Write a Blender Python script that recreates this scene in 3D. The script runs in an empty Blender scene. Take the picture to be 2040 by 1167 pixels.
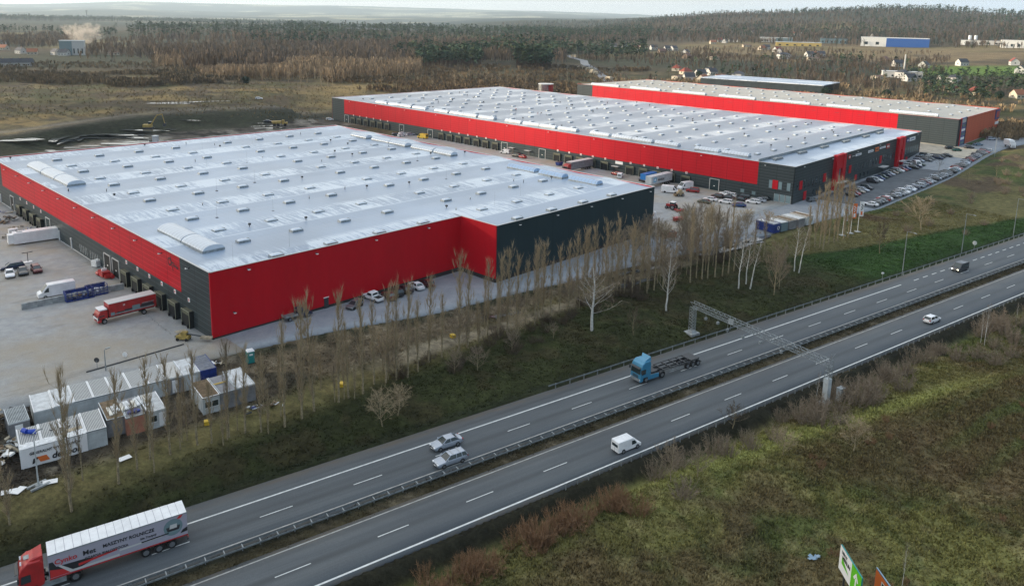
import bpy, bmesh, math, random
import numpy as np
from mathutils import Matrix, Vector, Euler
PI=math.pi; R=math.radians
HAZE=.52e-4
scene=bpy.context.scene; COL=scene.collection
random.seed(7); RNG=np.random.default_rng(11)
# ---------------------------------------------------------------- camera
F_,PT,RL,HC=1523.457,.190,.023,56.0
CX_,CY_=1020.0,334.7
cam=bpy.data.objects.new('camera',bpy.data.cameras.new('camera')); COL.objects.link(cam)
cam.data.sensor_width=36; cam.data.lens=F_/2040*36; cam.data.shift_y=-(583.5-CY_)/2040
cam.data.clip_start=1; cam.data.clip_end=80000
cam.matrix_world=Matrix.Translation((0,0,HC))@Matrix.Rotation(PI/2-PT,4,'X')@Matrix.Rotation(RL,4,'Z')
scene.camera=cam
# ---------------------------------------------------------------- sky, sun, exposure
SUN_EL,SUN_AZ=R(13),R(-82)            # azimuth clockwise from +Y
w=bpy.data.worlds.new("World"); scene.world=w; w.use_nodes=True
nt=w.node_tree; nt.nodes.clear()
out=nt.nodes.new('ShaderNodeOutputWorld'); mix=nt.nodes.new('ShaderNodeMixShader')
b1=nt.nodes.new('ShaderNodeBackground'); b2=nt.nodes.new('ShaderNodeBackground')
sky=nt.nodes.new('ShaderNodeTexSky'); sky.sky_type='NISHITA'; sky.sun_disc=False
sky.sun_elevation=SUN_EL; sky.sun_rotation=SUN_AZ%(2*PI); sky.altitude=150; sky.air_density=1.2; sky.dust_density=1.5; sky.ozone_density=2.5
b1.inputs[1].default_value=.12
nt.links.new(sky.outputs[0],b1.inputs[0])
tc=nt.nodes.new('ShaderNodeTexCoord'); mp=nt.nodes.new('ShaderNodeMapping'); mp.inputs['Scale'].default_value=(1,1,5)
nz=nt.nodes.new('ShaderNodeTexNoise'); nz.inputs['Scale'].default_value=2.2; nz.inputs['Detail'].default_value=6
nt.links.new(tc.outputs['Generated'],mp.inputs[0]); nt.links.new(mp.outputs[0],nz.inputs[0])
sx=nt.nodes.new('ShaderNodeSeparateXYZ'); nt.links.new(tc.outputs['Generated'],sx.inputs[0])
r1=nt.nodes.new('ShaderNodeValToRGB'); r1.color_ramp.elements[0].position=.28; r1.color_ramp.elements[0].color=(.72,.72,.72,1)
r1.color_ramp.elements[1].position=.68; r1.color_ramp.elements[1].color=(1,1,1,1)
nt.links.new(nz.outputs[0],r1.inputs[0]); nt.links.new(r1.outputs[0],mix.inputs[0])
r2=nt.nodes.new('ShaderNodeValToRGB')   # thin cloud: creamy towards the low sun, bluer away from it
r2.color_ramp.elements[0].position=0; r2.color_ramp.elements[0].color=(1.22,1.18,1.10,1)
r2.color_ramp.elements[1].position=1; r2.color_ramp.elements[1].color=(.34,.42,.52,1)
m3=r2.color_ramp.elements.new(.48); m3.color=(.84,.98,1.16,1); m3=r2.color_ramp.elements.new(.27); m3.color=(1.0,1.0,1.0,1)
ma=nt.nodes.new('ShaderNodeMath'); ma.operation='MULTIPLY_ADD'; ma.inputs[1].default_value=.45
mb_=nt.nodes.new('ShaderNodeMath'); mb_.operation='MULTIPLY_ADD'; mb_.inputs[1].default_value=-.33; mb_.inputs[2].default_value=.5
nt.links.new(sx.outputs[1],mb_.inputs[0]); nt.links.new(mb_.outputs[0],ma.inputs[2])
nt.links.new(sx.outputs[0],ma.inputs[0]); nt.links.new(ma.outputs[0],r2.inputs[0])
nt.links.new(r2.outputs[0],b2.inputs[0])
mz=nt.nodes.new('ShaderNodeMath'); mz.operation='MULTIPLY_ADD'; mz.use_clamp=False; mz.inputs[1].default_value=.20; mz.inputs[2].default_value=.67   # overcast sky: brighter overhead than at the horizon
mc=nt.nodes.new('ShaderNodeMath'); mc.operation='MAXIMUM'; mc.inputs[1].default_value=0; nt.links.new(sx.outputs[2],mc.inputs[0]); nt.links.new(mc.outputs[0],mz.inputs[0]); nt.links.new(mz.outputs[0],b2.inputs[1])
nt.links.new(b1.outputs[0],mix.inputs[1]); nt.links.new(b2.outputs[0],mix.inputs[2]); nt.links.new(mix.outputs[0],out.inputs[0])
SD=Vector((math.sin(SUN_AZ)*math.cos(SUN_EL),math.cos(SUN_AZ)*math.cos(SUN_EL),math.sin(SUN_EL)))
sl=bpy.data.lights.new('sun','SUN'); sl.energy=5.0; sl.angle=R(.8); sl.color=(1,.84,.64)
so=bpy.data.objects.new('sun',sl); COL.objects.link(so); so.rotation_euler=SD.to_track_quat('Z','Y').to_euler()
vs=scene.view_settings; vs.view_transform='Standard'; vs.look='None'; vs.gamma=1; vs.use_curve_mapping=False; vs.exposure=.60
scene.cycles.max_bounces=6; scene.cycles.diffuse_bounces=2; scene.cycles.glossy_bounces=2; scene.cycles.transparent_max_bounces=8; scene.cycles.volume_bounces=2
# ---------------------------------------------------------------- photo-pixel <-> world helpers (used to stand things on the ground)
cR,sR=math.cos(RL),math.sin(RL)
def ray(x,y):
    a=(x-CX_)/F_; b=(y-CY_)/F_
    a,b=cR*a+sR*b,-sR*a+cR*b
    return np.array([a,math.cos(PT)-b*math.sin(PT),-math.sin(PT)-b*math.cos(PT)])
def proj(X,Y,Z):
    z=Z-HC; d=Y*np.cos(PT)-z*np.sin(PT); a=X/d; b=-(Y*np.sin(PT)+z*np.cos(PT))/d
    return CX_+F_*(cR*a-sR*b), CY_+F_*(sR*a+cR*b)
def un(x,y,z=0.):
    d=ray(x,y); t=(z-HC)/d[2]; return np.array([d[0]*t,d[1]*t])
def yh(x): return 41.7+.023*(x-1020)
def azpx(x): d=ray(x,yh(x)); return math.atan2(d[0],d[1])
# site frame (s along the warehouse fronts, t away from the motorway), road frame (u along, v across)
TH=.812; eX,eY=math.cos(TH),math.sin(TH); BX,BY=-51.961,126.357
def st2w(s,t): return BX+s*eX-t*eY, BY+s*eY+t*eX
def w2st(x,y): dx=x-BX; dy=y-BY; return dx*eX+dy*eY, -dx*eY+dy*eX
PH=.600425; cP,sP=math.cos(PH),math.sin(PH)
def uv2w(u,v): return u*cP-v*sP, u*sP+v*cP
def w2uv(x,y): return x*cP+y*sP, -x*sP+y*cP
def zr(u): 
    u=np.clip(u,-400,330); return -3.663+.0093253*u+9.7577e-6*u*u
# ---------------------------------------------------------------- terrain height
def sm(a,b,x): 
    t=np.clip((x-a)/(b-a),0,1); return t*t*(3-2*t)
def _h(ix,iy,sd):
    n=(ix.astype(np.int64)*374761393+iy.astype(np.int64)*668265263+sd*144269)&0x7fffffff
    n=((n^(n>>13))*1274126177)&0x7fffffff
    return ((n^(n>>16))&0xffff)/65535.
def vn(x,y,sc,sd=0):
    x=np.asarray(x,float)/sc; y=np.asarray(y,float)/sc; ix=np.floor(x); iy=np.floor(y); fx=x-ix; fy=y-iy
    fx=fx*fx*(3-2*fx); fy=fy*fy*(3-2*fy)
    a=_h(ix,iy,sd);b=_h(ix+1,iy,sd);c=_h(ix,iy+1,sd);d=_h(ix+1,iy+1,sd)
    return (a*(1-fx)+b*fx)*(1-fy)+(c*(1-fx)+d*fx)*fy
def fbm(x,y,sc,o=4,sd=0):
    r=0;a=.5
    for i in range(o): r=r+a*vn(x,y,sc/2**i,sd+i*17); a*=.5
    return r/(1-.5**o)
COLS=[0,300,700,1100,1500,1800,2040]
ROWS=[450,700,1000,1500,2000,3000,5000,9000,14000,20000]
ZT=np.array([[4,3,-3,-12,-22,-35,-44,-50,48,165],
 [5,5,4,6,14,-10,-60,0,80,290],
 [3,3,3,10,22,8,-40,32,120,320],
 [2,4,8,20,22,26,66,100,180,310],
 [2,5,14,27,42,96,132,120,150,220],
 [4,8,16,27,50,118,120,110,110,120],
 [6,10,19,31,56,105,95,80,80,80]],float)
CAZ=np.array([azpx(c) for c in COLS]); LR=np.log(ROWS)
PC=[-300,0,137,292,498,652,700]; 
PAZ=np.array([azpx(c) for c in PC]); PFOOT=np.array([330,347,377,397,411,449,460.]); PCR=np.array([365,385,405,428,450,470,480.])
SV=np.array([-130,-30,-8,3,8,17,37,53,76,87,121,139,170,185,201,250,360,460]); TV=np.array([-3,-3.5,-6,-7.9,-8.8,-10.1,-15.7,-17.8,-22.3,-23.9,-30,-33.4,-38,-41,-45,-46.5,-48,-60.])
def tE(s): return np.interp(s,SV,TV)
def zsite(s,t):
    z=-.35-.65*sm(5,50,s)-.15*sm(100,180,s)
    return z+4.5*sm(272,345,s+0*t)
def polar(X,Y):
    D=np.hypot(X,Y)+1e-6; az=np.arctan2(X,Y)
    ci=np.clip(np.interp(az,CAZ,np.arange(len(COLS))),0,len(COLS)-1.0001); ri=np.clip(np.interp(np.log(D),LR,np.arange(len(ROWS))),0,len(ROWS)-1.0001)
    c0=ci.astype(int); r0=ri.astype(int); fc=ci-c0; fr=ri-r0; fc=fc*fc*(3-2*fc)
    z=(ZT[c0,r0]*(1-fr)+ZT[c0,r0+1]*fr)*(1-fc)+(ZT[c0+1,r0]*(1-fr)+ZT[c0+1,r0+1]*fr)*fc
    k=sm(500,900,D)*sm(16000,3000,D)
    z=z+k*(fbm(X,Y,420,4,5)-.5)*14 + sm(1800,4000,D)*(fbm(X,Y,1500,4,9)-.5)*40 + sm(6500,12000,D)*(fbm(X,Y,2800,4,19)-.5)*190*sm(20500,17000,D)
    # left: excavation pit with its bank
    f=np.interp(az,PAZ,PFOOT); c=np.interp(az,PAZ,PCR)
    left=sm(azpx(760),azpx(640),az)
    zp=-.2+(fbm(X,Y,26,4,3)-.5)*.9
    zl=zp+(np.maximum(z,3)-zp)*sm(f,c,D+ (fbm(X,Y,30,3,8)-.5)*14)
    return z*(1-left)+zl*left
def ground(X,Y):
    X=np.asarray(X,float); Y=np.asarray(Y,float)
    s,t=w2st(X,Y); u,v=w2uv(X,Y)
    zs=zsite(s,t)
    # distance outside the flat site box
    dx=np.maximum(np.maximum(-90-s,s-440),0); dt=np.maximum(np.maximum(-400-t,t-np.where(s>175,285,190)),0)
    wf=sm(0,70,np.hypot(dx,dt)); wf=np.maximum(wf,sm(560,700,np.hypot(X,Y)))
    # grassy mound between car park and motorway
    zs=zs+ (3.6*np.exp(-((s-330)/62)**2)+1.3*np.exp(-((s-215)/30)**2))*sm(1,9,tE(s)-t)
    z=zs*(1-wf)+polar(X,Y)*wf
    hum=(fbm(X,Y,9,4,2)-.5)
    off=sm(-1,4,tE(s)-t)*(1-wf)
    z=z+off*hum*.6*sm(98.7+.2*np.clip(u,-60,400)-8,98.7+.2*np.clip(u,-60,400)+4,v)-off*.35
    # bank down to the motorway
    vp=98.7+.2*np.clip(u,-60,400)
    d=(v-91.6)/np.maximum((vp-91.6)*1.35,5)
    bank=sm(0,1,d)
    z=zr(u)*(1-bank)+z*bank -.5*np.exp(-((v-94.2)/1.6)**2)*(u<400)
    # south side: drop behind the rail, then hummocky field
    zf=zr(u)-.9-1.0*sm(40,140,u)*0+ (fbm(X,Y,26,3,21)-.5)*1.7*sm(66,56,v)+hum*.75*sm(66,60,v)+1.6*np.exp(-((v-52+ (u-110)*.12)/7)**2)*sm(40,110,u)
    ds=sm(69.2,65.5,v); zf2=zr(u)*(1-ds)+zf*ds - .9*np.exp(-((v-66.3)/1.3)**2)
    z=np.where(v>80,z,np.where(v>69.2,zr(u),zf2))
    return z
def under(X,Y):   # how far the earth sits below the paving laid on it
    s,t=w2st(X,Y); u,v=w2uv(X,Y)
    m=((v>69.2)&(v<77.7))|((v>80.8)&(v<91.7)); m=m&(u<1200)&(u>-1200)
    y=(t>tE(s)-.5)&(t<178)&(s>-128)&(s<428)
    return np.where(m|y,.3,0.)
def gz(x,y): return float(ground(np.array([x]),np.array([y]))[0])
_TS=np.geomspace(45,15000,2600)
def gp(px,py,lift=0):
    d=ray(px,py); L=math.hypot(d[0],d[1]); t=_TS/L
    X=d[0]*t;Y=d[1]*t;Z=HC+d[2]*t; g=ground(X,Y)+lift; i=np.argmax(Z<g)
    if i==0: i=1 if Z[0]<g[0] else len(t)-1
    a0=Z[i-1]-g[i-1]; a1=Z[i]-g[i]; f=a0/(a0-a1) if a0!=a1 else 0
    tt=t[i-1]+(t[i]-t[i-1])*f; x=d[0]*tt;y=d[1]*tt
    return x,y,gz(x,y)
def pD(px,D):
    a=azpx(px); x,y=D*math.sin(a),D*math.cos(a); return x,y,gz(x,y)
def hfor(x,y,z,ytop):
    lo,hi=.2,60
    for _ in range(26):
        m=(lo+hi)/2
        if proj(x,y,z+m)[1]>ytop: lo=m
        else: hi=m
    return lo
# ---------------------------------------------------------------- materials
MATS={}
def mat(name,col,rough=.8,met=0,nsc=0,namt=.15,bump=0,bsc=None,spec=.5,coat=0,emit=None,col2=None,tr=0):
    if name in MATS: return MATS[name]
    m=bpy.data.materials.new(name); m.use_nodes=True; n=m.node_tree; b=n.nodes['Principled BSDF']
    b.inputs['Base Color'].default_value=(*col,1); b.inputs['Roughness'].default_value=rough; b.inputs['Metallic'].default_value=met
    b.inputs['Specular IOR Level'].default_value=spec
    if coat: b.inputs['Coat Weight'].default_value=coat; b.inputs['Coat Roughness'].default_value=.08
    if emit: b.inputs['Emission Color'].default_value=(*emit[:3],1); b.inputs['Emission Strength'].default_value=emit[3]
    if nsc:
        c=n.nodes.new('ShaderNodeTexCoord'); t=n.nodes.new('ShaderNodeTexNoise'); t.inputs['Scale'].default_value=nsc; t.inputs['Detail'].default_value=5; t.inputs['Roughness'].default_value=.65
        n.links.new(c.outputs['Object'],t.inputs[0]); rp=n.nodes.new('ShaderNodeValToRGB')
        c2=col2 or tuple(min(1,x*(1+namt*1.6)) for x in col); c1=col if col2 else tuple(x*(1-namt*1.6) for x in col)
        rp.color_ramp.elements[0].position=.35; rp.color_ramp.elements[0].color=(*c1,1); rp.color_ramp.elements[1].position=.65; rp.color_ramp.elements[1].color=(*c2,1)
        n.links.new(t.outputs[0],rp.inputs[0]); n.links.new(rp.outputs[0],b.inputs['Base Color'])
        if bump:
            bp=n.nodes.new('ShaderNodeBump'); bp.inputs['Strength'].default_value=bump; bp.inputs['Distance'].default_value=.05
            n.links.new(t.outputs[0],bp.inputs['Height']); n.links.new(bp.outputs[0],b.inputs['Normal'])
    MATS[name]=m; return m
def node(n,t,**k):
    x=n.nodes.new(t)
    for a,v in k.items(): setattr(x,a,v)
    return x
def maths(n,op,a,b=None,c=None):
    x=n.nodes.new('ShaderNodeMath'); x.operation=op
    for i,v in enumerate((a,b,c)):
        if v is None: continue
        if isinstance(v,(int,float)): x.inputs[i].default_value=v
        else: n.links.new(v,x.inputs[i])
    return x.outputs[0]
def ramp(n,fac,stops):
    r=n.nodes.new('ShaderNodeValToRGB'); el=r.color_ramp.elements
    while len(el)<len(stops): el.new(.5)
    for e_,(p,c) in zip(el,stops): e_.position=p; e_.color=(*c,1) if len(c)==3 else c
    n.links.new(fac,r.inputs[0]); return r.outputs[0]
def noise(n,sc,vec=None,det=5,rough=.6,scale3=None):
    c=n.nodes.new('ShaderNodeTexCoord').outputs['Object'] if vec is None else vec
    if scale3:
        m=n.nodes.new('ShaderNodeMapping'); m.inputs['Scale'].default_value=scale3; n.links.new(c,m.inputs[0]); c=m.outputs[0]
    t=n.nodes.new('ShaderNodeTexNoise'); t.inputs['Scale'].default_value=sc; t.inputs['Detail'].default_value=det; t.inputs['Roughness'].default_value=rough
    n.links.new(c,t.inputs[0]); return t.outputs[0]
def mixc(n,f,a,b,bt='MIX'):
    x=n.nodes.new('ShaderNodeMix'); x.data_type='RGBA'; x.blend_type=bt
    for k,v in ((0,f),(6,a),(7,b)):
        if isinstance(v,(int,float)): x.inputs[k].default_value=v
        elif isinstance(v,tuple): x.inputs[k].default_value=(*v,1)
        else: n.links.new(v,x.inputs[k])
    return x.outputs[2]
def newmat(name,rough=.85,spec=.3):
    m=bpy.data.materials.new(name); m.use_nodes=True; b=m.node_tree.nodes['Principled BSDF']; b.inputs['Roughness'].default_value=rough; b.inputs['Specular IOR Level'].default_value=spec
    MATS[name]=m; return m,m.node_tree,b
# earth: broad cover comes from a colour attribute, fine detail from noise
m,n,b=newmat('earth_cover',.95,.15)
at=node(n,'ShaderNodeVertexColor',layer_name='Col').outputs[0]
n1=noise(n,.55,det=8,rough=.7); n2=noise(n,.06,det=4); n3=noise(n,2.6,det=4,rough=.7)
c=mixc(n,1.0,at,ramp(n,n1,[(.3,(.45,.45,.45)),(.7,(1.5,1.47,1.4))]),'MULTIPLY')
c=mixc(n,1.0,c,ramp(n,n2,[(.3,(.72,.72,.72)),(.7,(1.25,1.25,1.2))]),'MULTIPLY')
c=mixc(n,.8,c,ramp(n,n3,[(.3,(.6,.6,.6)),(.7,(1.35,1.35,1.3))]),'MULTIPLY')
n.links.new(c,b.inputs['Base Color'])
bp=node(n,'ShaderNodeBump'); bp.inputs['Strength'].default_value=.9; bp.inputs['Distance'].default_value=.35
n.links.new(n1,bp.inputs['Height']); n.links.new(bp.outputs[0],b.inputs['Normal'])
# asphalt with wheel tracks running along u (object x axis is u)
m,n,b=newmat('asphalt',.78,.45)
oc=node(n,'ShaderNodeTexCoord').outputs['Object']; sp=node(n,'ShaderNodeSeparateXYZ'); n.links.new(oc,sp.inputs[0])
vtr=noise(n,1.0,oc,3,.6,(.02,1.1,1)); vfi=noise(n,9,oc,5,.7); vbl=noise(n,.25,oc,4,.6,(.25,1,1))
c=ramp(n,vtr,[(.3,(.060,.072,.080)),(.7,(.110,.122,.129))]); c=mixc(n,.45,c,ramp(n,vfi,[(.3,(.55,.55,.55)),(.7,(1.4,1.4,1.4))]),'MULTIPLY')
c=mixc(n,.5,c,ramp(n,vbl,[(.35,(.75,.76,.8)),(.65,(1.2,1.18,1.15))]),'MULTIPLY')
for vv in(73.74,84.75):
    dd=maths(n,'ABSOLUTE',maths(n,'SUBTRACT',sp.outputs[1],vv)); c=mixc(n,maths(n,'MULTIPLY',ramp(n,dd,[(.12,(1,)*3),(.75,(0,)*3)]),ramp(n,vbl,[(.3,(.2,)*3),(.6,(.75,)*3)])),c,(.05,.058,.062))
for vv in(69.6,77.7,80.8,91.0):
    dd=maths(n,'ABSOLUTE',maths(n,'SUBTRACT',sp.outputs[1],vv)); c=mixc(n,maths(n,'MULTIPLY',ramp(n,dd,[(.1,(.9,)*3),(1.0,(0,)*3)]),ramp(n,noise(n,.7,oc,5,.7,(.3,1,1)),[(.4,(0,)*3),(.6,(.9,)*3)])),c,(.125,.11,.088))
n.links.new(c,b.inputs['Base Color'])
n.links.new(ramp(n,vtr,[(.3,(.55,)*3),(.7,(.85,)*3)]),b.inputs['Roughness'])
# yard paving: pale concrete blocks with brown mud and tyre marks
m,n,b=newmat('yard_paving',.8,.4)
oc=node(n,'ShaderNodeTexCoord').outputs['Object']
a1=noise(n,.045,oc,6,.65); a2=noise(n,.5,oc,6,.7); a3=noise(n,.16,oc,5,.7,(.25,1,1)); a4=noise(n,5,oc,3)
c=ramp(n,a2,[(.3,(.27,.28,.285)),(.7,(.39,.395,.385))]); c=mixc(n,ramp(n,a1,[(.42,(0,)*3),(.62,(.85,)*3)]),c,(.33,.285,.215))
c=mixc(n,ramp(n,a3,[(.56,(0,)*3),(.7,(.6,)*3)]),c,(.17,.15,.12)); c=mixc(n,.4,c,ramp(n,a4,[(.3,(.7,)*3),(.7,(1.25,)*3)]),'MULTIPLY')
n.links.new(c,b.inputs['Base Color'])
m,n,b=newmat('service_road_paving',.7,.45)
oc=node(n,'ShaderNodeTexCoord').outputs['Object']; a2=noise(n,.35,oc,6,.7); a4=noise(n,4,oc,3); a3=noise(n,.12,oc,4,.6,(.3,1,1))
c=ramp(n,a2,[(.3,(.20,.225,.25)),(.7,(.29,.31,.33))]); c=mixc(n,.45,c,ramp(n,a4,[(.3,(.7,)*3),(.7,(1.25,)*3)]),'MULTIPLY'); c=mixc(n,ramp(n,a3,[(.55,(0,)*3),(.72,(.5,)*3)]),c,(.16,.15,.14)); n.links.new(c,b.inputs['Base Color'])
# metal sandwich cladding: horizontal ribs (world-size, object z), vertical joints every 6 m
def cladding(name,col,axis,ox=0,gain=1.5,rough=.42,joint=1):
    m,n,b=newmat(name,rough,.18)
    oc=node(n,'ShaderNodeTexCoord').outputs['Object']; sp=node(n,'ShaderNodeSeparateXYZ'); n.links.new(oc,sp.inputs[0])
    z=maths(n,'PINGPONG',maths(n,'MULTIPLY',sp.outputs[2],1.0),.5); rib=ramp(n,z,[(.0,(1,)*3),(.035,(1,)*3),(.06,(0,)*3)])
    h=sp.outputs[0 if axis=='s' else 1]
    j=maths(n,'PINGPONG',maths(n,'ADD',h,6000-ox),3.0); jt=ramp(n,maths(n,'DIVIDE',j,3.0),[(.0,(1,)*3),(.014,(1,)*3),(.022,(0,)*3)])
    pn=noise(n,.16,oc,2,.5,(1,1,.02)); c=mixc(n,1.,ramp(n,pn,[(.35,(.94,)*3),(.65,(1.04,)*3)]),(col[0],col[1],col[2]),'MULTIPLY')
    c=mixc(n,rib,c,tuple(min(1,x*gain+.02) for x in col)) if gain!=1 else c; c=mixc(n,jt,c,tuple(x*(1-.65*joint) for x in col)) if joint else c
    dz=noise(n,.8,oc,4,.6,(1,1,.25)); c=mixc(n,.3,c,ramp(n,dz,[(.3,(.85,)*3),(.7,(1.12,)*3)]),'MULTIPLY')
    n.links.new(c,b.inputs['Base Color']); return m
RED=(.50,.007,.016); DK=(.040,.052,.055)
for ax in 'st':
    cladding('red_cladding_'+ax,RED,ax,12 if ax=='t' else 0); cladding('dark_cladding_'+ax,DK,ax,12 if ax=='t' else 0,2.0)
cladding('red_cladding_far',RED,'t',12,1.12); cladding('flat_red_cladding',RED,'s',0,1.0,.5,0); cladding('flat_dark_cladding',(.024,.044,.050),'s',0,1.0,.5,.5)
cladding('orange_cladding',(.50,.10,.045),'s',0,1.1,.5)
# membrane roof: bays along s, pale dried frost patches beside every ridge
def roofmat(name,base,frost,amt,off):
    m,n,b=newmat(name,.42,.5)
    oc=node(n,'ShaderNodeTexCoord').outputs['Object']; sp=node(n,'ShaderNodeSeparateXYZ'); n.links.new(oc,sp.inputs[0])
    ph=maths(n,'FRACT',maths(n,'DIVIDE',maths(n,'ADD',sp.outputs[1],2300+off),23.0))
    band=ramp(n,ph,[(0,(0,)*3),(.03,(1,)*3),(.34,(.9,)*3),(.46,(0,)*3)])
    st=noise(n,.9,oc,7,.8,(1.6,.16,1)); st2=noise(n,.07,oc,4,.6,(1,.6,1))
    f=maths(n,'MULTIPLY',band,ramp(n,maths(n,'MULTIPLY_ADD',st2,.5,maths(n,'MULTIPLY',st,.75)),[(.58,(0,)*3),(.655,(1,)*3)]))
    ln=ramp(n,ph,[(0,(1,)*3),(.012,(1,)*3),(.02,(0,)*3)])
    f=maths(n,'MULTIPLY',maths(n,'MAXIMUM',f,maths(n,'MULTIPLY',ln,.8)),amt)
    sea=maths(n,'PINGPONG',sp.outputs[0],.75); seam=ramp(n,sea,[(0,(.88,)*3),(.04,(.88,)*3),(.07,(1,)*3)])
    wt=noise(n,.03,oc,5,.6); c=mixc(n,1.,ramp(n,wt,[(.3,tuple(x*.80 for x in base)),(.7,tuple(x*1.15 for x in base))]),seam,'MULTIPLY')
    c=mixc(n,f,c,frost); n.links.new(c,b.inputs['Base Color'])
    n.links.new(ramp(n,f,[(0,(.34,)*3),(1,(.8,)*3)]),b.inputs['Roughness']); return m
roofmat('roof_membrane',(.29,.37,.47),(.74,.79,.82),.85,3.5); roofmat('roof_membrane_far',(.24,.28,.335),(.66,.69,.71),.8,-6)
mat('bark_tan',(.30,.24,.16),.9); roofmat('roof_membrane_tan',(.36,.325,.25),(.55,.53,.48),.35,0)
mat('trim',(.55,.55,.53),.5); mat('galvanised',(.30,.33,.34),.5,.5,1.5,.2); mat('white_paint',(.78,.79,.79),.35,nsc=.6,namt=.06); mat('black_hole',(.012,.014,.014),.9)
mat('shelter_rubber',(.016,.018,.018),.8); mat('shelter_frame',(.30,.31,.22),.7); mat('rail_steel',(.17,.19,.195),.5,.4,1.5,.2); mat('glass',(.02,.035,.04),.06,spec=.9); mat('window_pale',(.18,.26,.28),.08,spec=.9); mat('opal_dome',(.62,.68,.74),.22,spec=.6)
mat('opal_blue',(.33,.47,.66),.2,spec=.7); mat('plate_white',(.82,.82,.80),.5); mat('plinth',(.035,.036,.036),.9); mat('red_paint',(.40,.022,.022),.4,nsc=.8,namt=.15); mat('yellow_paint',(.60,.40,.03),.5,nsc=1,namt=.1); mat('dull_yellow',(.36,.26,.07),.6,nsc=1,namt=.2)
mat('concrete',(.30,.32,.32),.85,nsc=1.2,namt=.15); mat('steel_dark',(.06,.065,.07),.5,.5); mat('tyre',(.014,.014,.015),.85); mat('rim',(.30,.31,.32),.35,.7); mat('headlamp',(.75,.78,.8),.15,spec=.8); mat('tail_lamp',(.35,.01,.01),.3)
mat('lit_headlamp',(.9,.85,.6),.3,emit=(1,.93,.7,7)); mat('black_text',(.02,.022,.025),.6); mat('red_text',(.55,.03,.03),.6); mat('orange_panel',(.72,.16,.03),.6); mat('green_sign',(.16,.52,.03),.5); mat('white_sign',(.80,.80,.80),.5)
mat('blue_paint',(.012,.035,.19),.45,nsc=1.3,namt=.2); mat('cabin_wall',(.47,.51,.52),.55,nsc=.7,namt=.1); mat('cabin_wall_grey',(.20,.205,.215),.6,nsc=.8,namt=.15); mat('cabin_terracotta',(.40,.17,.11),.65,nsc=1,namt=.12)
mat('wood_pale',(.42,.36,.26),.8,nsc=2,namt=.2); mat('sheet_plastic',(.66,.68,.68),.4,nsc=2.5,namt=.15); mat('mud',(.085,.07,.05),.8,nsc=.8,namt=.3); mat('teal_plastic',(.015,.24,.23),.45); mat('asphalt_dark',(.055,.056,.06),.8)
mat('bark_brown',(.28,.23,.14),.9,nsc=3,namt=.3); mat('bark_white',(.46,.45,.42),.8,nsc=2.2,namt=0,col2=(.68,.67,.63)); mat('twigs_tan',(.37,.29,.18),.9); mat('twigs_grey',(.235,.185,.13),.9); mat('twigs_russet',(.235,.135,.07),.9); mat('twigs_dark',(.10,.075,.05),.9); mat('needles',(.018,.042,.022),.9,nsc=.9,namt=.3)
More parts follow.
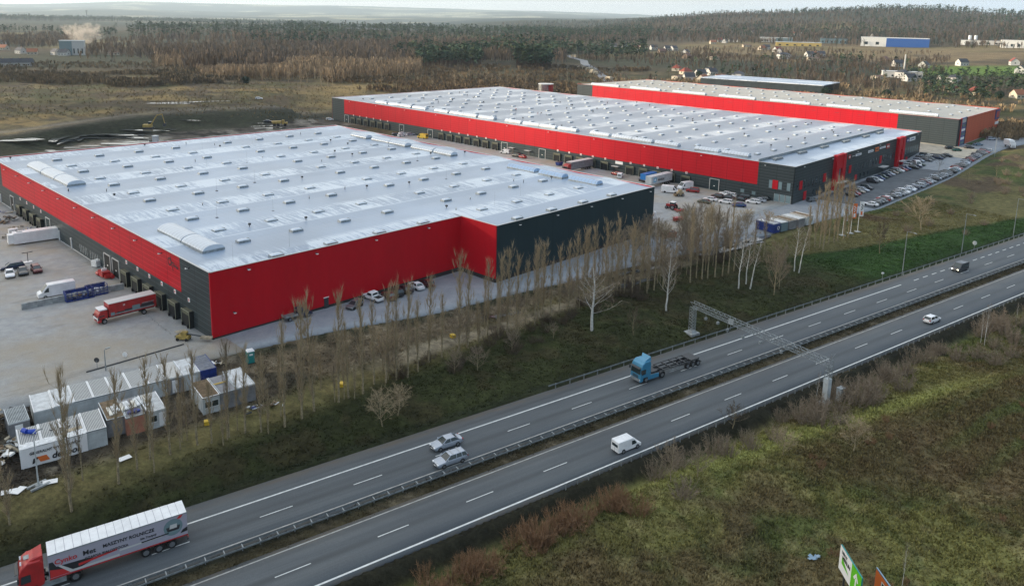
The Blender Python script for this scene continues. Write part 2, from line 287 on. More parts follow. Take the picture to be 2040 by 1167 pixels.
# ---------------------------------------------------------------- mesh builder
class MB:
    def __init__(s): s.v=[];s.f=[];s.mi=[];s.M=Matrix()
    def at(s,x=0,y=0,z=0,rz=0,rx=0,ry=0): s.M=Matrix.Translation((x,y,z))@Euler((rx,ry,rz)).to_matrix().to_4x4(); return s
    def add(s,vs,fs,mi=0):
        o=len(s.v); s.v+=[tuple(s.M@Vector(p)) for p in vs]; s.f+=[tuple(i+o for i in f) for f in fs]; s.mi+=[mi]*len(fs); return s
    def box(s,x0,y0,z0,x1,y1,z1,mi=0):
        v=[(x0,y0,z0),(x1,y0,z0),(x1,y1,z0),(x0,y1,z0),(x0,y0,z1),(x1,y0,z1),(x1,y1,z1),(x0,y1,z1)]
        return s.add(v,[(0,3,2,1),(4,5,6,7),(0,1,5,4),(1,2,6,5),(2,3,7,6),(3,0,4,7)],mi)
    def cbox(s,cx,cy,cz,sx,sy,sz,mi=0): return s.box(cx-sx/2,cy-sy/2,cz-sz/2,cx+sx/2,cy+sy/2,cz+sz/2,mi)
    def quad(s,a,b,c,d,mi=0): return s.add([a,b,c,d],[(0,1,2,3)],mi)
    def cyl(s,p0,p1,r0,r1=None,n=8,mi=0,cap=True):
        r1=r0 if r1 is None else r1; p0=Vector(p0);p1=Vector(p1); d=(p1-p0).normalized(); a=d.orthogonal().normalized(); b=d.cross(a)
        v=[];
        for p,r in((p0,r0),(p1,r1)):
            for i in range(n): t=2*PI*i/n; v.append(tuple(p+a*math.cos(t)*r+b*math.sin(t)*r))
        f=[(i,(i+1)%n,n+(i+1)%n,n+i) for i in range(n)]
        if cap: f+=[tuple(range(n-1,-1,-1)),tuple(range(n,2*n))]
        return s.add(v,f,mi)
    def prism(s,poly,z0,z1,mi=0,top=None):
        n=len(poly); v=[(x,y,z0) for x,y in poly]+[(x,y,z1) for x,y in poly]
        s.add(v,[(i,(i+1)%n,n+(i+1)%n,n+i) for i in range(n)]+[tuple(range(n-1,-1,-1))],mi)
        return s.add([(x,y,z1) for x,y in poly],[tuple(range(n))],mi if top is None else top)
    def xprism(s,prof,y0,y1,mi=0):   # profile in x,z extruded along y
        n=len(prof); v=[(x,y0,z) for x,z in prof]+[(x,y1,z) for x,z in prof]
        return s.add(v,[(i,n+i,n+(i+1)%n,(i+1)%n) for i in range(n)]+[tuple(range(n)),tuple(range(2*n-1,n-1,-1))],mi)
    def loft(s,rings,mi=0,cap=True):
        n=len(rings[0]); v=[p for r in rings for p in r]; f=[]
        for k in range(len(rings)-1):
            for i in range(n): f.append((k*n+i,k*n+(i+1)%n,(k+1)*n+(i+1)%n,(k+1)*n+i))
        if cap: f+=[tuple(range(n-1,-1,-1)),tuple(range((len(rings)-1)*n,len(rings)*n))]
        return s.add(v,f,mi)
    def obj(s,name,mats,parent=None,smooth=None,link=True):
        me=bpy.data.meshes.new(name); me.from_pydata(s.v,[],s.f)
        if isinstance(mats,str): mats=[mats]
        for q in mats: me.materials.append(MATS[q] if isinstance(q,str) else q)
        if len(mats)>1: me.polygons.foreach_set('material_index',s.mi)
        bm=bmesh.new(); bm.from_mesh(me); bmesh.ops.recalc_face_normals(bm,faces=bm.faces); bm.to_mesh(me); bm.free()
        if smooth is not None:
            me.polygons.foreach_set('use_smooth',[True]*len(me.polygons)); me.set_sharp_from_angle(angle=R(smooth))
        me.update(); o=bpy.data.objects.new(name,me); COL.objects.link(o)
        if parent: o.parent=parent
        return o
def tag(o,label=None,cat=None,group=None,kind=None):
    for k,v in(('label',label),('category',cat),('group',group),('kind',kind)):
        if v: o[k]=v
    return o
def thing(name,label,cat,loc=(0,0,0),rz=0,group=None):
    o=bpy.data.objects.new(name,None); o.empty_display_size=.5; COL.objects.link(o); o.location=loc; o.rotation_euler=(0,0,rz); return tag(o,label,cat,group)
def npobj(name,V,Fq,mats,parent=None,cols=None,mi=None,smooth=False):
    me=bpy.data.meshes.new(name); V=np.asarray(V,np.float32); Fq=np.asarray(Fq,np.int32); nf,k=Fq.shape
    me.vertices.add(len(V)); me.vertices.foreach_set('co',V.ravel()); me.loops.add(nf*k); me.loops.foreach_set('vertex_index',Fq.ravel())
    me.polygons.add(nf); me.polygons.foreach_set('loop_start',np.arange(0,nf*k,k,dtype=np.int32)); 
    for q in ([mats] if isinstance(mats,str) else mats): me.materials.append(MATS[q])
    if mi is not None: me.polygons.foreach_set('material_index',np.asarray(mi,np.int32))
    if smooth: me.polygons.foreach_set('use_smooth',np.ones(nf,bool))
    me.update(calc_edges=True)
    if cols is not None:
        ca=me.color_attributes.new('Col','FLOAT_COLOR','POINT'); ca.data.foreach_set('color',np.concatenate([cols,np.ones((len(cols),1))],1).astype(np.float32).ravel())
    o=bpy.data.objects.new(name,me); COL.objects.link(o)
    if parent: o.parent=parent
    return o
def kids(o): return list(o.children)
def dup(root,loc,rz=0,label=None,group=None,scale=None,cat=None):
    def rec(o,par):
        c=o.copy(); COL.objects.link(c); c.parent=par
        for ch in KID.get(o.name,()): rec(ch,c)
        return c
    r=rec(root,None); r.location=loc; r.rotation_euler=(0,0,rz)
    if scale is not None: r.scale=scale if hasattr(scale,'__len__') else (scale,)*3
    tag(r,label,cat,group); return r
KID={}
def reg(o):   # remember the part tree of a thing that will be copied
    bpy.context.view_layer.update()
    def rec(q):
        KID[q.name]=list(q.children)
        for c in q.children: rec(c)
    rec(o); return o
USED=set()
def place(proto,loc,rz,label,group=None,scale=None,cat=None):
    if proto.name not in USED:
        USED.add(proto.name); proto.location=loc; proto.rotation_euler=(0,0,rz)
        if scale is not None: proto.scale=scale if hasattr(scale,'__len__') else (scale,)*3
        tag(proto,label,cat,group); return proto
    return dup(proto,loc,rz,label,group,scale,cat)
def text(s,size,m,parent,M,name='lettering',off=.015,align='LEFT',sx=1.):
    cu=bpy.data.curves.new(name,'FONT'); cu.body=s; cu.size=size; cu.offset=off*size; cu.extrude=.012; cu.align_x=align; cu.resolution_u=3
    t=bpy.data.objects.new(name,cu); COL.objects.link(t); dg=bpy.context.evaluated_depsgraph_get(); me=bpy.data.meshes.new_from_object(t.evaluated_get(dg)); bpy.data.objects.remove(t); bpy.data.curves.remove(cu)
    me.materials.clear(); me.materials.append(MATS[m]); me.transform(M@Matrix.Diagonal((sx,1,1,1))); me.name=name
    o=bpy.data.objects.new(name,me); COL.objects.link(o); o.parent=parent; return o
ORD=lambda k: '%d%s'%(k,'th' if 10<=k%100<=20 else {1:'st',2:'nd',3:'rd'}.get(k%10,'th'))
# ================================================================ GROUND
ST=np.arange(8,150,2.); tc_=np.interp(ST,[8,27,42,64,91,113,141,150],[-28.2,-27.2,-28.6,-30.2,-29.3,-33.8,-36.2,-37])
def cover(X,Y):
    D=np.hypot(X,Y); az=np.arctan2(X,Y); s,t=w2st(X,Y); u,v=w2uv(X,Y); px,py=proj(X,Y,0*X)
    N=lambda sc,sd,o=4: fbm(X,Y,sc,o,sd)
    def L(a,b,f): f=np.clip(f,0,1)[...,None]; return a*(1-f)+np.array(b)*f
    c=np.ones(X.shape+(3,))*np.array((.112,.094,.048))
    c=L(c,(.062,.066,.030),sm(.42,.62,N(60,31))); c=L(c,(.20,.145,.065),sm(.55,.72,N(45,32)))
    c=L(c,(.080,.062,.042),sm(.5,.62,N(22,33))); c=L(c,(.055,.048,.030),sm(.52,.66,N(7,30))*.8); c=L(c,(.17,.14,.075),sm(.6,.72,N(9,29))*.7)
    far=sm(620,900,D); c=L(c,(.068,.055,.040),far*.85); c=L(c,(.045,.05,.032),far*sm(.45,.6,N(300,34))); c=L(c,(.15,.125,.06),sm(900,1200,D)*sm(.58,.66,N(420,35))*sm(3000,2000,D))
    c=L(c,(.21,.155,.070),sm(azpx(560),azpx(680),az)*sm(azpx(1080),azpx(900),az)*sm(480,520,D)*sm(640,590,D)*sm(.35,.6,N(30,36)))
    c=L(c,(.10,.17,.035),sm(azpx(1800),azpx(1860),az)*sm(850,880,D)*sm(1010,980,D))
    c=L(c,(.20,.15,.085),sm(azpx(1300),azpx(1450),az)*sm(960,1030,D)*sm(1650,1400,D)*.85*sm(.3,.5,N(70,28)))
    c=L(c,(.030,.045,.030),sm(2500,3500,D)*.8); c=L(c,(.30,.29,.20),sm(3500,6000,D)*sm(.54,.62,N(900,71))); c=L(c,(.020,.035,.028),sm(3500,6000,D)*sm(.5,.42,N(1500,72)))
    # pit
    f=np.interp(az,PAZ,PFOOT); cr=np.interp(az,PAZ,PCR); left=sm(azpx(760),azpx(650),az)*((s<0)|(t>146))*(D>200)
    c=L(c,(.085,.078,.070),left*sm(cr+4,cr-2,D)); c=L(c,(.20,.19,.175),left*sm(cr-2,f,D)*sm(.52,.62,N(10,37))); c=L(c,(.020,.019,.017),left*sm(cr-2,f,D)*sm(.55,.66,N(5,36)))
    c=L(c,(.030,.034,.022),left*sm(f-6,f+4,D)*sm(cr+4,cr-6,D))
    tr=sm(f-50,f-38,D)*sm(f-4,f-14,D)*sm(azpx(330),azpx(240),az); c=L(c,(.17,.172,.165),left*tr*.9*sm(.3,.5,N(8,38)))
    rd=np.exp(-((D-cr-9)/5)**2)*sm(azpx(700),azpx(560),az); c=L(c,(.16,.15,.13),left*rd*.8)
    # site verge between the service road and the motorway bank
    vp=98.7+.2*np.clip(u,-60,400); near=(D<480)&(v>91)&(t<tE(s)+4)
    k=near.astype(float)
    stn=N(3.2,43); c=L(c,(.150,.120,.082),k); c=L(c,(.082,.066,.045),k*sm(.48,.60,N(5,40))); c=L(c,(.042,.038,.028),k*sm(.44,.56,N(11,41))*sm(34,14,s)); c=L(c,(.040,.042,.026),k*sm(5.5,1.0,tE(s)-t)*sm(.35,.55,N(5,49))*sm(85,60,s)); c=L(c,(.23,.195,.145),k*sm(.60,.72,stn)*.7)
    tcc=np.interp(s,ST,tc_); tk=np.exp(-((t-tcc)/(1.3+1.6*N(14,39)))**4)*sm(8,22,s)*sm(152,140,s); c=L(c,(.27,.235,.175),k*tk*sm(.25,.5,N(2.4,50))*.95); c=L(c,(.085,.075,.055),k*np.exp(-((t-tcc-.4)/.35)**2)*sm(8,22,s)*sm(.5,.6,N(2,54))*.8)
    c=L(c,(.115,.105,.048),k*sm(vp+6,vp+.5,v)*(1-tk)); c=L(c,(.16,.135,.062),k*np.exp(-((v-vp-.5)/2.2)**2)*sm(.4,.6,N(4,55))*.8*(1-tk))
    c=L(c,(.034,.040,.016),k*sm(vp-1,vp-5,v)); c=L(c,(.048,.042,.022),k*sm(vp,vp-6,v)*sm(.52,.66,N(4,45))*.7)
    vG=112-.13*(u-180)+(N(9,46)-.5)*3; gr=sm(156,176,u)*sm(vG+1.2,vG-1.2,v); c=L(c,(.120,.112,.050),k*sm(150,172,u)*sm(vG-1,vG+1,v)); c=L(c,(.105,.082,.055),k*sm(105,125,u)*sm(172,158,u)*sm(vp-4,vp+2,v)); c=L(c,(.055,.045,.030),k*sm(95,120,u)*sm(172,158,u)*sm(vp-8,vp-2,v)*sm(.45,.6,N(6,58))); c=L(c,(.028,.062,.016),k*gr); c=L(c,(.016,.022,.012),k*sm(95.2,93.4,v)*.7)
    mo=k*sm(150,185,s); c=L(c,(.105,.098,.042),mo*sm(112,124,v)); c=L(c,(.085,.064,.042),mo*sm(116,126,v)*sm(.48,.6,N(17,47))); c=L(c,(.055,.075,.025),mo*sm(116,124,v)*sm(.55,.66,N(12,48)))
    # gravel/mud compound round the cabins
    cb=k*sm(4,-6,s)*sm(-27,-23,t); c=L(c,(.085,.070,.052),cb); c=L(c,(.040,.034,.028),cb*sm(.45,.6,N(8,51))); c=L(c,(.17,.15,.12),cb*sm(.62,.72,N(3,52)))
    # median and south side
    sf=(v<69.6).astype(float)
    c=L(c,(.165,.162,.060),sf); c=L(c,(.140,.115,.060),sf*sm(.46,.60,N(17,61))); c=L(c,(.095,.125,.040),sf*sm(.54,.66,N(9,62))*.8)
    c=L(c,(.28,.25,.13),sf*sm(.56,.70,N(3.2,63))*.5); c=L(c,(.085,.068,.038),sf*sm(.56,.68,N(2.6,65))*.5); c=L(c,(.040,.060,.020),sf*np.exp(-(np.sin(N(26,67)*16)/.22)**2)*.55)
    c=L(c,(.120,.088,.050),sf*sm(.36,.55,N(34,68)+.0035*(u-90))*sm(66,50,v)*.75)
    row=np.sin((v*.55+u*.05+N(30,64)*4)*2.1); c=L(c,(.095,.14,.045),sf*sm(.1,.9,row)*sm(95,130,u)*sm(58,45,v)*.6)
    c=L(c,(.30,.32,.11),sf*np.exp(-((v-60+(u-100)*.16)/2.2)**2)*sm(60,80,u)*sm(150,120,u)*.8)
    c=L(c,(.022,.022,.015),sf*sm(65.6,67.4,v))
    md=((v>77.5)&(v<81)).astype(float); c=L(c,(.058,.050,.030),md); c=L(c,(.10,.085,.06),md*sm(.55,.7,N(3,66)))
    c=L(c,(.025,.026,.018),md*sm(79.2,79.5,v))
    return c
az=np.concatenate([np.arange(-180,-44,8.),np.arange(-42,42.01,.2),np.arange(46,181,8.)]); az=np.radians(az)
rr=np.concatenate([np.geomspace(2,60,26)[:-1],np.geomspace(60,430,300)[:-1],np.geomspace(430,20500,200)])
A_,R_=np.meshgrid(az,rr); X=R_*np.sin(A_); Y=R_*np.cos(A_)
Z=ground(X,Y)-under(X,Y)
na,nr=len(az),len(rr); i=np.arange(nr-1)[:,None]*na+np.arange(na-1)[None,:]
q=np.stack([i,i+1,i+1+na,i+na],-1).reshape(-1,4)[:, ::-1]
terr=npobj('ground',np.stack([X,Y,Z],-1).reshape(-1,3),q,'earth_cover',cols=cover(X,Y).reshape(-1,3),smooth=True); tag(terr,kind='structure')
# ---- paved sheets with skirts
def sheet(name,F,us,vs_,zf,m,lift=0,depth=.6,kind='structure'):
    V=[];Fq=[];nu,nv=len(us),len(vs_[0])
    for a,u in enumerate(us):
        for v in vs_[a]: V.append((u,v))
    V=np.array(V,float); XY=F(V[:,0],V[:,1]); z=zf(XY[0],XY[1])+lift
    V=np.c_[V,z]; idx=np.arange(nu*nv).reshape(nu,nv)
    q=np.stack([idx[:-1,:-1],idx[1:,:-1],idx[1:,1:],idx[:-1,1:]],-1).reshape(-1,4)
    if depth:
        o=len(V); Bt=V.copy(); Bt[:,2]-=depth; V=np.r_[V,Bt]
        def sk(l): l=np.array(l); return np.stack([l[:-1],l[:-1]+o,l[1:]+o,l[1:]],-1)
        q=np.r_[q,sk(idx[:,0]),sk(idx[::-1,-1]),sk(idx[0,::-1]),sk(idx[-1,:])]
    o=npobj(name,V,q,m); 
    if F is uv2w: o.rotation_euler=(0,0,PH)
    else: o.location=(BX,BY,0); o.rotation_euler=(0,0,TH)
    if kind: tag(o,kind=kind)
    return o
U=np.arange(-260,560,6.)
lin=lambda a,b,n: np.linspace(a,b,n)
sheet('motorway_southern_carriageway',uv2w,U,[lin(69.45,77.95,4)]*len(U),ground,'asphalt')
sheet('motorway_northern_carriageway',uv2w,U,[lin(80.55,91.55,5)]*len(U),ground,'asphalt')
mat('road_paint',(.62,.64,.62),.6,nsc=1.6,namt=.1); mat('road_paint_worn',(.33,.33,.31),.7,nsc=1.6,namt=.15)
def strip(mb,u0,u1,v0,v1,mi=0,l=.006,st=6.):
    n=max(1,int(math.ceil((u1-u0)/st)))
    for k in range(n):
        a=u0+(u1-u0)*k/n; b=u0+(u1-u0)*(k+1)/n; za=float(zr(a))+l; zb=float(zr(b))+l
        # road surface is linear between 6 m stations
        def zz(u): 
            g=(u+260)/6; f=g-math.floor(g); return float(zr(-260+6*math.floor(g))*(1-f)+zr(-260+6*math.floor(g)+6)*f)+l
        mb.quad((a,v0,zz(a)),(b,v0,zz(b)),(b,v1,zz(b)),(a,v1,zz(a)),mi)
mk=MB()
strip(mk,-254,550,69.98,70.24); strip(mk,-254,550,77.22,77.42,1); strip(mk,-254,550,81.42,81.62,1); strip(mk,-254,170,88.02,88.26)
k=-20
while k<40: strip(mk,32.73+12*k,36.73+12*k,73.67,73.81); strip(mk,58.34+12*k,62.34+12*k,84.68,84.82); k+=1
for k in range(40): strip(mk,175.5+4*k,177.6+4*k,88.02,88.24)
o=mk.obj('road_markings',['road_paint','road_paint_worn']); o.rotation_euler=(0,0,PH); tag(o,kind='structure')
S1=np.arange(-126,126,4.)
def rng(s,a,b,n): return np.linspace(a,b,n)
sheet('yard_paving',st2w,S1[S1<=2.1],[lin(float(tE(s)),176,46) for s in S1[S1<=2.1]],ground,'yard_paving')
S2=np.arange(2,430,4.)
sheet('service_road',st2w,S2,[np.r_[lin(float(tE(s)),float(tE(s))+26,9),lin(float(tE(s))+34,176,32)] for s in S2],ground,'service_road_paving',lift=0.004)
S3=np.arange(118,196,4.); sheet('dock_yard_paving',st2w,S3,[lin(-22,175,50)]*len(S3),ground,'yard_paving',lift=.02,depth=.03)
S4=np.arange(200,290,4.); 
mat('car_park_asphalt',(.088,.10,.11),.8,nsc=.3,namt=.15); mat('pale_apron',(.46,.41,.32),.85,nsc=.4,namt=.12)
sheet('car_park',st2w,S4,[lin(float(tE(s))+.6,-25,6) for s in S4],ground,'car_park_asphalt',lift=.02,depth=.03)
S5=np.arange(318,346,3.); sheet('pale_apron',st2w,S5,[lin(float(tE(s))+1,10,12) for s in S5],ground,'pale_apron',lift=.03,depth=.03)
mat('sand_track',(.235,.20,.15),.9,nsc=.35,namt=.25)
# kerb line across the west yard
mb=MB(); a=st2w(-20,1.6); b=st2w(-4.5,1.7)
mb.box(-20,1.45,-.5,-4.5,1.7,-.2); kb=mb.obj('kerb',['asphalt_dark']); kb.location=(BX,BY,0); kb.rotation_euler=(0,0,TH); tag(kb,kind='structure')
# distant road climbing to the forest
def dribbon(name,pts,wd,m,lift=.4):
    P=[np.array(pD(x,D)) for x,D in pts]; V=[];Q=[]
    fine=[]
    for a,b in zip(P[:-1],P[1:]):
        for k in range(8): fine.append(a+(b-a)*k/8)
    fine.append(P[-1])
    for k,p in enumerate(fine):
        d=fine[min(k+1,len(fine)-1)]-fine[max(k-1,0)]; n_=np.array([-d[1],d[0]])/np.hypot(d[0],d[1])*wd/2
        for sg in(1,-1): x,y=p[0]+n_[0]*sg,p[1]+n_[1]*sg; V.append((x,y,gz(x,y)+lift))
    Q=[(2*k,2*k+1,2*k+3,2*k+2) for k in range(len(fine)-1)]
    return tag(npobj(name,V,Q,m),kind='structure')
mat('far_asphalt',(.21,.22,.23),.8)
dribbon('distant_road',[(1290,560),(1236,640),(1205,720),(1185,800),(1168,860),(1166,930),(1150,990),(1134,1080)],9,'far_asphalt')
# water lying in the excavation and beside the track
mat('water',(.11,.12,.12),.04,spec=1.0)
rw=random.Random(5); V=[];Q=[]
def puddle(px,py,a,b,ang,lift=.07):
    x,y,z=gp(px,py); n=12; o=len(V); a*=1.5; b*=1.5; lift=lift+(.12 if y>200 else 0)
    pts=[(x+ (a*math.cos(2*PI*k/n)*math.cos(ang)-b*math.sin(2*PI*k/n)*math.sin(ang))*rw.uniform(.65,1.15), y+(a*math.cos(2*PI*k/n)*math.sin(ang)+b*math.sin(2*PI*k/n)*math.cos(ang))*rw.uniform(.65,1.15)) for k in range(n)]
    zz=max(gz(*p) for p in pts)*.4+z*.6+lift
    V.extend([(p[0],p[1],zz) for p in pts]); V.append((x,y,zz)); Q.extend([(o+k,o+(k+1)%n,o+n,o+n) for k in range(n)])
PU=[]
for px,py,a,b in [(20,283,7,1.2),(45,282,6,1),(62,279,3,.8),(72,280,3,.8),(104,282,1,5),(112,281,.8,5),(120,278,.9,6),(128,284,1,6),(137,279,.8,5),(146,281,1,6),(153,277,.8,4),(160,280,1,5),(166,272,1.2,1.5),(180,276,3,.8),(190,271,4,.9),(200,270,4,.8),(215,277,6,1),(225,273,8,1.4),(240,272,6,1.2),(255,276,9,1.6),(265,271,7,1.2),(270,265,9,1.1),(285,264,5,.8),(262,267,3,.7),(235,288,6,1.2),(250,287,7,1.1),(262,284,6,1),(275,285,6,1),(285,282,5,.8),(300,281,3,.7),(325,262,3,.7),(340,260,3,.5),(375,242,5,.6),(345,258,3,.5),(100,301,1.6,1),(107,303,1.6,.9),(140,295,3,.7),(180,292,4,.7),(330,283,5,.8),(345,282,4,.6),(540,256,7,.9),(555,259,6,.8),(515,247,5,.7),(530,252,6,.8),(60,166,6,1.2),(48,169,3,.8),(365,166,9,1.2),(430,166,9,1.0),(330,207,10,1.1),(350,206,10,.9),(390,204,14,1.2),(420,203,8,.7)]:
    puddle(px,py,a,b,rw.uniform(-.25,.5))
for px,py,a,b in [(1010,628,3,.5),(1275,562,4,.5),(1250,570,3,.4),(1420,505,4,1.0),(1450,497,5,1.3),(1480,488,5,1.2),(1510,478,5,1.0),(1235,548,3,.6),(1290,537,4,.6)]: puddle(px,py,a,b,.6,.16)
V4=np.array(V); F3=np.array([q[:3] for q in Q]); tag(npobj('water',V4,F3,'water'),kind='structure')
# ================================================================ GUARD RAILS
def beam(mb,u0,u1,v,h,side):
    prof=[(0,.04),(.05*side,.07),(.05*side,.12),(0,.16),(.05*side,.20),(.05*side,.25),(0,.28)]
    us=np.arange(u0,u1+.1,6.); 
    for a,b in zip(us[:-1],us[1:]):
        za,zb=float(zr(a))+h,float(zr(b))+h
        for p,q in zip(prof[:-1],prof[1:]): mb.quad((a,v+p[0],za+p[1]),(b,v+p[0],zb+p[1]),(b,v+q[0],zb+q[1]),(a,v+q[0],za+q[1]))
def rail(name,label,u0,u1,v,sides,dp,ns):
    t=thing(name,label,'guard rail',(0,0,0),PH)
    for dv,sd in sides:
        mb=MB(); beam(mb,u0,u1,v+dv,.44,sd); mb.obj('rail_beam','rail_steel',t)
    pm=MB()
    if len(sides)>1: pm.box(-.06,-.45,.52,.06,.45,.64); pm.box(-.05,-.05,-.4,.05,.05,.6)
    else: pm.box(-.05,-.07,-.8,.05,.07,.72)
    first=None; rest=MB(); us=list(np.arange(u0+dp/2,u1,dp)); us.sort(key=lambda u:abs(u-ns))
    for k,u in enumerate(us):
        if k<100:
            if first is None: first=pm.obj('post','galvanised',t); p=first
            else: p=first.copy(); COL.objects.link(p); p.parent=t
            p.location=(u,v,float(zr(u)))
        else:
            rest.at(u,v,float(zr(u))); 
            if len(sides)>1: rest.box(-.06,-.45,.52,.06,.45,.64); rest.box(-.05,-.05,-.4,.05,.05,.6)
            else: rest.box(-.05,-.07,-.8,.05,.07,.72)
    if rest.v: tag(rest.obj('far_posts','galvanised',t),kind='stuff')
rail('guard_rail','double sided steel guard rail along the grassy central reservation',-20,400,79.9,[(-.42,-1),(.42,1)],2.0,40)
rail('guard_rail','steel guard rail along the foot of the grassy bank beyond the northern carriageway',71,400,91.75,[(0,-1)],3.0,75)
rail('guard_rail','low steel guard rail beside the scrubby verge on the near side of the motorway',56,400,69.15,[(0,1)],1.9,56)
# ================================================================ WAREHOUSES
def trim_loop(mb,pts,z,w=.22,h=.25):
    n=len(pts)
    for a,b in zip(pts,pts[1:]+pts[:1]):
        dx,dy=b[0]-a[0],b[1]-a[1]; L=math.hypot(dx,dy); mb.at(a[0],a[1],0,math.atan2(dy,dx)).box(-.02,-w/2,z,L+.02,w/2,z+h*(1)); 
    mb.M=Matrix()
def zigroof(mb,s0,s1,t0,t1,z,per,off,amp=.3):
    ts=sorted(set([t0,t1]+[x for x in np.arange(math.ceil((t0-off)/(per/2))*(per/2)+off,t1,per/2)]))
    zz=[z+amp*(1 if int(round((x-off)/(per/2)))%2==0 else 0)*(0 if x in(t0,t1) else 1) for x in ts]
    for (a,za),(b,zb) in zip(zip(ts[:-1],zz[:-1]),zip(ts[1:],zz[1:])): mb.quad((s0,a,za),(s1,a,za),(s1,b,zb),(s0,b,zb))
dm=MB(); dm.box(-1.25,-.75,0,1.25,.75,.32); L=[]
for x,h,wd in((-1.2,.0,.55),(-1.0,.2,.62),(0,.27,.64),(1.0,.2,.62),(1.2,.0,.55)): L.append([(x,-wd,.3),(x,-wd*.6,.32+h*.8),(x,0,.32+h),(x,wd*.6,.32+h*.8),(x,wd,.3)])
def dome_into(mb,x,y,z,rz=0,sc=1):
    M=mb.M; mb.M=Matrix.Translation((x,y,z))@Matrix.Rotation(rz,4,'Z')@Matrix.Diagonal((sc,sc,sc,1)); mb.box(-1.25,-.75,-.2,1.25,.75,.34,1); mb.loft(L,0); mb.cbox(1.0,0,.42,.35,.5,.25,1); mb.M=M
def domes(root,pts,z,key):
    pts=sorted(pts,key=key); first=None; rest=MB()
    for k,(x,y) in enumerate(pts):
        if k<100:
            if first is None:
                m=MB(); dome_into(m,0,0,0); first=m.obj('roof_dome',['opal_dome','galvanised'],root); o=first
            else: o=first.copy(); COL.objects.link(o); o.parent=root
            o.location=(x,y,z)
        else: dome_into(rest,x,y,z)
    if rest.v: tag(rest.obj('distant_roof_domes',['opal_dome','galvanised'],root),kind='stuff')
def vault(root,x,y0,y1,z,m='opal_dome',wd=2.2):   # barrel rooflight running along t
    mb=MB(); mb.box(x-wd,y0,z,x+wd,y1,z+.55,1); rings=[]
    for yy in(y0+.02,y1-.02): rings.append([(x+wd*math.cos(PI*k/8)*.98,yy,z+.5+1.0*math.sin(PI*k/8)) for k in range(9)])
    mb.loft(rings,0)
    for k in range(int((y1-y0)/1.2)): 
        yy=y0+1.2*k+.6
        for j in range(8):
            a,b=PI*j/8,PI*(j+1)/8; p=lambda t,r:(x+(wd*.98+r)*math.cos(t),z+.5+(1.0+r)*math.sin(t))
            (xa,za),(xb,zb)=p(a,.04),p(b,.04); mb.quad((xa,yy-.04,za),(xb,yy-.04,zb),(xb,yy+.04,zb),(xa,yy+.04,za),1)
    mb.obj('barrel_rooflight',[m,'galvanised'],root,smooth=40)
mat('mossy_canvas',(.10,.105,.07),.8)
def dock(root,axis,pos,plane,sgn,z0,z1,dep,plate,hw=1.8,name='loading_dock'):
    # axis 't': opening faces local -x at x=plane ; pos along y
    mb=MB(); P=lambda o,a,z:(plane-sgn*o,pos+a,z)
    def bx(o0,o1,a0,a1,za,zb,mi): 
        x0,x1=sorted((plane-sgn*o0,plane-sgn*o1)); mb.box(x0,pos+a0,za,x1,pos+a1,zb,mi)
    bx(.02,dep,-hw,-hw+.3,z0,z1,0); bx(.02,dep,hw-.3,hw,z0,z1,0); bx(.02,dep,-hw+.3,hw-.3,z1-.75,z1,5)
    bx(dep,dep+.05,-hw-.02,-hw+.07,z0,z1+.02,1); bx(dep,dep+.05,hw-.07,hw+.02,z0,z1+.02,1); bx(dep,dep+.05,-hw+.07,hw-.07,z1-.07,z1+.02,1)
    bx(0.02,dep-.03,-hw+.3,hw-.3,z0+.5,z1-.75,2); bx(.02,dep-.1,-1.2,1.2,z0-.2,z0+.75,3)
    bx(dep,dep+.25,-1.25,-.95,z0+.1,z0+.7,4); bx(dep,dep+.25,.95,1.25,z0+.1,z0+.7,4)
    o=mb.obj(name,['shelter_rubber','shelter_frame','black_hole','steel_dark','tyre','mossy_canvas'],root)
    m2=MB(); x0,x1=sorted((plane-sgn*.01,plane-sgn*.07)); m2.box(x0,pos-.38,plate,x1,pos+.38,plate+.75,0); m2.box(min(x0,plane-sgn*.085),pos-.16,plate+.15,max(x0,plane-sgn*.085)+.001,pos+.16,plate+.6,1); m2.obj('number_plate',['plate_white','red_text'],root)
def gate(root,pos,plane,sgn,z0,z1,hw,open_=False):
    mb=MB(); x0,x1=sorted((plane-sgn*.02,plane-sgn*.1)); mb.box(x0,pos-hw,z0,x1,pos+hw,z1,0)
    x0,x1=sorted((plane-sgn*.02,plane-sgn*.2)); mb.box(x0,pos-hw-.2,z0,x1,pos-hw,z1+.15,1); mb.box(x0,pos+hw,z0,x1,pos+hw+.2,z1+.15,1); mb.box(x0,pos-hw,z1,x1,pos+hw,z1+.15,1)
    mb.obj('roller_door',['black_hole' if open_ else 'flat_dark_cladding','trim'],root)
    m2=MB(); x0,x1=sorted((plane-sgn*.1,plane-sgn*.14)); m2.box(x0,pos-.25,z0+1.4,x1,pos+.25,z0+1.7); m2.obj('door_window','plate_white',root)
def lights(root,pts):  # floodlights on the parapet
    for (x,y,z,dx,dy) in pts:
        mb=MB(); mb.cbox(x+dx*.3,y+dy*.3,z,.25+abs(dx)*.4,.25+abs(dy)*.4,.12,0); mb.cbox(x+dx*.6,y+dy*.6,z-.05,.4,.4,.14,1); mb.obj('wall_lamp',['steel_dark','plate_white'],root)
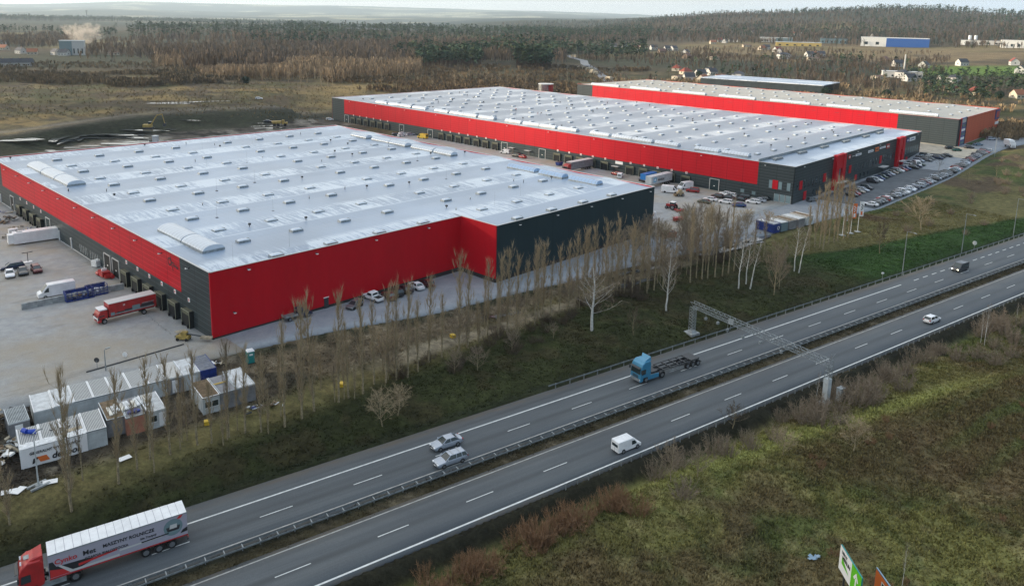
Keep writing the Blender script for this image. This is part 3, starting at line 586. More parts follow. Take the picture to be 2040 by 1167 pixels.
# ---- first warehouse
W1,W1E,ST_=144.1,120.77,59.15
r1_=thing('warehouse','low red and dark grey warehouse with pale blue-grey roof nearest the motorway','warehouse',(BX,BY,0),TH)
H1=12.02; D1=11.42
mb=MB(); mb.box(0,0,-.9,.3,12.2,5.2); mb.box(0,.3,5.2,.3,12.2,H1); mb.box(0,12.2,-.9,.3,134,5.2,0); mb.box(0,134,-.9,.3,W1,H1,0); mb.obj('dark_gable_wall','dark_cladding_t',r1_)
mb=MB(); mb.box(-.004,12.2,5.2,.3,134,H1); mb.obj('red_gable_wall','red_cladding_t',r1_)
mb=MB(); mb.box(-.02,-.02,0,ST_,.3,H1); mb.box(ST_-.3,-D1,0,ST_,0,H1); mb.obj('red_front_wall','flat_red_cladding',r1_)
mb=MB(); mb.box(ST_,-D1-.004,0,W1E+.004,-D1+.3,H1); mb.box(W1E-.3,-D1+.3,-1.3,W1E,W1,5.2); mb.obj('dark_front_wall','flat_dark_cladding',r1_)
mb=MB(); mb.box(W1E-.3,-D1+.3,5.2,W1E+.006,W1,H1); mb.box(.3,W1-.3,0,W1E-.3,W1,H1); mb.obj('red_rear_wall','red_cladding_t',r1_)
mb=MB(); mb.box(.1,.1,-1.7,ST_+.2,.35,0,0); mb.box(ST_-.2,-D1+.1,-1.7,ST_+.1,.1,0); mb.box(ST_,-D1+.12,-1.8,W1E-.1,-D1+.4,0); mb.obj('plinth','plinth',r1_)
mb=MB(); zigroof(mb,.1,ST_,.1,W1-.1,H1-.22,23,3.5,.28); zigroof(mb,ST_,W1E-.1,-D1+.1,W1-.1,H1-.22,23,3.5,.28); mb.obj('roof','roof_membrane',r1_)
mb=MB(); trim_loop(mb,[(0,0),(ST_,0),(ST_,-D1),(W1E,-D1),(W1E,W1),(0,W1)],H1,.34,.1); mb.obj('parapet_trim','trim',r1_)
S1L=[13.4,25.2,37,48.8,66.8,78.8,91,103]; T1L=[1.2,14,24.3,37,47,60,70,83,93,106,116,129]
pts=[(s,t) for s in S1L for t in T1L if not(t<0)]+[(67.3,-9.8),(79.3,-9.7),(91.3,-9.7),(103.3,-9.7)]
domes(r1_,[(s,t) for s,t in pts if not(s<54 and t<1.5 and False)],H1-.08,lambda p:p[0]+p[1])
for a,b in[(11.4,20.6),(21,32),(88.2,98.5),(99,110.2),(110.7,123)]: vault(r1_,6.2,a,b,H1-.2)
for a,b in[(-.2,9.8),(12.2,21.2),(23,34),(59.6,68.4),(69.2,80.4),(83.6,92.6),(92.9,103.2),(106.5,116.2)]: vault(r1_,110.6,a,b,H1-.2,'opal_blue' if a<40 else 'opal_dome',1.5)
rv=random.Random(3)
for k in range(34):
    s=rv.choice([3,10,20,31,43,55,61,72,85,97,106,116])+rv.uniform(-1,1); t=rv.uniform(2,140); h=rv.uniform(.35,.7)
    mb=MB(); mb.cyl((0,0,-.2),(0,0,h),.08,n=6); mb.cyl((0,0,h),(0,0,h+.22),.2,.17,6,1) if k%2 else mb.cbox(0,0,h,.45,.45,.4,0)
    o=mb.obj('roof_vent',['steel_dark','trim'],r1_); o.location=(s,t,H1-.1)
for k in range(16):
    s=[6,18,30,42,54,72,84,96,114][k%9]; t=[3,33,62,92,120][k%5]+rv.uniform(-2,2); mb=MB(); mb.cyl((0,0,-.2),(0,0,3.6),.015,.008,4); mb.cbox(0,0,0,.5,.5,.12); o=mb.obj('lightning_rod','steel_dark',r1_); o.location=(s,t,H1-.1)
for k,t in enumerate([9,15,21,27,33,39]): dock(r1_,'t',t,0,1,-.35,2.85,.85,4.2,1.65)
for t in[97.5,103.7,110,116.3]: dock(r1_,'t',t,0,1,-.35,2.6,.85,4.0,1.65)
gate(r1_,45.2,0,1,-.35,3.6,1.8,True); gate(r1_,50.2,0,1,-.35,3.6,1.8,True); gate(r1_,91.8,0,1,-.35,3.6,1.6); gate(r1_,124.6,0,1,-.35,3.6,1.6,True)
for k in range(5):
    for b0 in(56.6,63.6): 
        mb=MB(); mb.box(-.03,b0+1.15*k,.3,.0,b0+1.15*k+.85,1.95,0); mb.box(-.06,b0+1.15*k-.08,.22,-.005,b0+1.15*k,2.03,1); mb.obj('window',['glass','trim'],r1_)
for t in(74.1,83.2,137): mb=MB(); mb.box(-.25,t-.12,-.35,-.01,t+.12,2.3); mb.box(-.3,t-.3,1.9,-.01,t+.3,2.3); mb.obj('white_downpipe','white_paint',r1_)
mb=MB(); mb.box(-.07,52.5,-.4,-.005,90,-.28); mb.box(-.07,126.5,-.4,-.005,144,-.28); mb.obj('base_flashing','white_paint',r1_)
lights(r1_,[(0,8+12*k,11.0,-1,0) for k in range(12)]+[(7+14*k,0,11.2,0,-1) for k in range(4)]+[(66+13*k,-D1,11.2,0,-1) for k in range(5)]+[(4,0,3.8,0,-1)])
mb=MB()      # dark emblem: ring with script tail
for k in range(14):
    a,b=2*PI*k/14,2*PI*(k+1)/14
    for r0,r1v in((.55,.8),): mb.quad((-.06,16.6+r0*math.cos(a),10.1+r0*math.sin(a)),(-.06,16.6+r1v*math.cos(a),10.1+r1v*math.sin(a)),(-.06,16.6+r1v*math.cos(b),10.1+r1v*math.sin(b)),(-.06,16.6+r0*math.cos(b),10.1+r0*math.sin(b)))
for (y0,z0,y1,z1,w_) in[(16.2,11.2,15.2,8.6,.28),(15.6,10.2,14.9,10.1,.25),(14.9,9.6,14.9,10.3,.22),(14.9,9.6,14.3,9.7,.25),(14.3,9.7,14.3,10.3,.22),(14.3,9.7,13.7,9.6,.25),(13.7,9.5,13.7,10.2,.22),(13.7,9.6,13.0,9.5,.3),(13.0,9.4,12.9,10.1,.22)]:
    d=Vector((0,y1-y0,z1-z0)).normalized(); nn=Vector((0,-d.z,d.y))*w_/2; mb.quad((-.05,y0-nn.y,z0-nn.z),(-.05,y0+nn.y,z0+nn.z),(-.05,y1+nn.y,z1+nn.z),(-.05,y1-nn.y,z1-nn.z))
mb.obj('wall_emblem','black_text',r1_)
mb=MB(); mb.box(22.6,-.1,-.6,23.6,-.03,1.6,0); mb.box(22.5,-.12,1.6,23.7,-.02,1.75,1); mb.obj('side_door',['steel_dark','plate_white'],r1_)
# ---- second warehouse with the office front
LS,LT=133.0,267.8; H2=11.35; Z2=-1.15; WO=12.6
o2=st2w(185.18,-23.06); r2_=thing('warehouse','long red warehouse with a pale roof and dark office front, between the other two','warehouse',(o2[0],o2[1],0),TH)
mb=MB(); mb.box(0,0,Z2-.6,.3,WO,H2); mb.box(0,WO,Z2-.6,.3,255.8,3.5); mb.box(0,255.8,Z2-.6,.3,LT,H2); mb.obj('dark_dock_wall','dark_cladding_t',r2_)
mb=MB(); mb.box(-.004,WO,3.5,.3,255.8,H2); mb.box(LS-.3,0,2,LS,LT,H2); mb.box(0,LT-.3,Z2,LS,LT,H2); mb.obj('red_dock_wall','red_cladding_far',r2_)
mb=MB(); 
for a,b in((0,32.4),(41.2,99.8),(107.4,LS)): mb.box(a,0,Z2-.6,b,.3,H2)
mb.obj('office_wall','dark_cladding_s',r2_)
for a,b in((32.4,41.2),(99.8,107.4)):
    mb=MB(); mb.box(a,-1.3,Z2-.4,a+2.6,.3,H2+.3,0); mb.box(b-2.6,-1.3,Z2-.4,b,.3,H2+.3,0); mb.box(a+2.6,-1.1,6.5,b-2.6,.3,H2+.2,0); mb.box(a+2.6,-.5,Z2,b-2.6,-.1,6.5,1); mb.obj('entrance_tower',['flat_red_cladding','window_pale'],r2_)
    mb=MB(); mb.box(a+1,-3.0,1.6,b-1,-1.3,1.75,0); mb.obj('entrance_canopy','trim',r2_)
mb=MB(); zigroof(mb,.1,LS-.1,WO+.4,LT-.1,H2-.2,24,2,.3); mb.obj('roof','roof_membrane_far',r2_)
mb=MB(); mb.quad((.1,.1,H2-.35),(LS-.1,.1,H2-.35),(LS-.1,WO,H2-.1),(.1,WO,H2-.1)); mb.obj('office_roof','roof_membrane',r2_)
mb=MB(); mb.box(.2,WO,H2-.5,122,WO+.3,H2+.85); mb.obj('roof_upstand','galvanised',r2_)
mb=MB(); trim_loop(mb,[(0,0),(LS,0),(LS,LT),(0,LT)],H2,.3,.09); mb.obj('parapet_trim','trim',r2_)
pts=[(s,20+12.1*k) for k in range(20) for s in((14,27,40,53.5,73,86,100,113) if k%2==0 else (14,27.5,40.5,53,73,86,100,113))]
domes(r2_,[p for p in pts if p[1]<LT-4],H2-.05,lambda p:p[0]*.9+p[1])
for k in range(9):
    a=19+24.2*k+(4 if k%2 else 0)
    vault(r2_,6.0,a,a+10,H2-.2,'opal_dome',1.3); vault(r2_,6.0,a+11.5,a+21,H2-.2,'opal_dome',1.3)
for k in range(40):
    s=rv.uniform(4,128); t=rv.uniform(16,260); h=rv.uniform(.4,.8); mb=MB(); mb.cyl((0,0,-.2),(0,0,h),.12,n=5); mb.cbox(0,0,h,.5,.5,.4); o=mb.obj('roof_vent','steel_dark',r2_); o.location=(s,t,H2)
for s0 in(7,27,47,69,91,108):
    mb=MB()
    for k in range(8): mb.box(s0+k*.8,WO-2.6,H2-.1,s0+k*.8+.5,WO-1.8,H2+.55,0)
    mb.box(s0-.2,WO-2.8,H2-.25,s0+6.3,WO-1.6,H2-.1,0); mb.box(s0+1,WO-1.8,H2+.1,s0+5,WO-.6,H2+.3,0); mb.obj('roof_cooling_unit',['galvanised','steel_dark'],r2_)
D2=[39.8,46,52.1,58.1,64.3,76.4,82.6,88.7,94.8,101,137.5,143.7,149.7,155.8,161.9,168,174.2,216.7,222.9,229,235.1,241.3,247.1]
for t in D2: dock(r2_,'t',t,0,1,Z2,2.2,.6,3.0)
for t,o_ in((28.4,0),(109.5,0),(131.9,0),(182.6,0),(205,0),(253.6,0)): gate(r2_,t,0,1,Z2,2.75,1.7)
for t in(70.8,126.8,117.3): mb=MB(); mb.box(-1.6,t-1.5,1.2,-.02,t+1.5,1.32,0); mb.box(-.06,t-.6,Z2,-.01,t+.6,1.1,1); mb.obj('door_canopy',['trim','steel_dark'],r2_)
mb=MB(); mb.box(-.1,67.9,2.15,-.02,71.4,3.25); mb.obj('wall_board','plate_white',r2_)
def win(root,ax,a0,a1,z0,z1,m='glass',off=.03,fr='steel_dark'):
    mb=MB()
    if ax=='t': mb.box(-off,a0,z0,0.01,a1,z1,0); mb.box(-off-.03,a0-.07,z0-.08,-.005,a0,z1+.05,1); mb.box(-off-.03,a1,z0-.08,-.005,a1+.07,z1+.05,1); mb.box(-off-.03,a0,z0-.08,-.005,a1,z0,1)
    else: mb.box(a0,-off,z0,a1,.01,z1,0); mb.box(a0-.07,-off-.03,z0-.08,a0,-.005,z1+.05,1); mb.box(a1,-off-.03,z0-.08,a1+.07,-.005,z1+.05,1); mb.box(a0,-off-.03,z0-.08,a1,-.005,z0,1)
    mb.obj('window',[m,fr],root)
for a0,a1,z0,z1 in[(7.3,8.4,3.1,5.8),(3.9,5.1,3.1,5.7),(1.0,2.2,3.1,5.7),(17,18.4,-.1,1.1),(12.9,14.2,-.2,.9)]: win(r2_,'t',a0,a1,z0,z1,'window_pale')
mb=MB(); mb.box(-.09,5.3,3.0,-.004,7.2,6.0); mb.obj('red_window_panel','flat_red_cladding',r2_)
for a in(.6,2.6,4.6): win(r2_,'t',a,a+1.6,-1.0,1.5,'window_pale',fr='trim')
for s in[2.6,8.6,11.6,14.8,18,21.3,44.1,46.2,54.4,57.4,60.4,63.2,66.7,69.8,73,76.7,85,87.7,90.7,93.8,96.2,109.7,112.6,116,119.6,122.6,125.7,128.8]: win(r2_,'s',s,s+1.0,3.1,5.8,'glass' if s<108 else 'window_pale')
for s in[16,19,26,60,64,68,86,90,111,119,123]: win(r2_,'s',s,s+1.2,-.6,1.4)
for s,z0,z1 in[(4.6,3,6),(24.3,3,6),(48,3,6),(54.8,-.5,1.6),(80.8,2.8,6),(114.3,-.8,1.7),(8.5,-1,1.9)]:
    mb=MB(); mb.box(s,-.12,z0,s+2.2,-.004,z1); mb.obj('red_window_panel','flat_red_cladding',r2_)
mb=MB(); mb.box(80,-2.4,1.5,86,0,1.65); mb.obj('entrance_canopy','trim',r2_)
for s0,s1,z0,z1,m1,m2 in[(46.1,48.3,8.6,10.2,'red_paint','white_sign'),(49.2,52.6,9.0,9.7,'steel_dark','white_sign'),(53.4,59,8.9,9.7,'white_sign','blue_paint'),(66.6,72,8.7,9.6,'white_sign','blue_paint'),(74.4,78.2,8.4,10,'orange_panel','black_text'),(79.6,85.9,8.9,9.6,'white_sign','blue_paint'),(87.2,91,8.2,10.1,'red_paint','white_sign'),(112.8,115.6,8.3,10.1,'blue_paint','white_sign'),(116.8,124.2,8.5,10,'white_sign','blue_paint')]:
    mb=MB(); mb.box(s0,-.2,z0,s1,-.01,z1,0); w_=(s1-s0)/7
    for k in range(5): mb.box(s0+w_*(k+1),-.22,z0+(z1-z0)*.3,s0+w_*(k+1)+w_*.7,-.2,z0+(z1-z0)*(.7 if k%2 else .62),1)
    mb.obj('shop_sign',[m1,m2],r2_)
lights(r2_,[(0,10+24*k,10.6,-1,0) for k in range(11)]+[(6+24*k,0,10.8,0,-1) for k in range(6)])
# ---- third warehouse
LB,LT3=80.0,226.7; Z3=3.3; H3=15.75
r3_=thing('warehouse','bright red warehouse with tan roof and an orange end wall, farthest of the three','warehouse',(206.66,353.11,0),TH)
JT=(1810-1910)  # joint measured along t below
mb=MB(); mb.box(0,0,Z3-3,.3,26.5,H3); mb.obj('dark_wall','dark_cladding_t',r3_); mb=MB(); mb.box(0,214,Z3-5,.3,LT3,H3); mb.obj('dark_wall','dark_cladding_t',r3_)
mb=MB(); mb.box(-.004,26.5,Z3-5,.3,214,H3); mb.obj('red_wall','red_cladding_far',r3_)
mb=MB(); mb.box(14,0,Z3-1.4,LB,.3,H3); mb.box(LB-.3,.3,Z3,LB,LT3,H3); mb.obj('orange_end_wall','orange_cladding',r3_)
mb=MB(); mb.box(.3,.02,Z3-2,4.2,.3,H3,0); mb.box(4.2,-.25,Z3-2,5.2,.3,H3+.25,1); mb.box(5.2,-.2,Z3-2,12.6,.3,H3+.2,2); mb.box(12.6,-.25,Z3-2,14,.3,H3+.25,0)
for k in range(6): mb.box(5.8,-.26,Z3+.2+k*2.05,12.0,-.2,Z3+1.35+k*2.05,3 if k%2==0 else 4)
mb.box(5.8,-.26,H3-2.1,12,-.2,H3-.3,5); mb.obj('banner_panel',['black_hole','red_paint','blue_paint','window_pale','white_sign','cabin_wall'],r3_)
mb=MB(); mb.box(71,-.3,H3-5.5,LB,-.02,H3-.4,0); mb.box(73,-.33,H3-4.6,LB-.8,-.3,H3-1.2,1); mb.box(72.5,-.3,H3-8.2,LB-.6,-.02,H3-6.8,2); mb.obj('shop_sign',['blue_paint','red_paint','white_sign'],r3_)
mb=MB(); zigroof(mb,.1,LB-.1,.1,LT3-.1,H3-.2,24,0,.3); mb.obj('roof','roof_membrane_tan',r3_)
mb=MB(); trim_loop(mb,[(0,0),(LB,0),(LB,LT3),(0,LT3)],H3,.3,.09); mb.obj('parapet_trim','red_paint',r3_)
domes(r3_,[(s,8+12.1*k) for k in range(18) for s in((10,26,42,58,70) if k%2 else (18,34,50,66))],H3-.05,lambda p:p[1])
for k in range(7): vault(r3_,4.5,10+31*k,32+31*k,H3-.15,'opal_dome',1.1)
dock(r3_,'t',18.6,0,1,Z3-2.6,Z3+1.2,.7,Z3+2.4,hw=2.2); 
mb=MB()
for k in range(18): mb.cbox(-.05,8+12*k,H3-2.3,.12,2.2,.12)
mb.obj('wall_fittings','steel_dark',r3_)
mb=MB(); mb.box(14,-3.4,Z3-2.8,LB+3,-1.0,Z3-.1,0); g_=mb.obj('grass_strip',[newmat('lawn')[0]],None); MATS['lawn'].node_tree.nodes['Principled BSDF'].inputs['Base Color'].default_value=(.03,.075,.02,1); g_.location=(206.66,353.11,-.0); g_.rotation_euler=(0,0,TH); tag(g_,kind='structure')
# ================================================================ VEHICLES
def body_prism(mb,prof,hw,mi=0,ch=.07,top=.0):
    cx=sum(p[0] for p in prof)/len(prof); cz=sum(p[1] for p in prof)/len(prof); zt=max(p[1] for p in prof)
    def sc(k,y):
        r=[]
        for x,z in prof:
            f=1-k/ max(1e-3,math.hypot(x-cx,z-cz)); yy=y*(1-top*max(0,(z-cz)/(zt-cz)))
            r.append((cx+(x-cx)*f,yy,cz+(z-cz)*f))
        return r
    mb.loft([sc(ch,-hw),sc(0,-hw+ch),sc(0,hw-ch),sc(ch,hw)],mi)
def wheel(root,x,y,r=.33,w=.22,rim=True,name='wheel'):
    mb=MB(); mb.cyl((0,-w/2,0),(0,w/2,0),r,n=14); o=mb.obj(name,'tyre',root,smooth=40); o.location=(x,y,r)
    if rim:
        m=MB(); m.cyl((0,-w/2-.012,0),(0,w/2+.012,0),r*.62,n=10); m.obj('rim','rim',o,smooth=40)
    return o
CARD={ # L,W, belt/hood heights (rear..front), greenhouse x at belt (rear,front), at roof (rear,front), roof z
 'sedan':(4.65,1.80,[(-1,.62),(-.97,.90),(-.62,.96),(-.1,.95),(.36,.93),(.55,.90),(.9,.76),(1,.52)],(-1.75,1.05),(-1.05,.25),1.42),
 'hatch':(4.15,1.76,[(-1,.60),(-.98,.90),(-.7,.98),(-.1,.96),(.4,.94),(.58,.90),(.92,.76),(1,.52)],(-1.98,1.10),(-1.60,.30),1.47),
 'estate':(4.75,1.82,[(-1,.60),(-.98,.92),(-.7,.97),(-.1,.96),(.36,.94),(.55,.90),(.9,.77),(1,.52)],(-2.26,1.10),(-1.95,.30),1.48),
 'suv':(4.55,1.88,[(-1,.66),(-.98,1.0),(-.7,1.10),(-.1,1.08),(.42,1.06),(.6,1.02),(.93,.90),(1,.6)],(-2.15,1.15),(-1.80,.42),1.70)}
def make_car(kind,col,detail=False):
    L,W,hp,gb,gt,zt=CARD[kind]; hw=W/2; t=thing('car',None,None)
    rings=[]
    for fx,z in hp:
        x=fx*L/2; h=hw*(1 if abs(fx)<.8 else (.95 if abs(fx)<.96 else .82)); zb=.22 if abs(fx)<.96 else .34
        rings.append([(x,-h*.9,zb),(x,-h,zb+.2),(x,-h,z-.16),(x,-h*.95,z-.04),(x,-h*.6,z+.02),(x,0,z+.03),(x,h*.6,z+.02),(x,h*.95,z-.04),(x,h,z-.16),(x,h,zb+.2),(x,h*.9,zb)])
    mb=MB(); mb.loft(rings); zb=hp[3][1]-.02
    rw,bw=hw*.70,hw*.90
    mb.loft([[(gt[0]-.06,-rw,zt-.05),(gt[1]+.06,-rw,zt-.05),(gt[1]+.06,rw,zt-.05),(gt[0]-.06,rw,zt-.05)],[(gt[0],-rw*.95,zt-.01),(gt[1],-rw*.95,zt-.01),(gt[1],rw*.95,zt-.01),(gt[0],rw*.95,zt-.01)],[(gt[0]+.2,-rw*.7,zt+.01),(gt[1]-.2,-rw*.7,zt+.01),(gt[1]-.2,rw*.7,zt+.01),(gt[0]+.2,rw*.7,zt+.01)]])
    for sy in(-1,1):   # pillars
        for (xb,xt) in((gb[0],gt[0]),(gb[1],gt[1])): mb.cyl((xb,sy*bw,zb),(xt,sy*rw,zt-.03),.055,.05,5)
        xm=(gb[0]+gb[1])/2+.05; mb.cyl((xm,sy*(bw+.01),zb),(xm-.02,sy*(rw+.01),zt-.04),.05,.045,4)
        if kind in('estate','suv'): xm=gb[0]+.85; mb.cyl((xm,sy*(bw+.01),zb),(xm+.05,sy*(rw+.01),zt-.04),.05,.045,4)
        mb.cbox(gb[1]-.25,sy*(hw+.08),zb+.08,.12,.18,.13)
    body=mb.obj('body',col,t,smooth=35)
    g=MB(); g.loft([[(gb[0],-bw,zb),(gb[1],-bw,zb),(gb[1],bw,zb),(gb[0],bw,zb)],[(gt[0],-rw,zt-.05),(gt[1],-rw,zt-.05),(gt[1],rw,zt-.05),(gt[0],rw,zt-.05)]]); g.obj('windows','glass',t)
    for sx in(-.30,.31):
        for sy in(-1,1): wheel(t,sx*L*.98,sy*(hw-.08),.32,.22,detail)
    z=hp[-1][1]+.05
    if detail:
        for sy in(-1,1):
            m=MB(); m.cbox(L/2*.955,sy*hw*.66,z+.06,.2,.36,.15); m.obj('headlight','headlamp',t)
            m=MB(); m.cbox(-L/2*.975,sy*hw*.72,.80,.12,.28,.2); m.obj('tail_light','tail_lamp',t)
        m=MB(); m.cbox(L/2*.99,0,.55,.05,.8,.14); m.obj('grille','steel_dark',t); m=MB(); m.cbox(L/2*1.0,0,.40,.04,.5,.1); m.cbox(-L/2*.995,0,.62,.04,.5,.1); m.obj('number_plate','plate_white',t)
        if kind=='estate':
            m=MB(); 
            for xx in(-1.2,-.1): m.cbox(xx,0,zt+.1,.06,1.3,.04)
            m.obj('roof_bars','trim',t)
    return t,body
def paint(n,c,met=.3,r=.35): return mat('paint_'+n,c,r,met,spec=.6,coat=.5)
for n_,c_,m_ in[('white',(.80,.81,.82),0),('silver',(.40,.45,.52),.3),('black',(.012,.013,.015),.1),('dark_grey',(.05,.053,.06),.4),('blue',(.02,.06,.20),.4),('dark_blue',(.012,.025,.07),.3),('red',(.30,.012,.012),.1),('dark_red',(.12,.012,.014),.3),('green',(.01,.12,.08),.2),('dark_green',(.03,.06,.035),.2),('beige',(.32,.28,.22),.3),('grey',(.19,.20,.21),.5),('light_blue',(.20,.30,.38),.4),('brown',(.07,.045,.035),.3)]: paint(n_,c_,m_)
PROTO={}
def car(kind,colr,loc,rz,label,group=None,detail=False,cat='car'):
    k=(kind,detail)
    if k not in PROTO:
        t,b=make_car(kind,'paint_'+colr,detail); PROTO[k]=reg(t)
        for ch in KID[t.name]:
            if ch.name.startswith('body'): ch.material_slots[0].link='OBJECT'
    o=place(PROTO[k],loc,rz,label,group,cat=cat)
    for ch in o.children if o is not PROTO[k] else KID[PROTO[k].name]:
        if ch.name.split('.')[0]=='body': ch.material_slots[0].link='OBJECT'; ch.material_slots[0].material=MATS['paint_'+colr]
    return o
def carpx(kind,colr,px,py,rz,label,group=None,detail=False): 
    x,y,z=gp(px,py); return car(kind,colr,(x,y,z+.02),rz,label,group,detail)
def roadcar(kind,colr,px,py,back,label,detail=True): return carpx(kind,colr,px,py,PH+(PI if back else 0),label,None,detail)
# vans
def make_van(L,W,H,col,hood=.9,detail=True,name='van',rw=True):
    t=thing(name,None,None); h=L/2; hz=H*.46
    prof=[(-h,.3),(-h,H*.97),(-h+.15,H),(h-hood-1.0*(H/2.5),H),(h-hood-.85*(H/2.5),H*.985),(h-hood*.75,hz+.12),(h-.12,hz-.12),(h,hz-.35),(h,.3)]
    mb=MB(); body_prism(mb,prof,W/2,0,.08,.07)
    for sy in(-1,1): mb.cbox(h-hood*.9-.15,sy*(W/2+.1),hz+.15,.15,.2,.28)
    mb.obj('body',col,t,smooth=30)
    a=prof[4]; b=prof[5]; g=MB(); ex=.03
    g.quad((b[0]-.02+ex,-W*.41,b[1]+.06),(b[0]-.02+ex,W*.41,b[1]+.06),(a[0]+.06+ex,W*.37,a[1]-.08),(a[0]+.06+ex,-W*.37,a[1]-.08)); g.obj('windscreen','glass',t)
    for sy in(-1,1):
        g=MB(); yo=sy*(W/2+.015); yt=sy*(W/2*.955+.015); x1=b[0]-.22; g.quad((x1,yo,hz+.05),(x1-1.0,yo,hz+.05),(x1-1.0,yt,H*.80),(a[0]+.12,yt,H*.80)); g.obj('side_window','glass',t)
        g=MB(); g.cbox(h-.03,sy*W*.36,hz-.32,.12,.28,.22); g.obj('headlight','headlamp',t)
    if rw: g=MB(); g.cbox(-h-.0,0,H*.66,.03,W*.66,H*.22); g.cbox(-h-.01,0,H*.45,.03,.02,H*.8); g.obj('rear_window','glass',t)
    for sx in(-.29,.32):
        for sy in(-1,1): wheel(t,sx*L,sy*(W/2-.09),.34,.24,detail)
    return t
def putpx(t,px,py,rz,label,cat,group=None,name=None):
    x,y,z=gp(px,py); t.location=(x,y,z+.02); t.rotation_euler=(0,0,rz); return tag(t,label,cat,group)
def putst(t,s,tt,rz,label,cat,group=None,dz=.02):
    x,y=st2w(s,tt); t.location=(x,y,gz(x,y)+dz); t.rotation_euler=(0,0,rz); return tag(t,label,cat,group)
# ---- on the motorway
roadcar('sedan','silver',889,888,True,'silver saloon driving left on the northern carriageway beside the white edge line')
roadcar('estate','silver',897,921,True,'silver estate car with roof bars driving left next to the central guard rail')
roadcar('hatch','white',1856,641,False,'white hatchback driving right on the southern carriageway')
t=make_van(4.3,1.72,1.85,'white_paint',.85); putpx(t,1247,893,PH,'small white panel van driving right on the southern carriageway','van')
t=make_van(4.9,1.95,2.0,'paint_dark_grey',.75); 
m=MB(); m.cbox(2.46,-.66,.62,.04,.26,.16); m.cbox(2.46,.66,.62,.04,.26,.16); m.obj('lit_headlight','lit_headlamp',t)
for sy in(-1,1): m=MB(); m.cbox(-.9,sy*.985,1.35,2.4,.03,.5); m.obj('side_window','glass',t)
putpx(t,1912,538,PH+PI,'dark minibus with lit headlights driving left near the street lamps','minibus')
# ---- lorries
def cab(t,col,L=2.35,W=2.5,H=3.75,z0=.35,visor=True,low=False):
    prof=[(-L,z0+.55),(-L,H-.35),(-L+.25,H),(-.95,H-.02),(-.38,H-.42),(-.13,H-1.05) if not low else (-.3,H-.5),(-.02,z0+1.15),(0,z0+.2),(-.05,z0),(-.55,z0),(-.6,z0+.62),(-1.7,z0+.62),(-1.75,z0+.3)]
    mb=MB(); body_prism(mb,prof,W/2,0,.1,.03); mb.obj('cab',col,t,smooth=30)
    g=MB(); g.quad((.02,-W*.44,z0+1.35),(.02,W*.44,z0+1.35),(-.11,W*.42,H-1.1),(-.11,-W*.42,H-1.1)); g.obj('windscreen','glass',t)
    if visor: g=MB(); g.loft([[(-.02,-W*.46,H-.92),(.22,-W*.44,H-1.05),(.22,W*.44,H-1.05),(-.02,W*.46,H-.92)],[(-.12,-W*.46,H-.84),(.2,-W*.44,H-.98),(.2,W*.44,H-.98),(-.12,W*.46,H-.84)]]); g.obj('sun_visor','steel_dark',t)
    for sy in(-1,1):
        g=MB(); yo=sy*(W/2+.012); g.quad((-.22,yo,z0+1.25),(-1.15,yo,z0+1.3),(-1.15,yo,H-1.25),(-.34,yo,H-1.25)); g.obj('side_window','glass',t)
        g=MB(); g.cbox(-.05,sy*(W/2+.2),H-1.45,.16,.25,.6); g.obj('mirror','steel_dark',t)
        g=MB(); g.cbox(0,sy*W*.38,z0+.42,.08,.38,.2); g.obj('headlight','headlamp',t)
    g=MB()
    for k in range(5): g.cbox(.005,0,z0+.35+k*.17,.05,W*.52,.09)
    g.obj('grille','steel_dark',t)
def tractor(t,col,x0,fairing=None,H=3.75):
    mb=MB(); 
    M=Matrix.Translation((x0,0,0)); n0=set(bpy.data.objects)
    cab(t,col,H=H); new=[o for o in bpy.data.objects if o not in n0]
    for o in new: o.location=(x0,0,0)
    mb.box(x0-6.0,-.42,.75,x0-2.2,-.28,1.0); mb.box(x0-6.0,.28,.75,x0-2.2,.42,1.0); mb.box(x0-5.4,-.5,1.0,x0-4.2,.5,1.15); mb.obj('chassis','steel_dark',t)
    for sy in(-1,1):
        mb=MB(); mb.box(x0-4.25,sy*1.2-.12*1,.42,x0-1.75,sy*1.2+.02,1.12) if sy>0 else mb.box(x0-4.25,-1.22,.42,x0-1.75,-1.08,1.12); mb.obj('side_skirt',fairing or col,t)
        mb=MB(); mb.box(x0-3.9,sy*.45 if sy>0 else -1.05,.5,x0-2.5,1.05 if sy>0 else -.45,1.1); mb.obj('fuel_tank','galvanised',t)
        wheel(t,x0-1.4,sy*1.05,.51,.32); wheel(t,x0-5.1,sy*.98,.51,.5)
        mb=MB(); mb.cyl((x0-5.1,sy*.7,.56),(x0-5.1,sy*1.24,.56),.62,n=12,cap=False); mb.obj('mudguard','steel_dark',t)
ag=Matrix
def side_matrix(x,z,y=-1.29): return Matrix.Translation((x,y,z))@Matrix.Rotation(PI/2,4,'X')
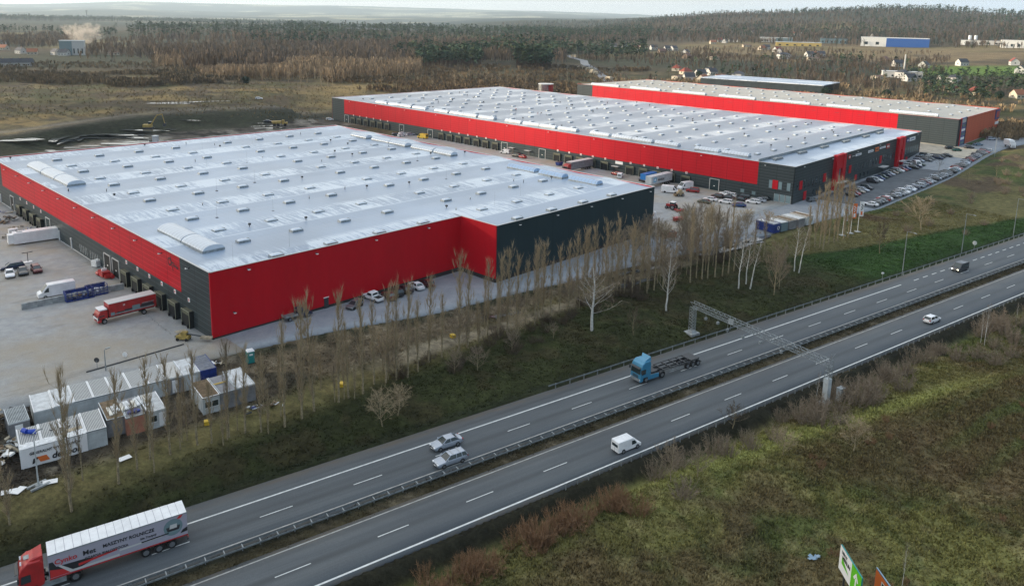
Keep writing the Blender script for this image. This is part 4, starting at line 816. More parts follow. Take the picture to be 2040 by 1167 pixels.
# facing: trucks driving left show their left flank (local +y) -> text must read along -x
def flank(x,z,y=1.30): return Matrix.Translation((x,y,z))@Matrix.Rotation(PI,4,'Z')@Matrix.Rotation(PI/2,4,'X')
def semi_red():
    t=thing('articulated_lorry',None,None); x0=8.35
    tractor(t,'red_paint',x0,'galvanised')
    mb=MB(); mb.loft([[(x0-1.0,-.9,3.72),(x0-1.0,.9,3.72),(x0-2.3,1.1,3.72),(x0-2.3,-1.1,3.72)],[(x0-1.5,-.8,4.0),(x0-1.5,.8,4.0),(x0-2.3,1.05,4.12),(x0-2.3,-1.05,4.12)]]); mb.obj('roof_deflector','red_paint',t)
    mb=MB(); mb.cbox(x0-.9,0,3.78,.5,.7,.06); mb.obj('roof_hatch','galvanised',t)
    for sy in(-.7,-.35,.35,.7): mb=MB(); mb.cyl((x0-.45,sy,3.55),(x0-.3,sy,3.55),.1,n=8); mb.obj('roof_lamp','headlamp',t)
    xa,xb=-8.0,5.6
    mb=MB(); mb.box(xa,-1.27,1.25,xb,1.27,3.97); mat('curtain_lilac',(.37,.355,.42),.5); mb.obj('trailer_body','curtain_lilac',t)
    mb=MB(); 
    for k in range(17): x=xa+.02+k*.8; mb.loft([[(x,-1.28,3.97),(x,-1.28,4.0),(x,0,4.03),(x,1.28,4.0),(x,1.28,3.97)],[(x+.76,-1.28,3.97),(x+.76,-1.28,4.0),(x+.76,0,4.03),(x+.76,1.28,4.0),(x+.76,1.28,3.97)]])
    mb.obj('trailer_roof','white_paint',t)
    mb=MB(); mb.box(xa,-1.28,3.86,xb,-1.275,3.97); mb.box(xa,1.272,3.84,xb,1.282,3.97); mb.obj('roof_edge','galvanised',t)
    mb=MB(); mb.box(xa,-1.28,1.1,xb,1.285,1.245); mb.obj('trailer_side_rail','red_paint',t)
    mb=MB(); y=1.275; q=lambda pts,mi,d: mb.add([(x,y+d,z) for x,z in pts],[tuple(range(len(pts)))],mi)
    q([(5.55,1.3),(5.55,3.1),(5.2,3.1),(4.9,2.45),(2.0,2.3),(1.2,2.0),(3.4,1.3)],0,.003); q([(5.5,1.3),(5.5,2.25),(4.1,1.9),(3.4,1.3)],1,.008)
    q([(3.7,1.32),(4.75,2.45),(4.5,2.5),(3.45,1.55),(-1,1.55),(-1,1.32)],2,.012); q([(2.9,1.72),(-.8,2.1),(-.8,2.3),(2.9,2.0)],1,.015); q([(-1,1.85),(-5.3,1.9),(-5.3,2.1),(-1,2.05)],2,.012); q([(-3.2,1.92),(-6.0,2.0),(-6.0,2.15),(-3.2,2.07)],0,.02)
    q([(-6.5+1.0*math.cos(a),2.65+1.0*math.sin(a)) for a in np.linspace(0,2*PI,24)[:-1]],3,.018); q([(-5.9,2.2),(-7.1,2.2),(-7.25,2.75),(-5.75,2.75)],4,.022); q([(-6.1,2.5),(-6.9,2.5),(-6.9,3.0),(-6.2,3.0)],2,.026)
    q([(-6.9,3.5),(-7.3,3.5),(-7.6,3.85),(-7.2,3.85)],1,.02); q([(-7.5,2.0),(-7.98,2.2),(-7.98,1.7),(-7.2,1.6)],0,.02)
    mb.obj('side_graphics',['black_text','red_text','trim','window_pale','steel_dark'],t)
    text('Cynko',.78,'red_text',t,flank(5.05,2.72,1.30)); text('Met',.78,'black_text',t,flank(2.45,2.72,1.30)); text('MASZYNY ROLNICZE',.56,'black_text',t,flank(.55,2.9,1.30),sx=.95)
    text('CZARNA BIAŁOSTOCKA',.40,'steel_dark',t,flank(2.3,2.18,1.31),sx=.95); text('Siła Tradycji',.34,'steel_dark',t,flank(-3.1,2.35,1.30))
    for k,xx in enumerate((-3.6,-4.95,-6.3)):
        for sy in(-1,1): wheel(t,xx,sy*1.05,.5,.36)
    mb=MB(); mb.box(xa,-.5,.8,xb-1,-.35,1.1); mb.box(xa,.35,.8,xb-1,.5,1.1); mb.box(xa-.05,-1.2,.45,xa+.1,1.2,.6); mb.obj('trailer_chassis','steel_dark',t)
    for sy in(-1,1): mb=MB(); mb.cbox(xa-.03,sy*1.0,.8,.06,.35,.15); mb.obj('tail_light','tail_lamp',t)
    return t
t=semi_red(); u_=7.9; x,y=uv2w(6.2,85.9); t.location=(x,y,float(zr(6.2))+.02); t.rotation_euler=(0,0,PH+PI); tag(t,'red articulated lorry with a lettered white-roofed trailer at the bottom left','lorry')
def semi_blue():
    t=thing('articulated_lorry',None,None); x0=7.4; mat('paint_cab_blue',(.045,.24,.40),.35,.2,coat=.6)
    tractor(t,'paint_cab_blue',x0,None); 
    mb=MB(); mb.loft([[(x0-.9,-1.0,3.72),(x0-.9,1.0,3.72),(x0-2.35,1.15,3.72),(x0-2.35,-1.15,3.72)],[(x0-1.7,-.5,4.0),(x0-1.7,.5,4.0),(x0-2.35,1.0,4.35),(x0-2.35,-1.0,4.35)]]); mb.obj('roof_deflector','paint_cab_blue',t)
    mb=MB(); mb.box(x0-.02,-1.0,.42,x0+.05,1.0,.9); mb.obj('front_bumper','galvanised',t)
    xa,xb=-7.2,4.6; mb=MB()
    for sy in(-.5,.5): mb.box(xa+.5,sy-.07,1.1,xb,sy+.07,1.4)
    for xx in(-5.6,-3.3,-1.6,.2,2.0): mb.box(xx-.12,-1.22,1.2,xx+.12,1.22,1.4)
    mb.box(-6.6,-1.25,1.3,-4.6,1.25,1.48); mb.box(3.2,-.95,1.2,4.6,.95,1.45); mb.box(-6.6,-1.24,1.28,2.0,-1.16,1.4); mb.box(-6.6,1.16,1.28,2.0,1.24,1.4); mb.obj('skeleton_chassis','steel_dark',t)
    for sy in(-1,1):
        mb=MB(); mb.box(-2.9,sy*1.15-.03,.5,.6,sy*1.15+.03,.58); mb.box(-2.9,sy*1.15-.03,.8,.6,sy*1.15+.03,.88); mb.obj('side_guard','galvanised',t)
        for xx in(-3.9,-5.2,-6.5): wheel(t,xx,sy*1.02,.5,.36)
    mb=MB(); mb.box(xa-.1,-1.2,.6,xa+.02,1.2,.72); mb.box(xa,-.6,.7,xa+.9,-.5,1.2); mb.box(xa,.5,.7,xa+.9,.6,1.2); mb.obj('rear_bumper','steel_dark',t)
    return t
t=semi_blue(); x,y=uv2w(92.1,85.9); t.location=(x,y,float(zr(92.1))+.02); t.rotation_euler=(0,0,PH+PI); tag(t,'light blue lorry pulling an empty skeleton trailer towards the left','lorry')
def rigid(L,colbox,colcab,roofc='trim'):
    t=thing('box_lorry',None,None); n0=set(bpy.data.objects); cab(t,colcab,L=1.75,W=2.3,H=2.75,z0=.4,visor=False,low=True); 
    for o in [o for o in bpy.data.objects if o not in n0]: o.location=(L/2,0,0)
    mb=MB(); mb.box(L/2-1.7,-1.12,2.62,L/2-.35,1.12,2.82); mb.box(L/2-.35,-1.1,1.0,L/2+.06,1.1,1.3); mb.obj('white_cab_top','white_paint',t)
    mb=MB(); mb.box(-L/2,-1.25,1.15,L/2-1.95,1.25,3.55); mb.obj('cargo_box',colbox,t); mb=MB(); mb.box(-L/2-.02,-1.27,3.55,L/2-1.93,1.27,3.66); mb.obj('box_roof',roofc,t)
    mb=MB(); mb.box(-L/2+.1,-.45,.7,L/2-1.9,.45,1.1); mb.obj('chassis','steel_dark',t)
    for xx in(-L*.28,L/2-1.1):
        for sy in(-1,1): wheel(t,xx,sy*1.0,.47,.4)
    return t
t=rigid(10.4,'red_paint','red_paint')
mb=MB(); y=1.262
for a,b,z0,z1,mi in[(2.2,-4.8,1.35,1.6,0),(.6,-4.8,1.62,1.95,1),(-.8,-2.2,1.5,2.35,2),(-2.4,-4.6,1.9,2.25,1),(3.0,2.3,1.3,1.9,2),(1.9,.7,1.6,1.8,1),(-2.6,-4.8,2.3,2.45,0)]: mb.quad((a,y,z0),(b,y,z0),(b,y,z1),(a,y,z1),mi); y+=.002
mb.obj('side_graphics',['galvanised','steel_dark','window_pale'],t); text('H',.5,'white_sign',t,flank(.8,2.7,1.27))
putst(t,-6.9,21.2,TH+PI,'red box lorry with a white cab top backed up to the near loading docks','lorry',dz=.02)
# ---- west yard
WY=[('estate','dark_blue',24,536,3.9,'dark blue estate car parked farthest back in the left yard'),('sedan','white',20,550,-.95,'white saloon parked at the left edge of the yard'),('sedan','dark_grey',46,545,-.95,'dark saloon parked between a white and a red car in the left yard'),('hatch','dark_red',73,541,-.85,'red hatchback parked on its own at the end of four cars in the left yard')]
for k,(kd,cl,px,py,rz,lb) in enumerate(WY):
    carpx(kd,cl,px,py,rz,lb,'cars parked in the left yard')
t=make_van(6.6,2.05,2.65,'white_paint',.9,rw=True); putpx(t,113,588,TH+PI-.1,'long white panel van parked behind the concrete block wall','van')
# ---- cars along the red front wall
FW=[('hatch','grey',707,612,-2.0,'purple-grey hatchback parked beside the white pickup at the red wall'),('sedan','dark_red',775,594,2.2,'dark car parked just right of the white pickup'),('suv','black',789,587,2.2,'black off-roader third from the right in the row by the red wall'),('sedan','dark_grey',808,581,2.2,'dark grey car tucked behind the white saloon at the red wall'),('sedan','white',829,574,2.25,'white saloon parked near the inner corner of the red wall'),('hatch','dark_red',851,569,2.2,'dark red hatchback last in the row nearest the inner corner')]
for kd,cl,px,py,rz,lb in FW: carpx(kd,cl,px,py,rz,lb,'cars parked along the red front wall')
def pickup(colr,flat=False):
    t=thing('pickup_truck',None,None); mb=MB()
    prof=[(-2.6,.45),(-2.6,.95),(-.75,.98),(-.72,1.72),(-.55,1.8),(.55,1.8),(1.15,1.08),(2.35,.95),(2.6,.7),(2.6,.4)]
    if flat: prof=[(-.75,.45),(-.75,.95),(-.75,1.85),(-.55,2.0),(.55,2.0),(1.15,1.2),(2.0,1.0),(2.3,.7),(2.3,.4)]
    body_prism(mb,prof,.9,0,.07,.08); mb.obj('body',colr,t,smooth=30)
    g=MB(); g.quad((1.14,-.74,1.15),(1.14,.74,1.15),(.62,.68,1.72),(.62,-.68,1.72)); g.obj('windscreen','glass',t); g=MB(); g.quad((-.76,-.62,1.25),(-.76,.62,1.25),(-.745,.6,1.65),(-.745,-.6,1.65)); g.obj('rear_window','glass',t)
    for sy in(-1,1): g=MB(); g.quad((.95,sy*.91,1.12),(-.55,sy*.91,1.12),(-.5,sy*.87,1.62),(.55,sy*.87,1.62)); g.obj('side_window','glass',t)
    g=MB(); 
    if flat: g.box(-3.4,-1.05,.85,-.85,1.05,.95); g.box(-3.4,-1.05,.95,-3.36,1.05,1.3); g.box(-3.4,-1.05,.95,-.85,-1.01,1.3); g.box(-3.4,1.01,.95,-.85,1.05,1.3)
    else: g.box(-2.4,-.7,.96,-.95,.7,1.0)
    g.obj('load_bed','galvanised' if flat else 'black_hole',t)
    for sx in((-2.4,1.4) if flat else (-1.6,1.65)):
        for sy in(-1,1): wheel(t,sx,sy*.82,.37,.24)
    return t
t=pickup('white_paint'); putpx(t,743,597,2.45,'white double cab pickup parked by the red front wall','pickup'); t=pickup('paint_dark_blue',True); putpx(t,597,632,TH-.05,'small dark blue flatbed truck parked at the left of the red front wall','truck')
# ================================================================ SITE CABINS AND YARD CLUTTER
def cabin(label,s,t,rz,wall='cabin_wall',roof='galvanised',ribs=True,L=6.0,W=2.42,H=2.6,door=None,windows=0,lift=0,cat='site cabin',ribm=None,group=None,gable_win=False):
    """origin at the front-left bottom corner; x across the front, y going back"""
    r=thing('site_cabin',label,cat,group=group); x,y=st2w(s,t); cx,cy=x+math.cos(TH+rz)*W/2-math.sin(TH+rz)*L/2,y+math.sin(TH+rz)*W/2+math.cos(TH+rz)*L/2
    r.location=(x,y,gz(cx,cy)+.05+lift); r.rotation_euler=(0,0,TH+rz)
    mb=MB(); mb.box(.02,.02,.1,W-.02,L-.02,H-.12); mb.obj('wall',wall,r)
    mb=MB()
    for a,b in((0,0),(W-.14,0),(0,L-.14),(W-.14,L-.14)): mb.box(a,b,0,a+.14,b+.14,H-.14)
    mb.box(.14,-.0,0,W-.14,.12,.14); mb.box(.14,-.0,H-.26,W-.14,.1,H-.13); mb.obj('frame',wall,r)
    mb=MB(); mb.box(-.01,-.01,H-.12,W+.01,L+.01,H-.03,0)
    if ribs:
        for k in range(13): xx=.12+k*(W-.3)/12; mb.box(xx,.1,H-.03,xx+.09,L-.1,H+.04,1)
    mb.box(0,0,H-.03,.11,L,H+.07,2); mb.box(W-.11,0,H-.03,W,L,H+.07,2); mb.box(.11,0,H-.03,W-.11,.1,H+.07,2)
    mb.obj('roof',[roof,ribm or roof,'white_paint' if wall=='cabin_wall' else ('cabin_wall' if wall!='blue_paint' else 'blue_paint')],r)
    if door is not None:
        mb=MB(); mb.box(door,-.05,.2,door+.9,-.005,2.2); mb.obj('door','white_paint',r)
        if wall in('cabin_wall_grey',): pass
    for k in range(windows):
        mb=MB(); x0=.35+k*1.0; mb.box(x0,-.05,1.05,x0+.8,-.005,1.95,0); mb.box(x0-.06,-.07,.98,x0+.86,-.04,1.05,1); mb.box(x0-.06,-.07,1.95,x0+.86,-.04,2.0,1); mb.obj('window',['glass','white_paint'],r)
    if gable_win:
        for k in range(2): mb=MB(); mb.box(-.04,.6+2.7*k,.6,-.005,2.6+2.7*k,2.1,0); mb.obj('window_panel','cabin_wall',r)
    return r
mat('cabin_roof_light',(.56,.58,.58),.5,nsc=1.2,namt=.12); mat('cabin_roof_dark',(.13,.16,.17),.6,nsc=1.2,namt=.2); mat('mossy_wood',(.17,.12,.07),.9,nsc=1.5,namt=.3); mat('bright_sheet',(.74,.72,.64),.4)
d1=(math.cos(-.16),math.sin(-.16)); rowA=[('cabin_wall','cabin_roof_light',0,None,'plain white roofed cabin, first of the long row at the left'),('cabin_wall','cabin_roof_light',0,None,'white roofed cabin second from the left in the long row, behind a poplar'),('cabin_wall','cabin_roof_dark',1,None,'ribbed roof cabin, third from the left in the long row'),('cabin_wall','cabin_roof_dark',1,None,'ribbed roof cabin, fourth from the left in the long row'),('cabin_wall','cabin_roof_dark',1,None,'ribbed roof cabin, fifth from the left in the long row'),('cabin_wall','cabin_roof_dark',1,None,'ribbed roof cabin, sixth from the left in the long row'),('cabin_wall','cabin_roof_dark',1,None,'ribbed roof cabin, seventh from the left in the long row'),('cabin_wall_grey','bright_sheet',1,.75,'cabin with gleaming corrugated roof and a white door, eighth in the long row'),('cabin_wall','cabin_roof_light',0,.9,'smooth white cabin between the gleaming roof and the blue container'),('blue_paint','blue_paint',1,None,'dark blue container at the right end of the long row')]
for k,(wl,rf,rb,dr,lb) in enumerate(rowA):
    cabin(lb,-30.6+2.44*k*d1[0],-11.3+2.44*k*d1[1],-.16,wl,rf,bool(rb),door=dr,ribm='trim' if rf!='blue_paint' else 'galvanised',group='site cabins in the long row',cat='container' if wl=='blue_paint' else 'site cabin')
cabin('old cabin with rusty ribbed roof standing alone left of the long row',-33.9,-12.6,-.12,'cabin_wall_grey','cabin_roof_light',True,L=5,door=.7,ribm='cabin_roof_dark')
cabin('blue-grey cabin cut off by the left edge of the picture',-37.8,-10.8,-.1,'paint_light_blue','cabin_roof_light',False)
# row with the contractor's banner
rz=-.17; bs,bt=-34.6,-20.7; dd=(math.cos(rz),math.sin(rz))
for k in range(4): 
    c_=cabin(['banner-fronted cabin at the left end with two blue drums on top','banner-fronted cabin second from the left, its roof littered with sheeting','banner-fronted cabin third from the left with planks on top','white cabin at the right end of the banner row with a clean ribbed roof'][k],bs+2.44*k*dd[0],bt+2.44*k*dd[1],rz,'cabin_wall','cabin_roof_dark',True,ribm='trim',group='site cabins behind the banner')
    if k==0: base=c_
M0=Matrix.Translation((base.location.x,base.location.y,base.location.z))@Matrix.Rotation(TH+rz,4,'Z')
ban=thing('banner','large white contractor banner with an orange and grey logo hung on the cabins','banner'); ban.matrix_world=M0
V=[];Q=[]
for i in range(31):
    for j in range(9):
        x=-.05+7.45*i/30; z=.08+2.55*j/8; V.append((x,-.10-.035*math.sin(x*2.3+z*1.7)-.02*math.sin(x*7),z+(.05*math.sin(x*1.9) if j==8 else 0)))
for i in range(30):
    for j in range(8): a=i*9+j; Q.append((a,a+9,a+10,a+1))
npobj('sheet',V,Q,'white_sign',ban,smooth=True)
V=[(-.05+7.45*i/30,-.12+ j*.45+.1*rv.random(),2.66+.12*rv.random()*(j>0)+.05) for i in range(31) for j in range(4)]; Q=[(i*4+j,i*4+4+j,i*4+5+j,i*4+1+j) for i in range(30) for j in range(3)]
npobj('loose_sheeting',V,Q,'sheet_plastic',ban)
mb=MB(); y=-.155; mb.add([(1.35,y,.45),(2.0,y,1.25),(1.75,y,1.25),(1.3,y,1.1),(1.15,y,.45)],[(0,1,2,3,4)],0); mb.add([(1.35,y,.45),(2.3,y,.45),(2.3,y,.45),(2.3,y,.45)],[(0,1,2)],0)
mb.add([(2.05,y-.01,.5),(3.1,y-.01,.5),(2.75,y-.01,1.25),(1.72,y-.01,1.25)],[(0,1,2,3)],1); mb.obj('logo',['black_text','orange_panel'],ban)
text('GENERALNY WYKONAWCA',.50,'black_text',ban,Matrix.Translation((.95,-.16,1.72))@Matrix.Rotation(PI/2,4,'X'),off=.02,sx=.87)
text('dekpol',1.15,'black_text',ban,Matrix.Translation((3.3,-.16,.52))@Matrix.Rotation(PI/2,4,'X')@Matrix(((1,.18,0,0),(0,1,0,0),(0,0,1,0),(0,0,0,1))),off=.03,sx=.98)
def onroof(o,lx,ly,lz,rz_=0): o.matrix_world=M0@Matrix.Translation((lx,ly,lz))@Matrix.Rotation(rz_,4,'Z')
for k,(lx,ly) in enumerate([(.9,4.3),(1.65,3.6)]):
    mb=MB(); mb.cyl((0,-.42,.32),(0,.42,.32),.31,n=12); mb.cyl((0,-.2,.32),(0,-.15,.32),.33,n=12); mb.cyl((0,.15,.32),(0,.2,.32),.33,n=12); o=mb.obj('drum','blue_paint',smooth=40); onroof(o,lx,ly,2.68,.5+k*.6); mat('drum_blue',(.01,.06,.42),.35); o.data.materials[0]=MATS['drum_blue']; tag(o,['blue drum lying left on the cabin roof','blue drum lying right of another drum on the cabin roof'][k],'drum','blue drums')
mb=MB()
for k in range(5): mb.box(0,k*.17,0,1.7,k*.17+.14,.05); mb.box(0,k*.17,.09,1.7,k*.17+.14,.14)
mb.box(.1,0,.05,.2,.85,.09); mb.box(1.4,0,.05,1.5,.85,.09); o=mb.obj('pallet','wood_pale'); onroof(o,5.4,1.2,2.7,.1); tag(o,'pale wooden pallet on the banner cabins roof','pallet')
mb=MB(); 
for k in range(26): a=rv.uniform(0,6); b=rv.uniform(-.5,.5); mb.at(a,3+b,.1+rv.random()*.25,rv.uniform(-1,1)).box(0,0,0,rv.uniform(.4,1.4),.05,.05)
mb.M=Matrix(); o=mb.obj('scrap_heap','steel_dark'); onroof(o,3.4,1,2.68); o.scale=(.4,.6,1); tag(o,'dark scrap lying on the banner cabins roof','scrap',kind='stuff')
# cabins right of the banner
def s_at(px,py): x,y,_=gp(px,py); return w2st(x,y)
a=s_at(212,873); cabin('dark brown container between the banner cabins and the terracotta one',a[0]+.2,a[1],-.15,'cabin_wall_grey','mossy_wood',False,W=2.42,cat='container')
a=s_at(253,868); tc1=cabin('terracotta orange container carrying bundled white sheets',a[0],a[1],-.15,'cabin_terracotta','cabin_wall_grey',False,cat='container')
a=s_at(296,857); cabin('small white cabin with one window beside the terracotta container',a[0],a[1],-.15,'cabin_wall','cabin_roof_light',True,windows=1,door=1.45)
M1=Matrix.Translation(tc1.location)@Matrix.Rotation(TH-.15,4,'Z')
for k in range(11):
    mb=MB(); L_=rv.uniform(2.0,2.9); mb.box(0,0,0,.42,L_,.16,0); mb.box(.1,.3,.16,.32,L_-.2,.22,0)
    o=mb.obj('sheet_bundle',['sheet_plastic' if k%3 else 'bright_sheet']); o.matrix_world=M1@Matrix.Translation((-1.6+k*.52,2.2+rv.uniform(-.4,.4)+k*.05,2.66))@Matrix.Rotation(rv.uniform(-.12,.12),4,'Z'); tag(o,'white bundle of metal sheets, %s from the left on the container roofs'%ORD(k+1),'sheet bundle','sheet bundles on the container roofs')
mb=MB(); mb.loft([[(x,-.4*f,0),(x,-.45*f,.3*f),(x,0,.42*f),(x,.45*f,.3*f),(x,.4*f,0)] for x,f in((0,.5),(.4,1),(1.1,1),(1.6,.5))]); o=mb.obj('tarpaulin_roll','blue_paint',smooth=50); o.matrix_world=M1@Matrix.Translation((.5,1.3,2.62)); tag(o,'crumpled blue tarpaulin on the terracotta container','tarpaulin')
a=s_at(405,827); cabin('weathered cabin with brown mossy roof, white front and two windows',a[0],a[1],-.15,'cabin_wall','mossy_wood',True,windows=2,gable_win=True,ribm='mossy_wood')
cabin('grey flat-roofed cabin next to the mossy-roofed one',a[0]+2.5,a[1]-.3,-.15,'cabin_wall_grey','cabin_wall_grey',False)
cabin('pale grey cabin with a white roof at the right end of the group of three',a[0]+5.0,a[1]-.5,-.15,'cabin_wall_grey','cabin_roof_light',False,L=6.8,W=2.7)
mb=MB()
for k in range(9): mb.at(k*.2,0,0,.5).box(0,0,0,.09,.5,.03)
mb.M=Matrix(); o=mb.obj('striped_board','yellow_paint'); x,y=st2w(a[0]+3.2,a[1]+2.6); o.location=(x,y,gz(x,y)+2.74); o.rotation_euler=(0,0,TH-.1); tag(o,'yellow and black striped board on the grey cabin roof','board')
# toilet
t=thing('portable_toilet','teal portable toilet with white roof on the dark verge','toilet'); mb=MB(); mb.box(-.55,-.55,.1,.55,.55,2.05); mb.obj('body','teal_plastic',t); mb=MB(); mb.loft([[(-.6,-.6,2.05),(.6,-.6,2.05),(.6,.6,2.05),(-.6,.6,2.05)],[(-.6,-.6,2.15),(.6,-.6,2.15),(.6,.6,2.15),(-.6,.6,2.15)],[(-.4,-.4,2.32),(.4,-.4,2.32),(.4,.4,2.32),(-.4,.4,2.32)]]); mb.obj('roof','white_paint',t)
mb=MB(); mb.box(-.4,-.59,.2,.4,-.555,1.95); mb.obj('door','teal_plastic',t); mb=MB(); mb.box(-.28,-.61,1.45,.28,-.59,1.75); mb.obj('door_plate','plate_white',t); mb=MB(); mb.box(-.6,-.6,0,.6,.6,.1); mb.obj('base','steel_dark',t); putpx(t,499,722,TH-.2,'teal portable toilet with white roof on the dark verge','toilet')
# concrete block wall and cages
a=st2w(*s_at(44,616)); 
def pxv(px,py): return np.array(gp(px,py)[:2])
p0,p1=pxv(43,617),pxv(247,575); dv=(p1-p0); Lw=np.hypot(*dv); rz=math.atan2(dv[1],dv[0]); nb=int(Lw/2.4)
for k in range(nb):
    p=p0+dv*(k+.5)/nb; mb=MB(); w_=Lw/nb-.03; mb.box(-w_/2,-.3,0,w_/2,.3,1.15); mb.box(-w_/2+.05,-.3,1.15,w_/2-.05,.3,1.19); o=mb.obj('concrete_block','concrete'); o.location=(p[0],p[1],gz(*p)+.02); o.rotation_euler=(0,0,rz); tag(o,'grey concrete block, %s from the left in the yard wall'%ORD(k+1),'concrete block','concrete blocks in a wall across the yard')
def cage(L,W,H,fill):
    t=thing('waste_cage',None,None); mb=MB()
    for z in(.1,H*.4,H*.72,H): 
        mb.box(-L/2,-W/2,z-.04,L/2,-W/2+.06,z+.04); mb.box(-L/2,W/2-.06,z-.04,L/2,W/2,z+.04); mb.box(-L/2,-W/2,z-.04,-L/2+.06,W/2,z+.04); mb.box(L/2-.06,-W/2,z-.04,L/2,W/2,z+.04)
    for k in range(6):
        x=-L/2+.03+(L-.06)*k/5; 
        for y in(-W/2+.03,W/2-.03): mb.box(x-.04,y-.04,0,x+.04,y+.04,H+.02)
    mb.box(-L/2,-W/2,.05,L/2,W/2,.12); mb.obj('frame','blue_paint',t); mb=MB(); mb.box(-L/2+.02,W/2-.05,.1,L/2-.02,W/2-.02,H*.95); mb.box(-L/2-.02,-W/2,.1,-L/2+.02,W/2,H*.95); mb.obj('side_panel','blue_paint',t)
    r=random.Random(fill); 
    for k in range(9 if fill==1 else 16):
        m=MB(); s_=.42 if fill==1 else .33; rings=[]
        for j in range(5):
            a=PI*(j+.5)/5; rr_=s_*math.sin(a)*r.uniform(.85,1.1); rings.append([(rr_*math.cos(2*PI*q/7),rr_*math.sin(2*PI*q/7),-s_*math.cos(a)*.9) for q in range(7)])
        m.loft(rings); o=m.obj('waste_bag',['sheet_plastic' if fill==1 else r.choice(['cabin_wall_grey','mossy_wood','black_text','wood_pale','galvanised'])],t,smooth=60); o.location=(r.uniform(-L/2+.6,L/2-.6),r.uniform(-.4,.4),r.uniform(.5,H*.62))
    return t
t=cage(5.0,2.1,1.9,2); putpx(t,158,595,rz,'left blue waste cage filled with brown scrap','waste cage','blue waste cages'); t=cage(3.7,2.1,2.0,1); putpx(t,193,586,rz,'right blue waste cage filled with pale bags','waste cage','blue waste cages')
def lump(name,label,cat,px,py,n,size,mats,seed,group=None,h=.5,kind=None,spread=(1,1)):
    r=random.Random(seed); mb=MB()
    for k in range(n):
        mb.at(r.gauss(0,size*.4*spread[0]),r.gauss(0,size*.4*spread[1]),r.uniform(0,h),r.uniform(0,3),r.uniform(-.4,.4),r.uniform(-.4,.4)); a=r.uniform(.2,.7)*size*.35; mb.cbox(0,0,.1,a*r.uniform(1,3),a*r.uniform(.2,1),a*r.uniform(.08,.5),r.randrange(len(mats)))
    mb.M=Matrix(); o=mb.obj(name,mats); x,y,z=gp(px,py); o.location=(x,y,z+.05); return tag(o,label,cat,group,kind)
t=thing('white_tank','white plastic water tank beside the open gate','tank'); mb=MB(); mb.box(-1.1,-.9,.15,1.1,.9,1.5); 
for k in range(4): mb.cyl((-.8+.5*k,-.5,1.5),(-.8+.5*k,-.5,1.7),.18,n=8)
mb.box(-1.0,-.95,.4,1.0,.95,.6); mb.obj('body','sheet_plastic',t); putpx(t,196,530,TH+.3,'white plastic water tank beside the open gate','tank')
t=thing('red_machine','red machine with rolls parked by the gates of the left wall','machine'); 
mb=MB(); mb.box(-1.4,-.8,.4,1.4,.8,1.5); mb.box(-2.2,-.5,.3,-1.4,.5,1.0); mb.obj('body','red_paint',t)
for xx,yy in((-1.8,-.9),(-.4,-1.1),(1.6,-1.0),(1.9,.6)): mb=MB(); mb.cyl((xx-.7,yy,.5),(xx+.5,yy,.5),.42,n=10); mb.obj('roll','red_paint',t,smooth=40)
mb=MB(); mb.box(-.3,-.5,1.5,.0,.5,2.0); mb.box(.5,-.3,1.5,.6,-.2,2.3); mb.obj('control_box','plate_white',t); putpx(t,208,552,TH+PI*.5,'red machine with rolls parked by the gates of the left wall','machine')
# white trailer body near the far-left docks
t=thing('white_container','long white refrigerated container standing against the left wall','container'); mb=MB(); mb.box(-5.6,-1.25,.35,5.6,1.25,3.0); mb.obj('body','white_paint',t); mb=MB(); mb.box(-6.7,-.95,.5,-5.6,.95,2.7); mb.obj('cooling_unit','white_paint',t); mb=MB(); mb.cbox(-4.2,0,3.02,1.2,.8,.1); mb.cbox(3.9,0,1.6,.05,2.54,2.5); mb.obj('roof_hatch','galvanised',t)
for sy in(-1,1):
    for sx in(-3.5,3.5): wheel(t,sx,sy*.95,.4,.25)
putpx(t,80,480,TH-PI/2+1.47,'long white refrigerated container standing against the left wall','container')
for k,(px,py,l,c_) in enumerate([(27,468,'small white generator box among pallets in the left yard','generator')]):
    t=thing('generator',l,c_); mb=MB(); mb.box(-1,-.6,.4,1,.6,1.6); mb.obj('body','white_paint',t); mb=MB(); mb.box(-.9,-.5,0,.9,.5,.4); mb.box(.3,-.63,.7,.8,-.6,1.3); mb.obj('base','steel_dark',t); putpx(t,px,py,TH,l,c_)
for k,(px,py,n,sz,ms,lb) in enumerate([(8,474,14,2.2,['wood_pale','steel_dark','mossy_wood'],'pile of timber and pallets at the left edge of the yard'),(20,476,8,1.5,['wood_pale','mossy_wood'],'low stack of planks in front of the generator'),(55,457,14,1.8,['sheet_plastic','blue_paint','plate_white','wood_pale'],'heap of white and blue packaging near the far docks'),(30,455,10,1.6,['mossy_wood','steel_dark'],'small heap of brown rubble behind the generator'),(12,440,26,4.0,['steel_dark','galvanised','mossy_wood'],'spread of dark scaffolding at the left edge'),(40,470,8,1.3,['steel_dark','mossy_wood'],'dark crate pile right of the generator'),(15,425,12,2.4,['blue_paint','galvanised','wood_pale'],'blue and wooden crates at the foot of the far docks')]):
    lump('material_pile',lb,'pile',px,py,n,sz,ms,20+k,'material piles in the left yard',kind=None)
